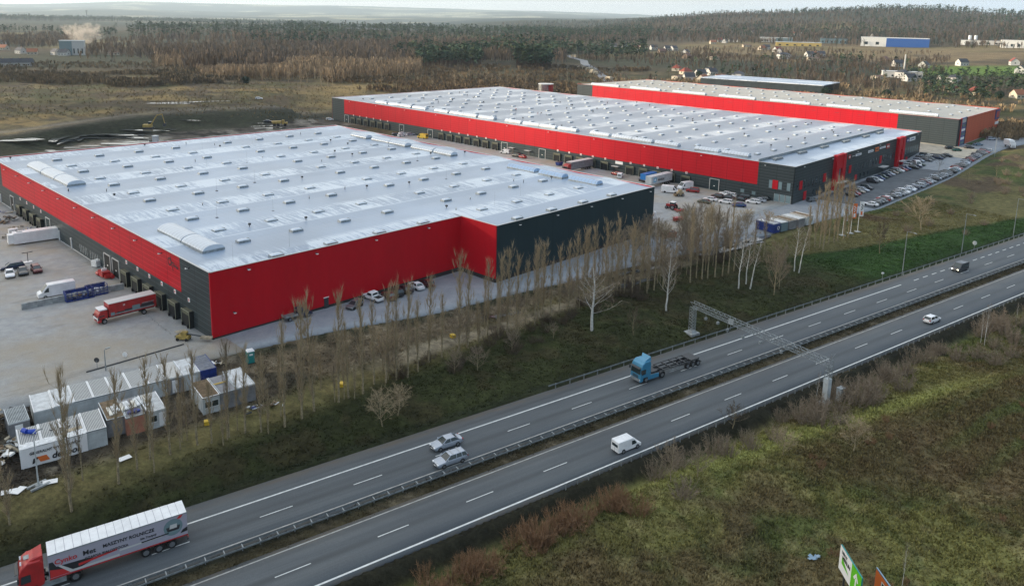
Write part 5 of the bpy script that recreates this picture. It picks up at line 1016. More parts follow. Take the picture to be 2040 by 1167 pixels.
for k,(px,py,n,sz,ms,lb,h,sp) in enumerate([(22,905,60,3.2,['sheet_plastic','wood_pale','plate_white','galvanised','mossy_wood'],'jumble of broken white boards left of the banner',1.0,(.6,1.3)),(18,830,30,2.2,['wood_pale','mossy_wood','steel_dark'],'timber scraps between the two leftmost cabins',.3,(1,1.6)),(545,808,12,1.8,['galvanised','sheet_plastic','mossy_wood'],'discarded grey panels lying under the poplars',.3,(1,.6)),(430,725,16,1.6,['wood_pale','steel_dark','plate_white'],'scraps of wood behind the blue container',.3,(1,1)),(508,815,14,2.0,['steel_dark','blue_paint','sheet_plastic'],'bent metal debris right of the grey cabins',.25,(1,1)),(1235,462,18,3.0,['galvanised','paint_green','sheet_plastic','steel_dark'],'stack of grey frames at the corner of the dark wall',.8,(1,1))]):
    lump('debris_pile',lb,'debris',px,py,n,sz,ms,60+k,'debris piles',h,None,sp)
for k,(px,py,lb) in enumerate([(248,914,'white board lying on the grass below the terracotta container'),(100,961,'white board lying right of the white lamp foot'),(38,978,'square white board on the grass left of the white lamp foot'),(18,981,'narrow white board near the left edge of the grass'),(70,778,'white scrap by the cabins'),(925,0,'')][:4]):
    mb=MB(); mb.box(-.8,-.45,0,.8,.45,.05); mb.box(-.8,-.45,.05,-.74,.45,.07); o=mb.obj('white_board','plate_white'); x,y,z=gp(px,py); o.location=(x,y,z+.12); o.rotation_euler=(.05,.04,[.9,.5,1.5,.5][k]); tag(o,lb,'board','white boards lying on the grass')
for k,(px,py,lb) in enumerate([(414,845,'yellow box on the grass in front of the mossy-roofed cabin'),(681,769,'yellow box at the foot of a poplar, middle of three'),(902,672,'yellow box beside the sandy track, rightmost of three')]):
    mb=MB(); mb.box(-.45,-.35,0,.45,.35,.5); mb.box(-.48,-.38,.5,.48,.38,.58); o=mb.obj('yellow_box','yellow_paint'); x,y,z=gp(px,py); o.location=(x,y,z+.02); o.rotation_euler=(0,0,.4+k); tag(o,lb,'box','yellow boxes on the verge')
# white lamp column on a concrete foot, yard lamp, round mirrors
def column(label,px,py,h,arm=1.5,rz=0,foot=True,m='white_paint',group=None,armdir=1,head='galvanised'):
    t=thing('street_lamp',label,'street lamp',group=group); mb=MB(); mb.cyl((0,0,0),(0,0,h),.11,.06,8); mb.obj('pole',m,t,smooth=40)
    mb=MB(); mb.cyl((0,0,h-.05),(arm,0,h+.15),.045,.04,6); mb.obj('arm',m,t); mb=MB(); mb.cbox(arm+.3,0,h+.13,.7,.28,.12); mb.obj('lamp_head',head,t)
    if foot: mb=MB(); mb.box(-1.1,-.6,0,1.1,-.3,.22); mb.box(-1.1,.3,0,1.1,.6,.22); mb.box(-.35,-.3,.0,.35,.3,.3); mb.obj('foot','concrete',t)
    x,y,z=gp(px,py); t.location=(x,y,z); t.rotation_euler=(0,0,rz); return t
x,y,z=gp(77,968); column('white lamp column on a concrete foot in front of the banner cabins',77,968,hfor(x,y,z,862),.4,1.0,True,'cabin_wall')
x,y,z=gp(211,738); column('thin grey lamp column rising behind the cabin row',211,738,hfor(x,y,z,697),.3,1.0,False,'galvanised')
for px,py,ty,m,lb in[(194,735,717,'steel_dark','round dark-backed traffic mirror beside the yard kerb'),(249,712,706,'plate_white','round white sign standing on the yard kerb')]:
    x,y,z=gp(px,py); h=hfor(x,y,z,ty); t=thing('round_sign',lb,'sign',(x,y,z),0); mb=MB(); mb.cyl((0,0,0),(0,0,h),.04,n=6); mb.obj('post','galvanised',t); mb=MB(); mb.cyl((0,-.03,h),(0,.03,h),.42,n=18); mb.obj('disc',m,t)
x,y,z=gp(56,522); h=hfor(x,y,z,503); t=thing('yard_lamp','black twin-headed lamp post behind the parked cars of the left yard','lamp post',(x,y,z),TH); mb=MB(); mb.cyl((0,0,0),(0,0,h),.07,n=6); mb.cbox(0,0,h,1.6,.1,.1); mb.obj('post','steel_dark',t)
for sx in(-.8,.8): mb=MB(); mb.cbox(sx,0,h+.05,.5,.4,.1); mb.obj('lamp_head','steel_dark',t)
mb=MB(); mb.box(-.8,-.6,0,.8,.6,.12); mb.obj('foot','plate_white',t)
for k,(px,py) in enumerate([(128,548),(20,505),(87,512)]): pass
# bike racks / hoops on the paving near the docks
hp=MB(); hp.cyl((-1.1,0,0),(-1.1,0,.35),.03,n=5); hp.cyl((-1.1,0,.35),(1.1,0,.35),.03,n=5); hp.cyl((1.1,0,.35),(1.1,0,0),.03,n=5); hoop=hp.obj('steel_hoop','galvanised'); 
for k,(px,py) in enumerate([(245,595),(253,600),(300,635),(312,645),(325,655),(335,662),(352,675)]):
    o=hoop if k==0 else hoop.copy(); 
    if k: COL.objects.link(o)
    x,y,z=gp(px,py); o.location=(x,y,z+.02); o.rotation_euler=(0,0,TH+1.5); tag(o,'low steel hoop on the paving, %s from the far end by the near docks'%ORD(k+1),'hoop','steel hoops by the near docks')
# yellow work platform by the corner
t=thing('work_platform','small yellow machine with a folded boom beside the red corner','machine'); mb=MB(); mb.box(-1.1,-.6,.35,1.1,.6,.9); mb.box(-.3,-.4,.9,.7,.4,1.5); mb.obj('body','dull_yellow',t)
for sx in(-.8,.8):
    for sy in(-.6,.6): wheel(t,sx,sy,.28,.2,False)
mb=MB(); mb.cyl((.5,0,1.2),(3.2,0,.9),.12,n=6); mb.cyl((-.9,0,1.0),(-1.6,0,.5),.1,n=6); mb.obj('boom','steel_dark',t); mb=MB(); 
for k in range(6): mb.cbox(3.3+k*.35,0,.7,.2,.9,.35)
mb.obj('rollers','wood_pale',t); putpx(t,366,677,TH-.9,'small yellow machine with a folded boom beside the red corner','machine')
mb=MB(); mb.box(-1,-.5,0,1,.5,.06); o=mb.obj('loose_board','wood_pale'); x,y,z=gp(361,664); o.location=(x,y,z+.4); o.rotation_euler=(.1,.1,1); tag(o,'pale board lying behind the yellow machine','board')
# ================================================================ CENTRAL DOCK YARD
CY=[('hatch','black',1150,0)][:0]
G2='cars parked in the yard between the first two warehouses'
def yc(kd,cl,px,py,rz,lb): carpx(kd,cl,px,py,rz,lb,G2)
for kd,cl,px,py,rz,lb in[('suv','black',789,271,.6,'dark car leftmost in the cluster far down the dock yard'),('sedan','white',803,268,.5,'white car in the middle of the far cluster in the dock yard'),('hatch','white',800,272,.7,'white hatchback nearest the roof edge in the far cluster'),('estate','silver',818,270,.6,'silver car at the right of the far cluster in the dock yard'),
 ('suv','black',1029,313,TH+PI/2,'black off-roader in front of the red car, middle of the dock yard'),('sedan','red',1040,315,TH+PI/2,'red car next to the black one, middle of the dock yard'),('sedan','dark_grey',1282,362,TH+1.2,'dark car left of the blue tarpaulin roof'),('hatch','red',1227,349,TH+1.4,'red car next to the white van at the roof edge'),('suv','red',1380,383,2.7,'dark red off-roader right of the two white vans'),
 ('sedan','dark_green',1403,405,2.6,'dark green saloon, leftmost of the cars in front of the dark office corner'),('sedan','white',1415,400,2.6,'white saloon behind the dark green one'),('hatch','brown',1428,394,2.6,'brown hatchback behind the green and white saloons'),('sedan','white',1446,389,2.6,'white saloon in the back group, left one'),('hatch','white',1455,392,2.5,'white hatchback in the back group, right one'),('sedan','dark_grey',1449,396,2.6,'dark saloon in front of the two white ones'),('estate','white',1446,405,2.6,'white estate car alone in the middle of the front line'),('estate','black',1480,394,2.6,'black estate car near the wall, right of the white group'),('sedan','black',1474,400,2.6,'black saloon just below the black estate'),('sedan','blue',1472,412,2.9,'dark blue saloon nearest the poplars'),('estate','white',1500,405,2.6,'large white estate car with black windows in front of the corner'),('sedan','silver',1512,402,2.5,'silver saloon directly behind the large white estate'),('hatch','black',1520,399,2.5,'black hatchback rightmost before the entrance'),('hatch','grey',1617,401,.5,'grey hatchback passing the office corner behind the tall poplars')]: yc(kd,cl,px,py,rz,lb)
VG='white vans in the dock yard'
for px,py,L,W,H,m,rz,lb in[(842,276,5.6,2.0,2.4,'yellow_paint',TH+PI*.55,'yellow van in the far half of the dock yard'),(1006,306,4.4,1.8,1.9,'white_paint',TH+PI*.6,'white van beside the two dark and red cars in the dock yard'),(1235,354,4.5,1.8,1.9,'white_paint',TH+.5,'white van half hidden by the near roof edge'),(1335,384,5.9,2.05,2.5,'white_paint',-.35,'white van with rear to the left beside the grey semi-trailer'),(1365,376,6.2,2.05,2.5,'white_paint',TH+PI*.93,'long white van standing behind the dark red off-roader')]:
    t=make_van(L,W,H,m,.9,False); putpx(t,px,py,rz,lb,'van',VG if m!='yellow_paint' else None)
def trailer(col,L,roof,cabc=None,label='',star=False):
    t=thing('semi_trailer',label,'lorry'); mb=MB(); mb.box(-L/2,-1.25,1.2,L/2,1.25,3.95); mb.obj('trailer_body',col,t); mb=MB(); mb.box(-L/2-.02,-1.27,3.95,L/2+.02,1.27,4.05); mb.obj('trailer_roof',roof,t)
    mb=MB(); mb.box(-L/2,-.5,.8,L/2,.5,1.1); mb.obj('chassis','steel_dark',t)
    for xx in(-L/2+1.5,-L/2+2.8,-L/2+4.1):
        for sy in(-1,1): wheel(t,xx,sy*1.03,.5,.36)
    if cabc:
        n0=set(bpy.data.objects); cab(t,cabc,H=3.4)
        for o in [o for o in bpy.data.objects if o not in n0]: o.location=(L/2+2.1,0,0)
        for sy in(-1,1): wheel(t,L/2+.7,sy*1.0,.5,.32)
    return t
t=trailer('cabin_wall_grey',13.6,'trim','red_paint'); putst(t,185.18-8.2,-23.06+82.6,TH+PI,'grey trailer behind a red cab backed up to a dock of the second warehouse','lorry')
t=trailer('cabin_wall',13.6,'cabin_roof_light'); M_=flank(3.5,2.0,1.27); text('MAERSK',1.15,'black_text',t,flank(2.6,2.1,1.28))
mb=MB(); mat('sky_blue',(.08,.38,.60),.5); mb.box(3.6,1.255,1.9,5.4,1.27,3.5,0); pts=[]
for k in range(14): a=2*PI*k/14+PI/2; r_=.7 if k%2==0 else .32; pts.append((4.5+r_*math.cos(a),1.28,2.7+r_*math.sin(a)))
mb.add(pts,[tuple(range(14))],1); mb.obj('star_logo',['sky_blue','white_sign'],t); putst(t,185.18-8.2,-23.06+46,TH+PI,'pale grey lettered semi-trailer with a blue star logo, partly behind the dark wall corner','trailer')
t=thing('blue_trailer','trailer with a bright blue tarpaulin roof seen above the roof corner','trailer'); mat('tarp_blue',(.02,.19,.52),.4); mb=MB(); mb.box(-3.6,-1.2,1.1,3.6,1.2,3.2); mb.obj('side','tarp_blue',t); mb=MB(); mb.loft([[(-3.65,-1.25,3.2),(-3.65,0,3.4),(-3.65,1.25,3.2)],[(3.65,-1.25,3.2),(3.65,0,3.4),(3.65,1.25,3.2)]]); mb.obj('roof','tarp_blue',t)
for sx in(-2.2,2.2):
    for sy in(-1,1): wheel(t,sx,sy,.45,.3)
putst(t,185.18-5.5,-23.06+52.3,TH+PI,'trailer with a bright blue tarpaulin roof seen above the roof corner','trailer')
t=thing('blue_skip','small blue rubbish skip left of the red-cabbed lorry','skip'); mb=MB(); mb.loft([[(-1,-.8,.1),(1,-.8,.1),(1,.8,.1),(-1,.8,.1)],[(-1.5,-.9,1.5),(1.5,-.9,1.5),(1.5,.9,1.5),(-1.5,.9,1.5)]]); mb.obj('body','blue_paint',t); mb=MB(); mb.box(-1.3,-.75,1.3,1.3,.75,1.52); mb.obj('load','steel_dark',t); putpx(t,1114,330,TH,'small blue rubbish skip left of the red-cabbed lorry','skip')
# tractor with trailer, red platform, orange skip, brown cable drum
t=thing('tractor','red farm tractor with white cab roof in the open yard','tractor'); mb=MB(); mb.box(.1,-.45,.9,1.9,.45,1.55); mb.box(-1.0,-.6,.7,.3,.6,1.2); mb.obj('body','red_paint',t); mb=MB(); mb.box(-1.0,-.7,1.2,.3,.7,2.35); mb.obj('cab_glass','glass',t); mb=MB(); mb.box(-1.1,-.8,2.35,.4,.8,2.5); mb.obj('cab_roof','plate_white',t)
for sy in(-1,1): wheel(t,-.8,sy*.85,.82,.42); wheel(t,1.5,sy*.75,.5,.3); mb=MB(); mb.box(-1.4,sy*.85-.25,1.6,-.1,sy*.85+.25,1.72); mb.obj('mudguard','red_paint',t)
mb=MB(); mb.cyl((1.2,.3,1.5),(1.2,.3,2.4),.04,n=6); mb.obj('exhaust','steel_dark',t); putpx(t,1338,417,2.4,'red farm tractor with white cab roof in the open yard','tractor')
t=thing('sweeper_implement','red sweeping implement behind the tractor','implement'); mb=MB(); mb.box(-1.3,-.7,.3,1.3,.7,.7); mb.cyl((-1.2,-.9,.4),(1.2,-.9,.4),.35,n=8); mb.obj('body','red_paint',t); mb=MB(); mb.box(-.3,-.3,.7,.3,.3,1.1); mb.obj('motor','paint_green',t); putpx(t,1352,421,.2,'red sweeping implement behind the tractor','implement')
t=thing('red_lift','red scissor lift platform standing in the open yard','lift'); mb=MB(); mb.box(-1.6,-.6,.3,1.6,.6,1.0); mb.box(-1.7,-.7,1.1,1.7,.7,1.3); mb.obj('body','red_paint',t); mb=MB()
for sx in(-1.65,-.8,0,.8,1.65):
    for sy in(-.65,.65): mb.cyl((sx,sy,1.3),(sx,sy,2.0),.025,n=4)
for sy in(-.65,.65): mb.box(-1.65,sy-.02,1.97,1.65,sy+.02,2.01)
mb.obj('railing','plate_white',t)
for sx in(-1.1,1.1):
    for sy in(-.6,.6): wheel(t,sx,sy,.25,.2,False)
putpx(t,1351,441,.5,'red scissor lift platform standing in the open yard','lift')
t=thing('orange_skip','rusty orange skip filled with blue and white waste','skip'); mb=MB(); 
for a in((-2,-1.1,.1,2,-1.03,1.5),(-2,1.03,.1,2,1.1,1.5),(-2,-1.03,.1,-1.93,1.03,1.5),(1.93,-1.03,.1,2,1.03,1.5),(-1.93,-1.03,.1,1.93,1.03,.2)): mb.box(*a)
for k in range(6): mb.box(-1.9+k*.74,-1.16,.1,-1.8+k*.74,-1.1,1.45)
mb.obj('body','cabin_terracotta',t); mb=MB(); r=random.Random(4)
for k in range(14): mb.at(r.uniform(-1.4,1.4),r.uniform(-.7,.7),r.uniform(1.0,1.4),r.random()*3,r.random(),r.random()).cbox(0,0,0,.8,.5,.3,k%3)
mb.M=Matrix(); mb.obj('waste',['blue_paint','sheet_plastic','mossy_wood'],t); putpx(t,1331,472,.35,'rusty orange skip filled with blue and white waste','skip')
t=thing('loader','small olive loader beside the white vans','loader'); mb=MB(); mb.box(-1.2,-.7,.5,1.0,.7,1.5); mb.box(-.6,-.6,1.5,.5,.6,2.2); mb.obj('body','twigs_tan',t); mb=MB(); mb.box(1.3,-.9,.1,1.9,.9,.8); mb.box(.6,-.6,.6,1.4,-.5,1.0); mb.box(.6,.5,.6,1.4,.6,1.0); mb.obj('bucket','mossy_wood',t)
for sx in(-.8,.8):
    for sy in(-.8,.8): wheel(t,sx,sy,.5,.35)
putpx(t,1354,391,PI+.2,'small olive loader beside the white vans','loader')
for k,(px,py,ty,lb) in enumerate([(1304,434,421,'white wrapped pillar at the far corner of the dark wall'),(1269,470,452,'white wrapped pillar beside the ramp edge'),(1139,510,490,'white wrapped pillar at the foot of the dark wall, leftmost of three')]):
    x,y,z=gp(px,py); h=hfor(x,y,z,ty); mb=MB(); mb.cyl((0,0,0),(0,0,h*.85),.5,.42,8); mb.cyl((0,0,h*.85),(0,0,h),.42,.2,8); o=mb.obj('wrapped_pillar','white_paint',smooth=30); o.location=(x,y,z); tag(o,lb,'pillar','white wrapped pillars')
# ================================================================ CAR PARK
rc=random.Random(21); cols=['black','dark_grey','silver','white','blue','dark_blue','red','grey','light_blue','dark_green','beige','dark_red']; wts=[5,5,5,4,2,3,2,4,2,1,1,1]
s=203.5; k=0
while s<343:
    if not any(a<s<b for a,b in((217,219.4),(243,246),(262,264.5),(296,299))):
        k+=1; cl='white' if k==1 else rc.choices(cols,wts)[0]; kd=rc.choices(['sedan','hatch','estate','suv'],[3,3,3,2])[0]; tt=float(tE(s))+3.2+rc.uniform(-.25,.25); x,y=st2w(s,tt)
        car(kd,cl,(x,y,gz(x,y)+.04),TH+(PI/2 if rc.random()<.65 else -PI/2)+rc.uniform(-.03,.03),'%s %s parked %s from the flags along the grassy bank'%(cl.replace('_',' '),{'sedan':'saloon','hatch':'hatchback','estate':'estate car','suv':'off-roader'}[kd],ORD(k)),'cars parked along the grassy bank')
    s+=2.62
k=0
NR=[(1697,391),(1703,388),(1710,384),(1718,381),(1726,377),(1738,364),(1746,361),(1752,358),(1758,355),(1766,352),(1771,349),(1778,346),(1784,344),(1790,342),(1797,340),(1804,338),(1812,333),(1818,329),(1824,326),(1830,322),(1834,318),(1838,315),(1842,312),(1846,321),(1851,318),(1856,315),(1862,313),(1868,317),(1874,314),(1886,312),(1820,336),(1826,333),(1833,330)]
for px,py in NR:
    k+=1; cl='white' if k==7 else rc.choices(cols,wts)[0]; kd=rc.choices(['sedan','hatch','estate','suv'],[3,3,3,2])[0]; x,y,z=gp(px,py); car(kd,cl,(x,y,z+.04),TH-PI/2+rc.uniform(-.05,.05),'%s %s, %s from the left in front of the office windows'%(cl.replace('_',' '),{'sedan':'saloon','hatch':'hatchback','estate':'estate car','suv':'off-roader'}[kd],ORD(k)),'cars parked in front of the office')
for kd,cl,px,py,rz,lb in[('suv','white',1885,280,.2,'white off-roader beside the dock of the third warehouse'),('estate','black',1893,297,.1,'black estate car in the open apron'),('hatch','green',1906,301,.1,'green hatchback in the sunlit apron'),('sedan','dark_grey',1930,296,.1,'dark saloon near the banner panel of the third warehouse'),('sedan','light_blue',1948,290,.1,'light blue saloon below the orange wall'),('suv','silver',1974,279,.15,'silver off-roader on the road below the orange wall'),('suv','black',1890,276,.3,'black off-roader close to the dark wall of the third warehouse')]: carpx(kd,cl,px,py,rz,lb,'cars around the third warehouse')
t=make_van(5.4,2.0,2.2,'white_paint',1.0,False); putpx(t,1828,331,TH+PI*1.15,'white van standing among the cars near the second entrance tower','van')
t=rigid(7.2,'white_paint','white_paint','white_paint'); putpx(t,2011,294,-PI*.55,'white box lorry on the road at the far right','lorry')
x,y,z=gp(1981,313); h=hfor(x,y,z,276); column('tall lamp post rising among the cars at the far end of the car park',1981,313,h,1.6,.3,False,'galvanised')
# flags
def flag(label,px,py,ty,c1,c2,c3):
    x,y,z=gp(px,py); h=hfor(x,y,z,ty); t=thing('flagpole',label,'flag',(x,y,z),.05,'flags beside the car park entrance'); mb=MB(); mb.cyl((0,0,0),(0,0,h),.09,.05,8); mb.obj('pole','white_paint',t,smooth=40); mb=MB(); mb.box(-.7,-.7,0,.7,.7,.15); mb.obj('foot','concrete',t)
    V=[];Q=[]
    for i in range(5):
        for j in range(13): V.append((.08+1.1*i/4,.12*math.sin(j*.7+i*.9)*i/4,h-.1-4.3*j/12))
    mi=[]
    for i in range(4):
        for j in range(12): a=i*13+j; Q.append((a,a+13,a+14,a+1)); mi.append(2 if (i in(1,2) and 8<=j<=10) else (1 if (i in(1,2) and 2<=j<=6 and (j+i)%2) else 0))
    npobj('flag',V,Q,[c1,c2,c3],t,mi=mi)
flag('white flag with dark letters and an orange badge, rightmost of three',1708,462,401,'white_sign','black_text','orange_panel'); flag('orange flag with white lettering, middle of three',1694,465,405,'orange_panel','white_sign','white_sign'); flag('faded pale flag with red and grey marks, leftmost of three',1678,469,410,'cabin_wall','red_text','red_text')
# containers behind the birches
for k,(px,py,wl,rf,lb) in enumerate([(1540,466,'blue_paint','cabin_roof_light','blue container with a white ring mark behind the birches'),(1556,463,'paint_light_blue','cabin_roof_light','pale blue container, second of the group behind the birches'),(1573,459,'cabin_wall_grey','mossy_wood','grey container, third of the group behind the birches'),(1590,455,'cabin_wall_grey','cabin_roof_light','grey-white container, fourth of the group behind the birches'),(1607,450,'cabin_wall','mossy_wood','pale container at the right end of the group behind the birches')]):
    q=s_at(px,py); c_=cabin(lb,q[0],q[1],-.2,wl,rf,False,L=6,W=2.9,cat='container',group='containers behind the birches')
    if k==0:
        mb=MB()
        for j in range(12):
            a,b=2*PI*j/12,2*PI*(j+1)/12; mb.quad((2.2+.35*math.cos(a),-.04,1.3+.35*math.sin(a)),(2.2+.55*math.cos(a),-.04,1.3+.55*math.sin(a)),(2.2+.55*math.cos(b),-.04,1.3+.55*math.sin(b)),(2.2+.35*math.cos(b),-.04,1.3+.35*math.sin(b)))
        mb.obj('ring_mark','white_sign',c_)
# ================================================================ MOTORWAY FURNITURE
t=thing('gantry','steel lattice toll gantry spanning the motorway','gantry'); bL=uv2w(108.5,95.4); bR=uv2w(107.6,65.6); zL=gz(*bL); zR=gz(*bR); t.location=(bR[0],bR[1],zR); dg=(bL[0]-bR[0],bL[1]-bR[1]); Lg=math.hypot(*dg); t.rotation_euler=(0,0,math.atan2(dg[1],dg[0]))
ztop=hfor(bL[0],bL[1],zL,606)+zL-zR
def lattice(mb,p0,p1,wd,n,r=.035,up=Vector((0,0,1))):
    p0=Vector(p0);p1=Vector(p1); d=(p1-p0).normalized(); a=d.cross(up if abs(d.dot(up))<.9 else Vector((1,0,0))).normalized(); b=d.cross(a); h=wd/2
    c=[a*h+b*h,-a*h+b*h,-a*h-b*h,a*h-b*h]
    for q in c: mb.cyl(p0+q,p1+q,r*1.5,n=4)
    for k in range(n):
        q0=p0+(p1-p0)*k/n; q1=p0+(p1-p0)*(k+1)/n
        for j in range(4):
            A,B=(c[j],c[(j+1)%4]); mb.cyl(q0+A,(q1+B) if k%2 else (q1+B),r,n=3,cap=False); mb.cyl(q0+A,q0+B,r,n=3,cap=False)
mb=MB(); lattice(mb,(-.3,0,ztop),(Lg+.4,0,ztop),1.0,24); mb.obj('truss','galvanised',t)
mb=MB(); lattice(mb,(Lg,0,zL-zR+.6),(Lg,0,ztop-.5),.9,8); mb.obj('lattice_leg','galvanised',t); mb=MB(); lattice(mb,(0,0,4.6),(0,0,ztop-.5),.8,3); mb.obj('leg_head','galvanised',t)
mb=MB(); mb.box(-.45,-.45,.2,.45,.45,4.7); mb.obj('clad_leg','cabin_wall',t)
for xx,zz in((0,0),(Lg,zL-zR)): mb=MB(); mb.box(xx-1.1,-1.1,zz-.6,xx+1.1,1.1,zz+.3); mb.loft([[(xx-.8,-.8,zz+.3),(xx+.8,-.8,zz+.3),(xx+.8,.8,zz+.3),(xx-.8,.8,zz+.3)],[(xx-.5,-.5,zz+.7),(xx+.5,-.5,zz+.7),(xx+.5,.5,zz+.7),(xx-.5,.5,zz+.7)]]); mb.obj('concrete_foot','concrete',t)
for f,h in((.12,1.0),(.30,1.3),(.42,1.3),(.55,.9),(.70,.9),(.22,.8)):
    mb=MB(); x=Lg*(1-f) if f<.5 else Lg*(1-f); mb.cyl((x,.3,ztop-.5),(x,.3,ztop-.5-h),.03,n=4); mb.cbox(x,.3,ztop-.6-h,.35,.5,.45); mb.obj('toll_sensor',['galvanised'],t)
mb=MB(); mb.cyl((-.2,0,ztop+.5),(-.2,0,ztop+1.7),.03,n=4); mb.cyl((-.2,0,ztop+.8),(-.2,-1.0,ztop+1.5),.02,n=4); mb.cyl((-.2,0,ztop+.8),(.5,1.0,ztop+1.4),.02,n=4); mb.obj('antenna','galvanised',t)
x,y=uv2w(110.0,64.6); t=thing('control_cabinet','grey control cabinet beside the right foot of the gantry','cabinet',(x,y,gz(x,y)),PH); mb=MB(); mb.box(-.6,-.4,.1,.6,.4,2.2); mb.obj('body','cabin_wall',t); mb=MB(); mb.box(-.66,-.46,2.2,.66,.46,2.3); mb.box(-.7,-.5,-.3,.7,.5,.1); mb.obj('roof','galvanised',t)
for k,(px,py,ty) in enumerate([(1797,548,461),(1915,506,426),(2018,472,396)]):
    x,y,z=gp(px,py); h=hfor(x,y,z,ty); column(['motorway street lamp, leftmost of three','motorway street lamp, middle of three, left of the round road sign','motorway street lamp, rightmost of three'][k],px,py,h,2.0,PH-PI/2-.25,False,'galvanised','street lamps along the motorway')
for px,py,ty,lb in[(1940,498,484,'round grey-backed road sign behind the guard rail'),(1757,558,544,'small camera post left of the first street lamp'),(1455,656,640,'two small grey signs on a post under the gantry')]:
    x,y,z=gp(px,py); h=hfor(x,y,z,ty); t=thing('road_sign',lb,'road sign',(x,y,z),PH); mb=MB(); mb.cyl((0,0,0),(0,0,h),.05,n=6); mb.obj('post','galvanised',t); mb=MB()
    if 'round' in lb: mb.cyl((-.03,0,h),(.03,0,h),.55,n=18)
    elif 'camera' in lb: mb.cbox(0,0,h,.6,.4,.3)
    else: mb.cbox(0,-.35,h,.08,.5,1.1); mb.cbox(0,.35,h-.1,.08,.5,1.0)
    mb.obj('sign_face','cabin_wall',t)
# advertising boards in the lower right corner
def board(label,px,py,D,rz,wd,ht,face,other):
    a=azpx(px); x,y,z=pD(px,D) 
    t=thing('advertising_sign',label,'sign',(x,y,z),rz); return t
def pxdist(px,py,D): # world point on that sight line at ground distance D
    d=ray(px,py); k=D/math.hypot(d[0],d[1]); return np.array([d[0]*k,d[1]*k,HC+d[2]*k])
for (A,B,Hh,lb,nm) in[((1677,1083.5),(1718.5,1151),(2.25,),'white and green advertising sign with an arrow at the bottom right','green'),((1747,1129),(1790,1190),(2.4,),'orange advertising sign cut off by the bottom edge','orange')]:
    P0=pxdist(*A,66.0)
    # second top corner: same height as the first
    d=ray(*B); k=(P0[2]-HC)/d[2]; P1=np.array([d[0]*k,d[1]*k,P0[2]]); dv=P1-P0; Lb=np.hypot(dv[0],dv[1]); rz=math.atan2(dv[1],dv[0]); g=gz(P0[0],P0[1]); zt=P0[2]-g; Hh=Hh[0]
    t=thing('advertising_sign',lb,'sign',(P0[0],P0[1],g),rz); mb=MB(); mb.box(0,-.06,zt-Hh,Lb,.06,zt); mb.obj('board','teal_plastic' if nm=='green' else 'paint_light_blue',t)
    for fx in(.2,.8): mb=MB(); mb.box(Lb*fx-.06,-.2,-1,Lb*fx+.06,-.08,zt-Hh*.3) if False else mb.box(Lb*fx-.06,.07,-1,Lb*fx+.06,.2,zt-.2); mb.obj('post','steel_dark',t)
    # which side faces the camera
    sgn=-1 if (-(dv[1])*(-P0[0])+dv[0]*(-P0[1]))<0 else 1
    yf=sgn*.07
    def F(pts,m,off=0): 
        mb=MB(); mb.add([(x_,yf+sgn*off,zt-Hh+z_) for x_,z_ in pts],[tuple(range(len(pts)))]); return mb.obj('panel',m,t)
    RM=Matrix.Rotation(PI/2,4,'X') if sgn<0 else Matrix.Rotation(PI,4,'Z')@Matrix.Rotation(PI/2,4,'X')
    if nm=='green':
        mat('sign_green',(.12,.50,.02),.45); F([(0,0),(Lb*.56,0),(Lb*.56,Hh),(0,Hh)],'white_sign'); F([(Lb*.56,0),(Lb,0),(Lb,Hh),(Lb*.56,Hh)],'sign_green'); F([(Lb*.16,Hh*.32),(Lb*.50,Hh*.32),(Lb*.33,Hh*.66)] if False else [(Lb*.12,Hh*.62),(Lb*.12,Hh*.36),(Lb*.48,Hh*.30)],'sign_green',.012)
        ax=Lb*.78; F([(ax-.1,.3),(ax+.1,.3),(ax+.1,1.45),(ax-.1,1.45)],'white_sign',.012); F([(ax,1.95),(ax-.45,1.35),(ax-.28,1.2),(ax,1.6),(ax+.28,1.2),(ax+.45,1.35)],'white_sign',.014)
        text('LEROY',Hh*.15,'black_text',t,Matrix.Translation((Lb*.10 if sgn<0 else Lb*.30,yf+sgn*.02,zt-Hh*.22))@RM,name='lettering'); text('MERLIN',Hh*.2,'black_text',t,Matrix.Translation((Lb*.14 if sgn<0 else Lb*.52,yf+sgn*.02,zt-Hh*.42))@RM)
    else:
        F([(0.05,.05),(Lb-.05,.05),(Lb-.05,Hh-.1),(.05,Hh-.1)],'orange_panel'); F([(Lb*.3,Hh*.15),(Lb*.95,Hh*.15),(Lb*.95,Hh*.8),(Lb*.3,Hh*.8)],'white_sign',.012); F([(Lb*.33,Hh*.19),(Lb*.92,Hh*.19),(Lb*.92,Hh*.76),(Lb*.33,Hh*.76)],'black_text',.016); text('OBI',Hh*.45,'white_sign',t,Matrix.Translation((Lb*.38 if sgn<0 else Lb*.88,yf+sgn*.03,zt-Hh*.68))@RM)
# blue sheet in the field
mb=MB(); r=random.Random(2)
for k in range(9): mb.at(r.uniform(-.9,.9),r.uniform(-.4,.4),r.uniform(0,.1),r.random(),r.uniform(-.2,.2),0).cbox(0,0,0,.9,.6,.03)
mb.M=Matrix(); o=mb.obj('plastic_sheet','paint_light_blue'); x,y,z=gp(1621,1113); o.location=(x,y,z+.22); o.scale=(.6,.6,1); tag(o,'crumpled blue plastic sheet lying in the field','sheet')
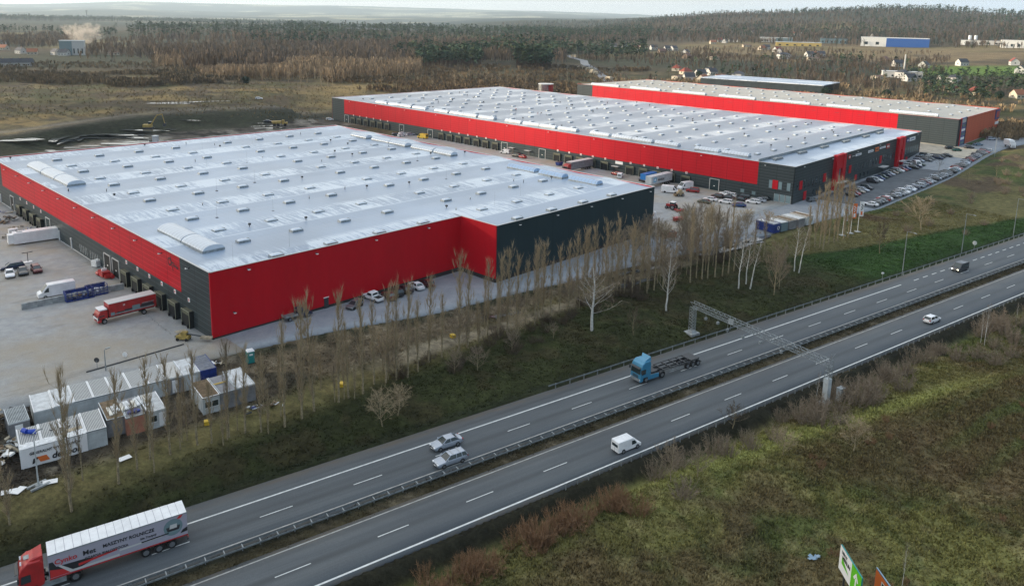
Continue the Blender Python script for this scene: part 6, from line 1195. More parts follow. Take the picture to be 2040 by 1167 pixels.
# workers on the second roof
def person(label,px,py,z,pants,top,bend=0,rz=0):
    me=bpy.data.meshes.new('person'); b_=bend
    P=[(0,0,.92),(0,0,1.15),(b_*.25,0,1.42-b_*.1),(b_*.32,0,1.52-b_*.15),(b_*.42,0,1.66-b_*.22),(0,.1,.9),(.03,.12,.5),(0,.13,.08),(.14,.13,.03),(0,-.1,.9),(-.08,-.12,.5),(-.1,-.13,.08),(.04,-.13,.03),(b_*.25,.2,1.4-b_*.1),(b_*.3+.05,.27,1.12-b_*.15),(b_*.4+.15,.25,.88-b_*.1),(b_*.25,-.2,1.4-b_*.1),(b_*.3+.05,-.27,1.12-b_*.15),(b_*.4+.15,-.25,.88-b_*.1)]
    Eg=[(0,1),(1,2),(2,3),(3,4),(0,5),(5,6),(6,7),(7,8),(0,9),(9,10),(10,11),(11,12),(2,13),(13,14),(14,15),(2,16),(16,17),(17,18)]
    rad=[.14,.14,.16,.06,.11,.1,.075,.05,.045,.1,.075,.05,.045,.07,.05,.035,.07,.05,.035]
    me.from_pydata(P,Eg,[]); o=bpy.data.objects.new('person',me); COL.objects.link(o); m=o.modifiers.new('s','SKIN'); 
    for v,r_ in zip(me.skin_vertices[0].data,rad): v.radius=(r_,r_)
    me.skin_vertices[0].data[0].use_root=True; m2=o.modifiers.new('d','SUBSURF'); m2.levels=m2.render_levels=1
    dg=bpy.context.evaluated_depsgraph_get(); nm=bpy.data.meshes.new_from_object(o.evaluated_get(dg)); o.modifiers.clear(); o.data=nm; nm.name='person'
    for q in(pants,top,'skin'): nm.materials.append(MATS[q])
    for p in nm.polygons: zc=p.center.z; p.material_index=0 if zc<.95 else (1 if zc<1.5-b_*.15 else 2); p.use_smooth=True
    x,y=un(px,py,z); o.location=(x,y,z); o.rotation_euler=(0,0,rz); return tag(o,label,'person')
mat('skin',(.45,.27,.2),.6); mat('workwear_red',(.30,.02,.02),.8); mat('workwear_dark',(.02,.025,.035),.85)
person('person in red workwear standing on the second warehouse roof',1071.5,229,11.3,'workwear_red','workwear_dark',0,.3); person('person in dark clothes bending over on the second warehouse roof',1077.5,229.5,11.3,'workwear_dark','workwear_dark',1,.2); person('person in dark clothes standing apart on the second warehouse roof',1028,222,11.3,'workwear_dark','workwear_red',0,1.); 
x,y,z=gp(1725.5,352); person('person in dark clothes walking along the office wall',1725.5,352,z,'workwear_dark','workwear_dark',0,1.)
# ================================================================ VEGETATION
def tri_twigs(P0,P1,w,rng):
    d=P1-P0; r=rng.normal(size=P0.shape); n=np.cross(d,r); n/= (np.linalg.norm(n,axis=1,keepdims=True)+1e-9); n*=np.asarray(w).reshape(-1,1)/2
    V=np.stack([P0-n,P0+n,P1],1).reshape(-1,3); F=np.arange(len(V)).reshape(-1,3); return V,F
def tube(P,rad,n=5):
    V=[];F=[]
    for k,(p,r) in enumerate(zip(P,rad)):
        for i in range(n): a=2*PI*i/n; V.append((p[0]+r*math.cos(a),p[1]+r*math.sin(a),p[2]))
    for k in range(len(P)-1):
        for i in range(n): F.append((k*n+i,k*n+(i+1)%n,(k+1)*n+(i+1)%n,(k+1)*n+i))
    return V,F
class TreeB:
    def __init__(s): s.v=[];s.f=[];s.t0=[];s.t1=[];s.w=[]
    def tube(s,P,rad,n=5):
        V,F=tube(P,rad,n); o=len(s.v); s.v+=V; s.f+=[tuple(i+o for i in f) for f in F]
    def finish(s,root,bark,tw,rng,nm='trunk',cn='crown'):
        if s.v: npobj(nm,s.v,s.f,bark,root,smooth=True)
        V,F=tri_twigs(np.array(s.t0),np.array(s.t1),np.array(s.w),rng); npobj(cn,V,F,tw,root)
def poplar(seed,tw='twigs_tan',bark='bark_brown',H=17.,low=.28,wid=1.0,N=520):
    r=np.random.default_rng(seed); t=thing('poplar_tree',None,None); B=TreeB(); zs=np.linspace(-.4,H*.97,10); bx=np.cumsum(r.normal(0,.03,10)); by=np.cumsum(r.normal(0,.03,10)); rad=np.linspace(.19,.02,10)
    B.tube(np.c_[bx,by,zs],rad,6); cen=lambda z:np.array([np.interp(z,zs,bx),np.interp(z,zs,by),z])
    env=lambda f:wid*(.35+1.0*np.sin(np.clip((f-low)/(1-low),0,1)*PI*.86+.15)**.8)*(.55+.6*f)
    for k in range(46):
        f=low+(.93-low)*k/46+r.uniform(0,.03); a=r.uniform(0,2*PI); p0=cen(f*H); L=r.uniform(1.2,3.0)*(1.1-f*.35); rr=env(f)*r.uniform(.35,1.15)
        p2=p0+np.array([math.cos(a)*rr,math.sin(a)*rr,L]); p1=p0+np.array([math.cos(a)*rr*.75,math.sin(a)*rr*.75,L*.42])
        B.tube([p0,p1,p2],[.03,.02,.008],3)
        for q in range(int(N/46)):
            u=r.uniform(0,1); b=p0*(1-u)+p1*u if u<.4 else p1*(1-(u-.4)/.6)+p2*(u-.4)/.6; a2=a+r.normal(0,1.3); l=r.uniform(.5,1.6); sp=r.uniform(.1,.55); B.t0.append(b); B.t1.append(b+np.array([math.cos(a2)*l*sp,math.sin(a2)*l*sp,l])); B.w.append(.038)
    for q in range(80): b=cen(H*r.uniform(.8,.97)); l=r.uniform(.6,1.5); a2=r.uniform(0,7); B.t0.append(b); B.t1.append(b+np.array([math.cos(a2)*l*.25,math.sin(a2)*l*.25,l])); B.w.append(.05)
    B.finish(t,bark,tw,r); return t
def broad(seed,tw,bark,H=12.,spread=1.0,trunk=.35,lean=0,N=22,fine=16,name='bare_tree',tr=.16,up=.55):
    r=np.random.default_rng(seed); t=thing(name,None,None); B=TreeB(); n=9; zs=np.linspace(-.4,H*.93,n); bx=np.cumsum(r.normal(0,.10,n))+lean*zs/H; by=np.cumsum(r.normal(0,.10,n)); B.tube(np.c_[bx,by,zs],np.linspace(tr,.02,n),6); cen=lambda z:np.array([np.interp(z,zs,bx),np.interp(z,zs,by),z])
    for k in range(N):
        f=trunk+(.9-trunk)*(k/N)**.9; a=k*2.4+r.uniform(-.4,.4); L=H*.42*(1.15-f)*spread*r.uniform(.7,1.2)+.6; p0=cen(f*H*.93); el=up+r.uniform(-.2,.3); dd=np.array([math.cos(a)*math.cos(el),math.sin(a)*math.cos(el),math.sin(el)])
        pts=[p0]; 
        for j in range(4): dd=dd+np.array([r.normal(0,.12),r.normal(0,.12),.10]); dd/=np.linalg.norm(dd); pts.append(pts[-1]+dd*L/4)
        B.tube(pts,[.06*(1.2-f),.045*(1.2-f),.03,.02,.008],3)
        for q in range(fine):
            u=r.uniform(.6,4); i=min(3,int(u)); b=pts[i]*(1-(u-i))+pts[i+1]*(u-i); l=L*r.uniform(.2,.5); d2=dd+r.normal(0,.55,3)+np.array([0,0,.25]); d2/=np.linalg.norm(d2); e=b+d2*l; B.t0.append(b);B.t1.append(e);B.w.append(.065)
            for w_ in range(2): b2=b*(.5)+e*.5; d3=d2+r.normal(0,.5,3); d3/=np.linalg.norm(d3); B.t0.append(b2);B.t1.append(b2+d3*l*.6);B.w.append(.052)
    B.finish(t,bark,tw,r); return t
def shrub(seed,tw,H=3.,R_=1.8,N=420,w=.05,name='shrub'):
    r=np.random.default_rng(seed); B=TreeB()
    for k in range(34):
        a=r.uniform(0,2*PI); rr=R_*math.sqrt(r.uniform(0,1)); top=np.array([math.cos(a)*rr,math.sin(a)*rr,H*(1-.45*(rr/R_)**2)*r.uniform(.7,1.05)]); b=np.array([math.cos(a)*rr*.35,math.sin(a)*rr*.35,-.2])
        B.t0.append(b);B.t1.append(top);B.w.append(.09)
        for q in range(int(N/34)): u=r.uniform(.15,.95); p=b*(1-u)+top*u; d=r.normal(0,.5,3)+np.array([math.cos(a)*.3,math.sin(a)*.3,.9]); d/=np.linalg.norm(d); l=H*r.uniform(.12,.35); B.t0.append(p);B.t1.append(p+d*l);B.w.append(w)
    V,F=tri_twigs(np.array(B.t0),np.array(B.t1),np.array(B.w),r); o=npobj(name,V,F,tw); return o
def put(proto,x,y,z,label,group,sc,rz=None,cat='tree'): return place(proto,(x,y,z),rv.uniform(0,6.28) if rz is None else rz,label,group,sc,cat)
PP=[reg(poplar(100+k,['twigs_tan','twigs_tan','twigs_tan','twigs_grey','twigs_tan'][k],wid=[.9,.62,.8,.7,1.15][k],low=[.14,.2,.16,.3,.08][k],N=[1300,850,1150,800,1600][k])) for k in range(5)]
pop=[(20,1044,905,4),(142,1017,739,4),(236,964,743,0),(273,935,800,1),(299,915,712,2),(338,905,710,0),(393,885,697,2),(421,882,760,1),(457,870,681,3),(489,862,690,0),(521,860,712,2),(568,850,640,1),(601,833,603,4),(626,819,597,4),(675.5,801,582,2),(694,792,640,1),(723.5,784,593,2),(745,765,602,1),(769.5,762,570,0),(790,756,563,1),(812,752,560,2),(833,740,597,1),(854,722,553,0),(880,712,585,1),(915,693,508,4),(932,693,536,2),(952,683,600,1),(971,668,518,0),(991,668,506,2),(1010,663,495,4),(1028,650,506,2),(1047,650,518,1),(1064,646,487,2),(1081.6,627,482,4),(1072,640,490,0),(1097,628,520,1),(1113.6,623,491,2),(1130.6,619,482,2),(1148.8,604.5,466,0),(1160,602,455,2),(1168,600,456,0),(1184,596,448,2),(1205,590,442,4),(1216,590,470,1),(1228.6,588,435,4),(1243,584,480,1),(1258.8,586,440,2),(1274,582,465,1),(1288.6,584,452,1),(1303,578,440,3),(1320,575,485,3),(1375,563,412,2),(1387,553,450,3),(1398.6,557,425,1),(1410,555,415,1),(1424,552,412,3),(1438.5,550,415,3),(1451,545,398,1),(1462,540,440,3),(1500,520,440,3),(1521,512,430,3),(1623,492,380,2),(1633,494,370,0),(1641,490,362,4),(1650,488,360,2),(1661,483,356,4),(1668,480,358,0),(1680,478,361,4),(1690,474,364,2),(1640,498,400,1),(1612,498,410,1)]
for k,(bx,by,ty,pi) in enumerate(pop):
    x,y,z=gp(bx,by); h=hfor(x,y,z,ty); put(PP[pi],x,y,z-.1,'tall bare poplar, %s from the left in the long row above the motorway'%ORD(k+1),'bare poplars in a row above the motorway',(.55+h/17*.4,.55+h/17*.4,h/17)).rotation_euler[0]=rv.gauss(0,.018)
q_=[]; rb1=random.Random(77)
for k in range(46): s=rb1.uniform(-34,112); q_.append(st2w(s,rb1.choice([-31.3,-31.3,-33,-28.5])+rb1.gauss(0,.7)-max(0,(s-60))*.13))
q_.sort(key=lambda p:proj(p[0],p[1],0)[0])
for k,(x,y) in enumerate(q_): h=rb1.uniform(5.5,11); put(PP[rb1.choice([1,1,2,3])],x,y,gz(x,y)-.1,'short young bare poplar, %s from the left between the tall ones'%ORD(k+1),'young poplars between the tall ones',(.5,.5,h/17))
BI=[reg(broad(200+k,'twigs_grey','bark_white',13,[.85,.7,.55][k],[.28,.3,.45][k],lean=[0,1.2,2.4][k],N=[26,24,20][k],fine=9,name='birch_tree',tr=.22)) for k in range(3)]
for k,(bx,by,ty,pi,sx,lb) in enumerate([(1178.6,658,522,0,1.35,'white-barked birch with a wide crown standing left of the gantry, nearest the dark wall'),(1326.7,619,493,0,.9,'white-barked birch right of centre with long low branches, just left of the gantry'),(1470.5,575,452,1,.7,'straight white birch trunk, left one of three above the gantry'),(1485.6,566,462,1,.7,'slim white birch, middle one of three above the gantry'),(1493,575,468,2,.8,'leaning white birch, right one of three above the gantry'),(1581.8,541,440,1,.7,'white birch, left of the close pair before the flags'),(1590,543,438,2,.7,'leaning white birch, right of the close pair before the flags'),(1622,814,731,2,.35,'thin crooked birch on the near side beside the gantry foot'),(1961,689,597,1,.4,'slender birch in the near thicket towards the right edge'),(1954,684,610,1,.35,'second slender birch of the pair in the near thicket'),(2025,639,597,1,.35,'small birch at the right edge above the near guard rail'),(1797,1166,1068,1,.3,'thin pale birch between the field and the orange sign')]):
    x,y,z=gp(bx,by); h=hfor(x,y,z,ty); put(BI[pi],x,y,z-.1,lb,'birches',(h/13*sx,h/13*sx,h/13),[0,1,.4,.5,0,.6,0,0.2,1,2,3,4][k])
BT=[reg(broad(300+k,['twigs_grey','twigs_tan','twigs_dark'][k],'bark_brown',9,1.25,.15,N=22,fine=18,tr=.14,up=.6)) for k in range(3)]
for k,(bx,by,ty,pi,sx,lb) in enumerate([(905,742,690,0,1,'small bare tree with pale trunk on the bank, left of the central thicket'),(952,738,688,0,1.2,'many-stemmed bare tree at the head of the central bank'),(762,848,772,1,1.1,'round-crowned bare tree on the lower bank, left one'),(792,828,765,1,1.1,'round-crowned bare tree on the lower bank, right one'),(1020,699,650,0,1,'bare bushy tree below the inner wall corner'),(1103,674,640,0,1,'bare tree with forked trunk below the dark wall'),(1541,588,475,0,.6,'tall grey bare tree below the containers, left of two'),(1551.6,575,490,0,.6,'tall grey bare tree below the containers, right of two'),(1836,458,388,1,1.3,'wide bare bush-like tree on the grassy slope below the car park'),(1752,505,440,2,.7,'narrow bare tree between the flags and the first street lamp'),(1262,668,610,2,.8,'dark bare sapling on the bank right of the wide birch'),(1700,900,830,1,1.1,'bare spreading bush-tree on the near field edge, left one'),(1460,852,800,2,1.1,'bare bush-tree by the near guard rail, right of the white van'),(1336,960,880,0,1.1,'bare grey bush-tree standing in the near field, left one'),(1388,950,885,0,1.1,'bare grey bush-tree standing in the near field, right one'),(1560,905,850,1,1.2,'low bare bush-tree in the middle of the near field edge')]):
    x,y,z=gp(bx,by); h=hfor(x,y,z,ty); put(BT[pi],x,y,z-.1,lb,'bare trees on the banks',(h/9*sx,h/9*sx,h/9))
rb0=random.Random(31); q_=[]
for k in range(34): u=rb0.uniform(118,168); q_.append(uv2w(u,98.7+.2*u+rb0.uniform(-7,12)))
for k in range(24): u=rb0.uniform(136,180); q_.append(uv2w(u,98.7+.2*u+rb0.uniform(-6,16)))
for k in range(12): u=rb0.uniform(40,118); q_.append(uv2w(u,98.7+.2*u+rb0.uniform(-6,2)))
q_.sort(key=lambda p:proj(p[0],p[1],0)[0])
for k,(x,y) in enumerate(q_): h=rb0.uniform(4,9.5); put(BT[rb0.choice([0,0,1])],x,y,gz(x,y)-.1,'thin grey-brown bare tree, %s from the left in the copse of birches and poplars'%ORD(k+1),'bare trees of the roadside copse',(.35+h/9*.5,.35+h/9*.5,h/9))
SHP=[reg(shrub(400+k,m,H,R_,N)) for k,(m,H,R_,N) in enumerate([('twigs_grey',3.2,2.2,520),('twigs_russet',2.6,2.2,620),('twigs_tan',2.2,1.9,420),('twigs_dark',2.6,2.2,520)])]
def belt(pts,pi,lab,grp,smin=.7,smax=1.25):
    pts=sorted(pts,key=lambda p:proj(p[0],p[1],0)[0])
    for k,(x,y) in enumerate(pts): put(SHP[pi],x,y,gz(x,y)-.1,lab%ORD(k+1),grp,rv.uniform(smin,smax),cat='shrub')
rb=random.Random(12)
P_=[]; 
for k in range(56): u=rb.uniform(18,62); v=rb.gauss(63.8,1.5)-max(0,(40-u))*.05; P_.append(uv2w(u,v))
belt(P_,1,'russet bare shrub, %s from the left in the thicket at the bottom centre','russet shrubs at the bottom centre')
P_=[]
for k in range(84):
    u=rb.uniform(68,205); v=66.6-abs(rb.gauss(0,3.0+ (u-70)*.02)); P_.append(uv2w(u,v))
belt(P_,0,'grey-brown bare shrub, %s from the left behind the near guard rail','shrubs behind the near guard rail',.75,1.3)
P_=[]
for k in range(62):
    u=rb.uniform(50,150); vp=98.7+.2*u; P_.append(uv2w(u,vp-rb.uniform(1,9)))
belt(P_,3,'dark bare shrub, %s from the left along the top of the bank','shrubs along the top of the motorway bank',.5,.95)
P_=[]
for k in range(30):
    s=rb.uniform(0,150); x,y=st2w(s,rb.uniform(-29,float(tE(s))-2)); P_.append((x,y))
belt(P_,2,'low tan shrub, %s from the left between poplars and service road','low shrubs on the rough verge',.25,.6)
P_=[]
for k in range(34):
    s=rb.uniform(175,330); x,y=st2w(s,float(tE(s))-rb.uniform(8,34)); P_.append((x,y))
belt(P_,0,'grey bare shrub, %s from the left on the slope below the car park','shrubs on the grassy slope below the car park',.5,1.0)
P_=[]
for k in range(30): P_.append(uv2w(rb.uniform(60,150),rb.uniform(22,56)))
belt(P_,1,'low brown shrub, %s from the left scattered in the near field','low brown shrubs in the near field',.3,.55)
# grass tufts on banks and field: one uncountable mass
def tufts(name,n,F,rngs,hh,seed,mask=None,wd=.10):
    r=np.random.default_rng(seed); a=r.uniform(*rngs[0],n); b=r.uniform(*rngs[1],n); X,Y=F(a,b); 
    if mask is not None: k=mask(X,Y); X,Y=X[k],Y[k]
    n=len(X); Z=ground(X,Y); C=cover(X,Y)*r.uniform(.7,1.5,(n,1))*np.array([1.05,1,.9]); big=fbm(X,Y,5,3,77); Hh=hh*(.35+1.3*big)*r.uniform(.6,1.2,n)
    V=[];Cc=[]
    for q in range(6):
        an=r.uniform(0,2*PI,n); le=r.uniform(.15,.7,n)*Hh; off=r.normal(0,.22,(n,2)); d=np.stack([np.cos(an),np.sin(an)],1); p=np.stack([X+off[:,0],Y+off[:,1],Z-.03],1); nx=np.stack([-d[:,1],d[:,0],0*X],1)*wd*r.uniform(.6,1.5,(n,1)); tip=p+np.stack([d[:,0]*le,d[:,1]*le,Hh*r.uniform(.6,1.1,n)],1)
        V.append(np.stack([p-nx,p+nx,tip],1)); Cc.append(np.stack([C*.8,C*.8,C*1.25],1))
    V=np.concatenate(V).reshape(-1,3); Cc=np.concatenate(Cc).reshape(-1,3); o=npobj(name,V,np.arange(len(V)).reshape(-1,3),'grass_blades',cols=Cc); return tag(o,kind='stuff')
m,n,b=newmat('grass_blades',.9,.1); at=node(n,'ShaderNodeVertexColor',layer_name='Col').outputs[0]; n.links.new(at,b.inputs['Base Color'])
inview=lambda X,Y:(lambda q:(q[0]>-60)&(q[0]<2100)&(q[1]<1230))(proj(X,Y,0*X))
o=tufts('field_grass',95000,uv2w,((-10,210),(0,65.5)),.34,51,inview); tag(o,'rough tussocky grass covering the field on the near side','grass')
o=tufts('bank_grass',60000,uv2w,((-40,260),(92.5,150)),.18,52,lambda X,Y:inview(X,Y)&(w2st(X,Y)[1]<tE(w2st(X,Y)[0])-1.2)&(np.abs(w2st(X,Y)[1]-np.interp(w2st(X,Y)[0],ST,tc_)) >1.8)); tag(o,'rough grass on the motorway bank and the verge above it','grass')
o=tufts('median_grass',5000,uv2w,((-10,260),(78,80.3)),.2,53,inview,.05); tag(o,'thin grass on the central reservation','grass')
# ================================================================ FAR WOODS
def trees_far(name,label,pts,H,cols,kind,seed,cat='wood'):
    """pts (n,2) world; one mesh of slender bare trees or dark conifers"""
    r=np.random.default_rng(seed); n=len(pts); X,Y=pts[:,0],pts[:,1]; Z=ground(X,Y); h=H*r.uniform(.65,1.2,n)*(0.8+.45*fbm(X,Y,90,2,seed)); base=np.array(cols)[r.integers(0,len(cols),n)]*r.uniform(.7,1.4,(n,1))
    V=[];C=[]
    if kind=='bare':
        for q in range(13):
            z0=h*r.uniform(.05,.5,n); an=r.uniform(0,2*PI,n); rr=h*r.uniform(.02,.16,n); l=h*r.uniform(.35,.55,n); wd=h*r.uniform(.018,.05,n); p=np.stack([X+np.cos(an)*rr*.3,Y+np.sin(an)*rr*.3,Z+z0],1); t=np.stack([X+np.cos(an)*rr*1.3,Y+np.sin(an)*rr*1.3,Z+np.minimum(z0+l,h)],1); a2=r.uniform(0,PI,n); nx=np.stack([np.cos(a2),np.sin(a2)*.4,0*X],1)*wd[:,None]
            V.append(np.stack([p,t-nx,t+nx],1) if q%3 else np.stack([p-nx,p+nx,t],1)); cc=base*r.uniform(.8,1.3,(n,1)); C.append(np.stack([cc*.9,cc,cc],1))
        p=np.stack([X,Y,Z-.5],1); t=np.stack([X,Y,Z+h*.85],1); nx=np.stack([.012*h+.06,0*X,0*X],1); V.append(np.stack([p-nx,p+nx,t],1)); C.append(np.stack([base*1.4]*3,1))
    elif kind=='pine':
        for q in range(16):
            f=r.uniform(.35,1,n)**.8; zc=Z+h*f; an=r.uniform(0,2*PI,n); rr=h*.17*(1.25-f)*r.uniform(.2,1.2,n); c=np.stack([X+np.cos(an)*rr,Y+np.sin(an)*rr,zc],1); s_=h*r.uniform(.05,.12,n)
            v=[c+r.normal(0,1,(n,3))*s_[:,None]*np.array([1,1,.6]) for _ in range(3)]; V.append(np.stack(v,1)); cc=base*r.uniform(.7,1.35,(n,1)); C.append(np.stack([cc]*3,1))
        p=np.stack([X,Y,Z-.5],1); t=np.stack([X,Y,Z+h],1); nx=np.stack([.015*h,0*X,0*X],1); V.append(np.stack([p-nx,p+nx,t],1)); C.append(np.stack([base*0+np.array((.09,.06,.04))]*3,1))
    else:  # dense scrub
        for q in range(12):
            an=r.uniform(0,2*PI,n); rr=h*r.uniform(0,.6,n); p=np.stack([X+np.cos(an)*rr*.6,Y+np.sin(an)*rr*.6,Z],1); t=p+np.stack([np.cos(an)*h*.15,np.sin(an)*h*.15,h*r.uniform(.5,1,n)],1); a2=r.uniform(0,PI,n); nx=np.stack([np.cos(a2),np.sin(a2),0*X],1)*(h*r.uniform(.03,.10,n))[:,None]; V.append(np.stack([p,t-nx,t+nx],1)); cc=base*r.uniform(.75,1.3,(n,1)); C.append(np.stack([cc]*3,1))
    V=np.concatenate(V).reshape(-1,3); C=np.concatenate(C).reshape(-1,3); o=npobj(name,V,np.arange(len(V)).reshape(-1,3),'grass_blades',cols=C); return tag(o,label,cat,kind='stuff')
def patch(n,x0,x1,D0,D1,seed,thr=None,sc=120,pw=1.0,jit=.04):
    r=np.random.default_rng(seed); a0,a1=azpx(x0),azpx(x1); az=r.uniform(a0,a1,n); D=D0+(D1-D0)*r.uniform(0,1,n)**pw; D=D*(1+jit*(fbm(az*900,0*az,40,3,seed)-.5)*2); X,Y=D*np.sin(az),D*np.cos(az)
    if thr is not None: k=fbm(X,Y,sc,3,seed+3)>thr; X,Y=X[k],Y[k]
    return np.stack([X,Y],1)
cat_=np.concatenate
BR=[(.150,.112,.078),(.185,.135,.090),(.120,.098,.078),(.165,.118,.074)]; PL=[(.28,.205,.125),(.22,.165,.105),(.32,.235,.145)]; GN=[(.030,.055,.034),(.038,.066,.038),(.052,.068,.034)]; SC_=[(.13,.10,.064),(.16,.12,.07),(.10,.085,.058)]
trees_far('birch_wood','pale bare birch wood at the edge of the meadow beyond the excavation',cat_([patch(1300,385,640,700,860,1),patch(900,430,700,660,760,2,.45),patch(900,640,840,690,830,3,.4),patch(500,300,480,800,900,4)]),11,PL,'bare',1)
trees_far('bare_wood','brown bare wood covering the middle distance',cat_([patch(2600,290,1130,860,1250,5),patch(1500,270,1150,1150,1600,6,.4),patch(600,360,560,760,880,7,.4)]),15,BR,'bare',2)
trees_far('pine_wood','dark pine wood crowning the rise behind the bare trees',cat_([patch(2600,250,1300,1550,2300,8),patch(900,480,1180,1050,1500,9,.5),patch(700,780,1290,900,1150,10,.44),patch(260,1030,1100,780,860,11),patch(340,830,960,800,900,12)]),18,GN,'pine',3)
trees_far('bare_wood','bare wood around the town on the left',cat_([patch(700,-60,300,1150,1500,13,.45),patch(260,150,330,950,1150,23,.4),patch(500,-60,140,1350,1800,14)]),12,BR,'bare',4)
trees_far('pine_wood','bluish pine ridge beyond the town on the left',cat_([patch(3600,-80,640,4300,5400,15)]),22,GN,'pine',5)
trees_far('pine_wood','dark copse behind the town on the left',patch(700,-80,230,1700,2300,16,.5),17,GN,'pine',15)
trees_far('scrub','rough tussocks and brambles over the meadow',cat_([patch(2600,-60,760,430,640,36,.3,30)]),1.1,[(.15,.12,.065),(.12,.10,.055),(.19,.15,.08)],'scrub',16)
trees_far('scrub','dense brown scrub between meadow and town on the left',cat_([patch(1700,-60,400,640,760,17,.42,60),patch(800,200,480,590,660,18,.47,50),patch(700,-60,420,800,960,19,.5)]),3.6,SC_,'scrub',6)
trees_far('scrub','tan scrub and reeds beyond the second warehouse',cat_([patch(1700,640,1160,560,660,20,.38,50),patch(1000,850,1180,530,600,21,.35,40),patch(1500,700,1240,660,800,22,.45,60),patch(1100,1180,1300,680,860,23,.4)]),3.6,[(.16,.115,.065),(.12,.085,.05),(.085,.068,.045)],'scrub',7)
trees_far('scrub','tan scrub behind the third warehouse',cat_([patch(900,1800,2080,455,520,24,.3,40),patch(1200,1240,1700,600,700,25,.42),patch(700,1620,2080,520,640,26,.45,60)]),4.0,[(.26,.19,.11),(.21,.155,.09),(.16,.125,.08)],'scrub',8)
trees_far('bare_wood','bare trees filling the village on the right',cat_([patch(1900,1230,1900,680,1080,27,.50,60),patch(1500,1160,1900,900,1300,28,.52,70),patch(420,1560,1900,620,760,29,.5,50)]),7.0,BR,'bare',9)
trees_far('pine_wood','dark conifers among the houses on the right',cat_([patch(420,1850,2080,600,820,30,.40,60),patch(420,1300,1900,700,1060,31,.56,70)]),10,GN,'pine',10)
trees_far('bare_wood','wooded hillside rising behind the village on the right',cat_([patch(5200,1100,2120,1500,2300,32,.30,200),patch(8500,1000,2150,2200,3900,33,None)]),12.5,BR+[(.08,.085,.06),(.06,.075,.05)],'bare',11)
trees_far('pine_wood','pines along the skyline on the right',cat_([patch(2600,1050,2150,1700,3800,34,.5,260),patch(500,1560,2100,2850,3150,35)]),19,GN,'pine',12)
# single trees that can be told apart
FT=[reg(broad(500+k,['twigs_tan','twigs_grey','twigs_dark'][k],['bark_tan','bark_brown','bark_brown'][k],12,[.55,.9,1.2][k],.2,N=14,fine=10,tr=.2,name='bare_tree')) for k in range(3)]
def scaletw(o,f): pass
rf=random.Random(9); k=0
for px,py,pi,h in [(905,168,0,14),(918,170,0,11),(935,158,0,10),(968,166,0,14),(980,170,0,12),(995,168,0,13),(1010,169,0,10),(1030,172,0,12),(1046,174,0,10),(862,172,0,9),(832,164,0,10),(760,168,0,11),(640,172,0,15),(653,174,0,17),(662,174,0,14),(612,165,0,16),(600,168,0,15),(575,165,0,11),(1080,150,1,9),(1130,160,1,9),(1200,170,1,9),(1710,190,0,17),(1757,188,0,19),(1765,190,0,15),(1830,200,0,18),(1738,192,0,14),(1700,182,1,13),(1660,188,1,12),(1690,198,1,10),(1602,172,1,13),(1950,205,1,8),(1890,215,1,7),(420,203,2,5),(458,197,2,6),(476,197,2,6),(268,203,2,5),(235,205,2,4),(180,206,2,4),(560,200,2,4),(1870,340,2,5),(1985,350,2,5),(1930,365,2,5)]:
    k+=1; x,y,z=gp(px,py); put(FT[pi],x,y,z-.2,'%s, %s in the list from the far meadow to the village edge'%(['pale slender bare tree','grey bare tree','low dark bare bush'][pi],ORD(k)) if False else '%s standing alone at the %s of the distance, %s of its kind'%(['pale slender bare tree','grey bare tree','low dark bare bush'][pi],'left' if px<680 else ('middle' if px<1300 else 'right'),ORD(k)),'single trees in the distance',h/12)
ev=thing('evergreen_bush',None,None); r=np.random.default_rng(3); n_=900; d=r.normal(size=(n_,3)); d/=np.linalg.norm(d,axis=1,keepdims=True); c=d*r.uniform(.5,1,(n_,1))*np.array([2.6,2.6,2.4])+np.array([0,0,2.6]); V=(c[:,None,:]+r.normal(0,.28,(n_,3,3))).reshape(-1,3); npobj('crown',V,np.arange(len(V)).reshape(-1,3),'needles',ev); mb=MB(); mb.cyl((0,0,-.3),(0,0,2.5),.2,.1,6); mb.obj('trunk','bark_brown',ev); reg(ev)
k=0
for px,py,s_ in [(490,168,1.2),(1765,196,1.3),(1645,194,1.5),(1848,170,1.6),(1880,165,1.7),(1955,195,1.4),(1990,198,1.2),(1820,150,1.5),(1392,155,1.3),(1470,165,1.2)]: k+=1; x,y,z=gp(px,py); put(ev,x,y,z,'dark evergreen, %s from the left among the lone evergreens'%ORD(k) if k>1 else 'round dark evergreen bush alone in the meadow left of the warehouses','evergreens',s_)
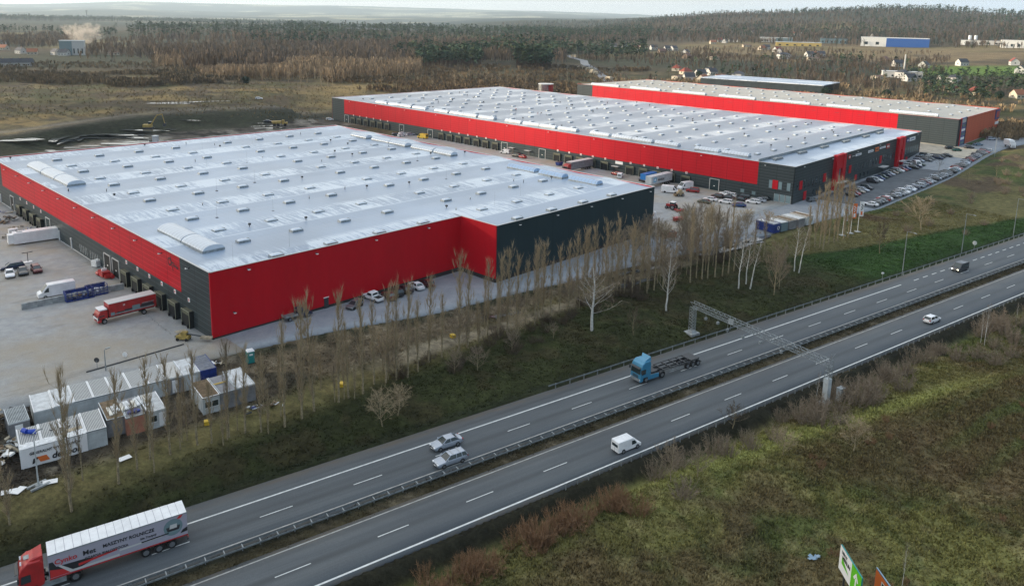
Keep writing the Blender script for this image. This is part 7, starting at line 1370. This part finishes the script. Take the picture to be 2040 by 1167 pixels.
# ================================================================ FAR BUILDINGS
mat('wall_white',(.54,.53,.50),.8); mat('wall_cream',(.52,.46,.36),.85); mat('wall_brown',(.26,.19,.14),.85); mat('roof_red',(.24,.055,.035),.75); mat('roof_dark',(.05,.052,.06),.7); mat('roof_orange',(.30,.11,.05),.75); mat('roof_brown',(.14,.07,.05),.75)
def house(L,W,H,RH,wall,roof,hip=False,two=False):
    t=thing('house',None,None); mb=MB(); mb.prism([(-L/2,-W/2),(L/2,-W/2),(L/2,W/2),(-L/2,W/2)],-1.5,H)
    if not hip: mb.add([(-L/2,-W/2,H),(-L/2,W/2,H),(-L/2,0,H+RH*.97)],[(0,1,2)]); mb.add([(L/2,-W/2,H),(L/2,W/2,H),(L/2,0,H+RH*.97)],[(0,1,2)])
    mb.obj('wall',wall,t); mb=MB(); o=.5; e=L/2+o-(W/2 if hip else 0)
    for sy in(-1,1): mb.add([(-L/2-o,sy*(W/2+o),H-.25),(L/2+o,sy*(W/2+o),H-.25),(e,0,H+RH),(-e,0,H+RH)],[(0,1,2,3)])
    if hip:
        for sx in(-1,1): mb.add([(sx*(L/2+o),-(W/2+o),H-.25),(sx*(L/2+o),W/2+o,H-.25),(sx*e,0,H+RH)],[(0,1,2)])
    rf_=mb.obj('roof',roof,t); mb=MB(); mb.box(L*.15,-.3,H+RH*.4,L*.15+.7,.3,H+RH+.9); mb.obj('chimney','wall_brown',rf_)
    for z in([1.0,3.8] if H>4.5 else [1.0]):
        for k in range(3):
            for sy in(-1,1): mb=MB(); x=-L/2+L*(k+.5)/3; mb.cbox(x,sy*(W/2+.02),z+.6,1.3,.08,1.3); mb.obj('window','glass',t)
    for sx in(-1,1): mb=MB(); mb.cbox(sx*(L/2+.02),0,H*.5+.3,.08,1.4,1.3); mb.obj('window','glass',t)
    return reg(t)
HP={'wd':house(11,9,4.0,4.2,'wall_white','roof_dark'),'wr':house(11,9,4.2,4.2,'wall_white','roof_red'),'cr':house(12,9,3.4,4.0,'wall_cream','roof_red',True),'wo':house(11,9,3.6,4.0,'wall_cream','roof_orange'),'bb':house(10,9,3.2,3.8,'wall_brown','roof_brown'),'big':house(16,10,6.4,2.6,'wall_white','roof_dark',True),'flat':house(15,8,3.4,.8,'wall_cream','roof_brown')}
NM={'wd':'white house with dark gabled roof','wr':'white house with red gabled roof','cr':'cream house with red hipped roof','wo':'cream house with orange roof','bb':'brown house with brown roof','big':'large white house with dark low roof','flat':'long low cream building'}
HL=[(1222,96,'wd'),(1245,95,'wd'),(1266,101,'wr'),(1281,98,'wo'),(1302,99,'wd'),(1318,106,'bb'),(1330,101,'wd'),(1342,101,'wd'),(1366,110,'wd'),(1368,117,'bb'),(1426,119,'flat'),(1348,141,'cr'),(1366,148,'cr'),(1372,160,'wd'),(1395,153,'wd'),(1410,149,'wd'),(1417,150,'wd'),(1400,163,'wo'),(1434,162,'wo'),(1470,158,'big'),(1352,158,'flat'),(1500,68,'wd'),(1420,88,'wo'),(1432,84,'wr'),(1444,86,'wd'),(1455,83,'wd'),(1466,84,'wd'),(1488,94,'flat'),(1518,100,'wo'),(1526,99,'wd'),(1548,104,'wr'),(1561,118,'big'),(1552,107,'wd'),(1562,70,'wd'),(1582,70,'wo'),(1596,71,'wr'),(1628,73,'wo'),(1648,73,'wd'),(1668,74,'wd'),(1740,75,'wd'),(1612,114,'wd'),(1622,113,'wo'),(1634,113,'wd'),(1620,121,'flat'),(1762,123,'bb'),(1788,133,'wd'),(1797,155,'big'),(1750,158,'flat'),(1811,162,'wd'),(1880,165,'wd'),(1899,166,'big'),(1895,182,'cr'),(1943,189,'cr'),(1975,182,'bb'),(2020,130,'wr'),(2029,196,'wo'),(1850,176,'bb'),(1613,184,'cr'),(1595,174,'cr'),(1916,131,'wd'),(1840,136,'wd'),(3,90,'wd'),(8,100,'wo'),(42,107,'wd'),(112,110,'wd'),(128,111,'wd'),(65,109,'wo'),(224,110,'flat'),(185,73,'flat'),(200,72,'flat'),(990,104,'wo'),(1005,103,'wd'),(2032,146,'wd')]
HL.sort(); cnt={}
for px,py,kd in HL:
    cnt[kd]=cnt.get(kd,0)+1; x,y,z=gp(px,py); D=math.hypot(x,y); put(HP[kd],x,y,z,'%s, %s of that kind counted from the left'%(NM[kd],ORD(cnt[kd])),'houses of the surrounding villages',(.85 if D<900 else .95),rf.uniform(-.6,.6)+(.6 if px>1300 else 0),'house')
# terrace of white gables at the left
x,y,z=gp(30,132)
for k in range(5):
    x,y,z=gp(-14+17*k,133-k*.3); put(HP['wd'],x,y,z,'white gabled terrace house with dark roof, %s of five from the left edge'%ORD(k+1),'terrace houses at the left edge',(.9,.75,.9),1.45+azpx(30),'house')
def hall(label,px,py,L,W,H,rz,wall,roof,extra=None,cat='hall',win_='glass'):
    x,y,z=gp(px,py); t=thing('industrial_hall',label,cat,(x,y,z),rz); mb=MB(); mb.box(-L/2,-W/2,-2,L/2,W/2,H); mb.obj('wall',wall,t); mb=MB(); mb.box(-L/2-.3,-W/2-.3,H,L/2+.3,W/2+.3,H+.6); mb.obj('roof',roof,t)
    for k in range(6): mb=MB(); mb.cbox(-L/2+L*(k+.5)/6,-W/2-.1,H*.3,L*.05,.2,H*.35); mb.obj('door',win_,t)
    if extra: mb=MB(); mb.box(-L/2+L*extra[0],-W/2-.4,-1.9,-L/2+L*extra[1]+.2,W/2+.4,H-.5); mb.obj('coloured_wall',extra[2],t)
    return t
mat('hall_blue',(.02,.10,.35),.5); mat('hall_light',(.78,.77,.72),.5); mat('hall_yellow',(.55,.40,.12),.6)
hall('long warehouse with a cream-white left part and a blue right part on the far slope',1780,92,108,50,14,-.42,'hall_light','hall_light',(.38,1.0,'hall_blue'))
hall('pale blue flat hall left of the yellow one in the village',1545,84,60,30,8,-.3,'wall_white','trim',(.5,1.0,'window_pale')); hall('long yellow and white hall in the village',1590,92,75,24,6,-.3,'hall_yellow','trim'); hall('blue-grey hall with white vans in front on the far slope',1660,86,46,24,8,-.3,'window_pale','roof_dark'); hall('small cream hall right of the yellow one',1610,92,18,14,6,-.3,'hall_light','wall_white')
t=hall('low white factory with two silos near the right edge',1960,89,70,26,7,-.5,'wall_white','roof_dark',(0,.2,'hall_light')); 
for k in range(2): mb=MB(); mb.cyl((-22+9*k,6,0),(-22+9*k,6,15),2.6,n=12); mb.obj('silo','white_paint',t,smooth=40)
hall('white warehouse cut off by the right edge on the far slope',2035,95,60,30,11,-.5,'hall_light','hall_light'); hall('long white shed with small windows beside a chimney in the village',1796,154,34,12,5,-.35,'wall_white','trim')
t=hall('low flat-roofed depot with grey roof directly behind the third warehouse',1530,183,96,46,9,TH-PI/2+.12,'dark_cladding_s','roof_membrane'); hall('white mid-rise block beside the smoke on the left',146,110,26,16,17,.4,'wall_white','cabin_wall',(0,.5,'window_pale'),'block')
mb=MB(); mb.cyl((0,0,0),(0,0,17),.9,.7,10); o=mb.obj('chimney_stack','wall_white'); x,y,z=gp(1801,141); o.location=(x,y,z); tag(o,'white factory chimney in the village','chimney')
# sprinkler tank
x,y,z=pD(1091.5,546); t=thing('sprinkler_tank','cylindrical steel water tank with a red side behind the second warehouse','tank',(x,y,z),0); zt=12.4-z
mat('bright_steel',(.55,.56,.56),.25,.9,nsc=.15,namt=.25)
mb=MB(); mb.cyl((0,0,-1),(0,0,zt),5.5,n=40); mb.obj('shell','bright_steel',t,smooth=40)
mb=MB(); 
for a0,a1,ri,ro in((-.05-.0,.62,5.5,5.56),): pass
V=[];Q=[]
for k in range(9): a=-1.25+ .9*k/8; V+= [(5.56*math.cos(a),5.56*math.sin(a),-1),(5.56*math.cos(a),5.56*math.sin(a),zt-.2)]
Q=[(2*k,2*k+2,2*k+3,2*k+1) for k in range(8)]; npobj('red_panel',V,Q,'red_paint',t); mb=MB(); mb.cyl((0,0,zt),(0,0,zt+.25),5.65,5.5,40); mb.obj('roof','trim',t)
# excavator and dumper in the pit
t=thing('excavator','yellow excavator with raised boom working in the flooded excavation','excavator'); mb=MB(); mb.box(-2.2,-1.4,1.1,1.6,1.4,2.4); mb.obj('body','dull_yellow',t); mb=MB(); mb.box(-.2,.3,2.4,1.5,1.4,3.6); mb.obj('cab','glass',t)
for sy in(-1.2,1.2): mb=MB(); mb.xprism([(-2.4,.5),(-2.0,0),(2.0,0),(2.4,.5),(2.0,1.0),(-2.0,1.0)],sy-.35,sy+.35); mb.obj('track','steel_dark',t)
mb=MB(); mb.cyl((1.2,-.3,2.0),(4.2,-.3,6.8),.32,.26,6); mb.cyl((4.2,-.3,6.8),(6.6,-.3,7.4),.26,.22,6); mb.obj('boom','dull_yellow',t); mb=MB(); mb.cyl((6.6,-.3,7.5),(7.6,-.3,3.0),.22,.18,6); mb.obj('stick','dull_yellow',t); mb=MB(); mb.xprism([(7.2,3.0),(8.2,3.0),(8.0,1.6),(6.9,1.4),(6.7,2.2)],-.9,.3); mb.obj('bucket','steel_dark',t); putpx(t,296,258,.15,'yellow excavator with raised boom working in the flooded excavation','excavator')
t=thing('dumper','yellow articulated dumper on the edge of the excavation','dumper'); mb=MB(); mb.xprism([(-3.6,1.3),(-4.2,2.4),(.6,2.6),(.6,1.3)],-1.3,1.3); mb.obj('tipping_body','dull_yellow',t); mb=MB(); mb.box(1.0,-1.1,1.0,3.8,1.1,1.9); mb.box(1.0,-.9,1.9,2.2,.9,3.0); mb.obj('cab','dull_yellow',t)
for sx in(-2.8,-1.0,2.6):
    for sy in(-1.2,1.2): wheel(t,sx,sy,.7,.45,False)
putpx(t,558,251,.2,'yellow articulated dumper on the edge of the excavation','dumper')
for k,(kd,cl,px,py,rz,lb) in enumerate([('hatch','white',657,240,.2,'white car beside the far corner of the second warehouse'),('estate','white',516,198,.1,'white car on the track across the meadow'),('sedan','dark_grey',534,244,.2,'dark car next to the dumper at the excavation'),('sedan','white',1187,139,2.3,'white car driving on the distant road'),('suv','dark_green',1207,149,2.3,'dark car following on the distant road')]): carpx(kd,cl,px,py,rz,lb,'cars far behind the warehouses')
for k,(px,py) in enumerate([(1158,138),(1174,141),(1181,145),(1187,149),(1214,160),(1144,114)]):
    mb=MB(); mb.box(-4,-2,-.5,4,2,2.6); mb.box(-3,-1.5,2.6,3,1.5,3.2); o=mb.obj('timber_stack','wood_pale'); x,y,z=gp(px,py); o.location=(x,y,z); o.rotation_euler=(0,0,.5*k); tag(o,'pale timber stack beside the distant road, %s from the left'%ORD([2,3,4,5,6,1][k]),'timber stack','timber stacks beside the distant road')
x,y,z=gp(310,283); mb=MB(); mb.box(-1,-1,0,1,1,2.6); mb.box(-1.1,-1.1,2.6,1.1,1.1,2.8); o=mb.obj('site_hut','cabin_wall'); o.location=(x,y,z); tag(o,'small pale hut just behind the first roof edge','hut')
x,y,z=pD(172,6500); t=thing('pylon','faint electricity pylon on the hazy horizon at the left','pylon',(x,y,z),.3); mb=MB(); lattice(mb,(0,0,0),(0,0,58),5,8,.5); mb.obj('mast','steel_dark',t); mb=MB(); mb.box(-12,-.6,44,12,.6,45.5); mb.box(-9,-.6,54,9,.6,55.5); mb.obj('cross_arm','steel_dark',t)
# ================================================================ AIR
def blob(nx,ny,rx,ry,rz_,amp,seed):
    V=[];Q=[]
    for i in range(ny+1):
        th=PI*i/ny
        for j in range(nx):
            a=2*PI*j/nx; V.append((math.sin(th)*math.cos(a),math.sin(th)*math.sin(a),math.cos(th)))
    V=np.array(V); nn=fbm(V[:,0]*3+7,V[:,1]*3+V[:,2]*4,1.2,4,seed)-.5; V=V*(1+amp*nn)[:,None]*np.array([rx,ry,rz_]); 
    for i in range(ny):
        for j in range(nx): Q.append((i*nx+j,(i+1)*nx+j,(i+1)*nx+(j+1)%nx,i*nx+(j+1)%nx))
    return V,Q
# unseen clouds added west of the site to keep low sun off it
m=bpy.data.materials.new('shade_cloud_vapour'); m.use_nodes=True; n=m.node_tree; n.nodes.clear(); o_=node(n,'ShaderNodeOutputMaterial'); d_=node(n,'ShaderNodeBsdfDiffuse'); d_.inputs[0].default_value=(.85,.86,.88,1); t_=node(n,'ShaderNodeBsdfTransparent'); t_.inputs[0].default_value=(1,1,1,1); tl=node(n,'ShaderNodeBsdfTranslucent'); a_=node(n,'ShaderNodeAddShader'); mx=node(n,'ShaderNodeMixShader'); mx.inputs[0].default_value=.50; m1_=node(n,'ShaderNodeMixShader'); m1_.inputs[0].default_value=.5
n.links.new(d_.outputs[0],m1_.inputs[1]); n.links.new(tl.outputs[0],m1_.inputs[2]); n.links.new(t_.outputs[0],mx.inputs[1]); n.links.new(m1_.outputs[0],mx.inputs[2]); n.links.new(mx.outputs[0],o_.inputs[0]); MATS['shade_cloud_vapour']=m
for k,(cx,cy,rx,ry,rz_) in enumerate([(-2920,433,520,265,75),(-3516,294,480,330,70),(-3122,823,60,75,32)]):
    V,Q=blob(48,24,rx,ry,rz_,.5,70+k); o=npobj('shade_cloud',V,Q,'shade_cloud_vapour',smooth=True); o.location=(cx,cy,[700,820,700][k]); tag(o,'unseen clouds added to shade the site, %s of three'%['large nearer one','large farther one','smallest'][k],'shade_cloud',kind='stuff')
# smoke from a chimney in the town
m=bpy.data.materials.new('smoke_vapour'); m.use_nodes=True; n=m.node_tree; n.nodes.clear(); o_=node(n,'ShaderNodeOutputMaterial'); v_=node(n,'ShaderNodeVolumePrincipled'); v_.inputs['Color'].default_value=(.9,.82,.72,1); ns_=noise(n,.11,None,4,.7); n.links.new(maths(n,'MULTIPLY',ramp(n,ns_,[(.42,(0,)*3),(.75,(1,)*3)]),.16),v_.inputs['Density']); n.links.new(v_.outputs[0],o_.inputs[1]); MATS['smoke_vapour']=m
x,y,z=pD(163,1120); V,Q=blob(24,14,24,12,13,1.3,5); o=npobj('smoke',V,Q,'smoke_vapour',smooth=True); o.location=(x,y,z+26); tag(o,'puff of pale chimney smoke rising in the town at the left','smoke',kind='stuff')
m=bpy.data.materials.new('haze_air'); m.use_nodes=True; n=m.node_tree; n.nodes.clear(); o_=node(n,'ShaderNodeOutputMaterial'); v_=node(n,'ShaderNodeVolumePrincipled'); v_.inputs['Color'].default_value=(.73,.88,1,1); v_.inputs['Density'].default_value=HAZE; v_.inputs['Anisotropy'].default_value=.25; n.links.new(v_.outputs[0],o_.inputs[1]); MATS['haze_air']=m
mb=MB(); mb.box(-21500,-21500,-220,21500,21500,560); o=mb.obj('haze','haze_air'); tag(o,'thin bluish haze filling the air over the whole landscape','haze',kind='stuff')
print('objects',len(bpy.data.objects))
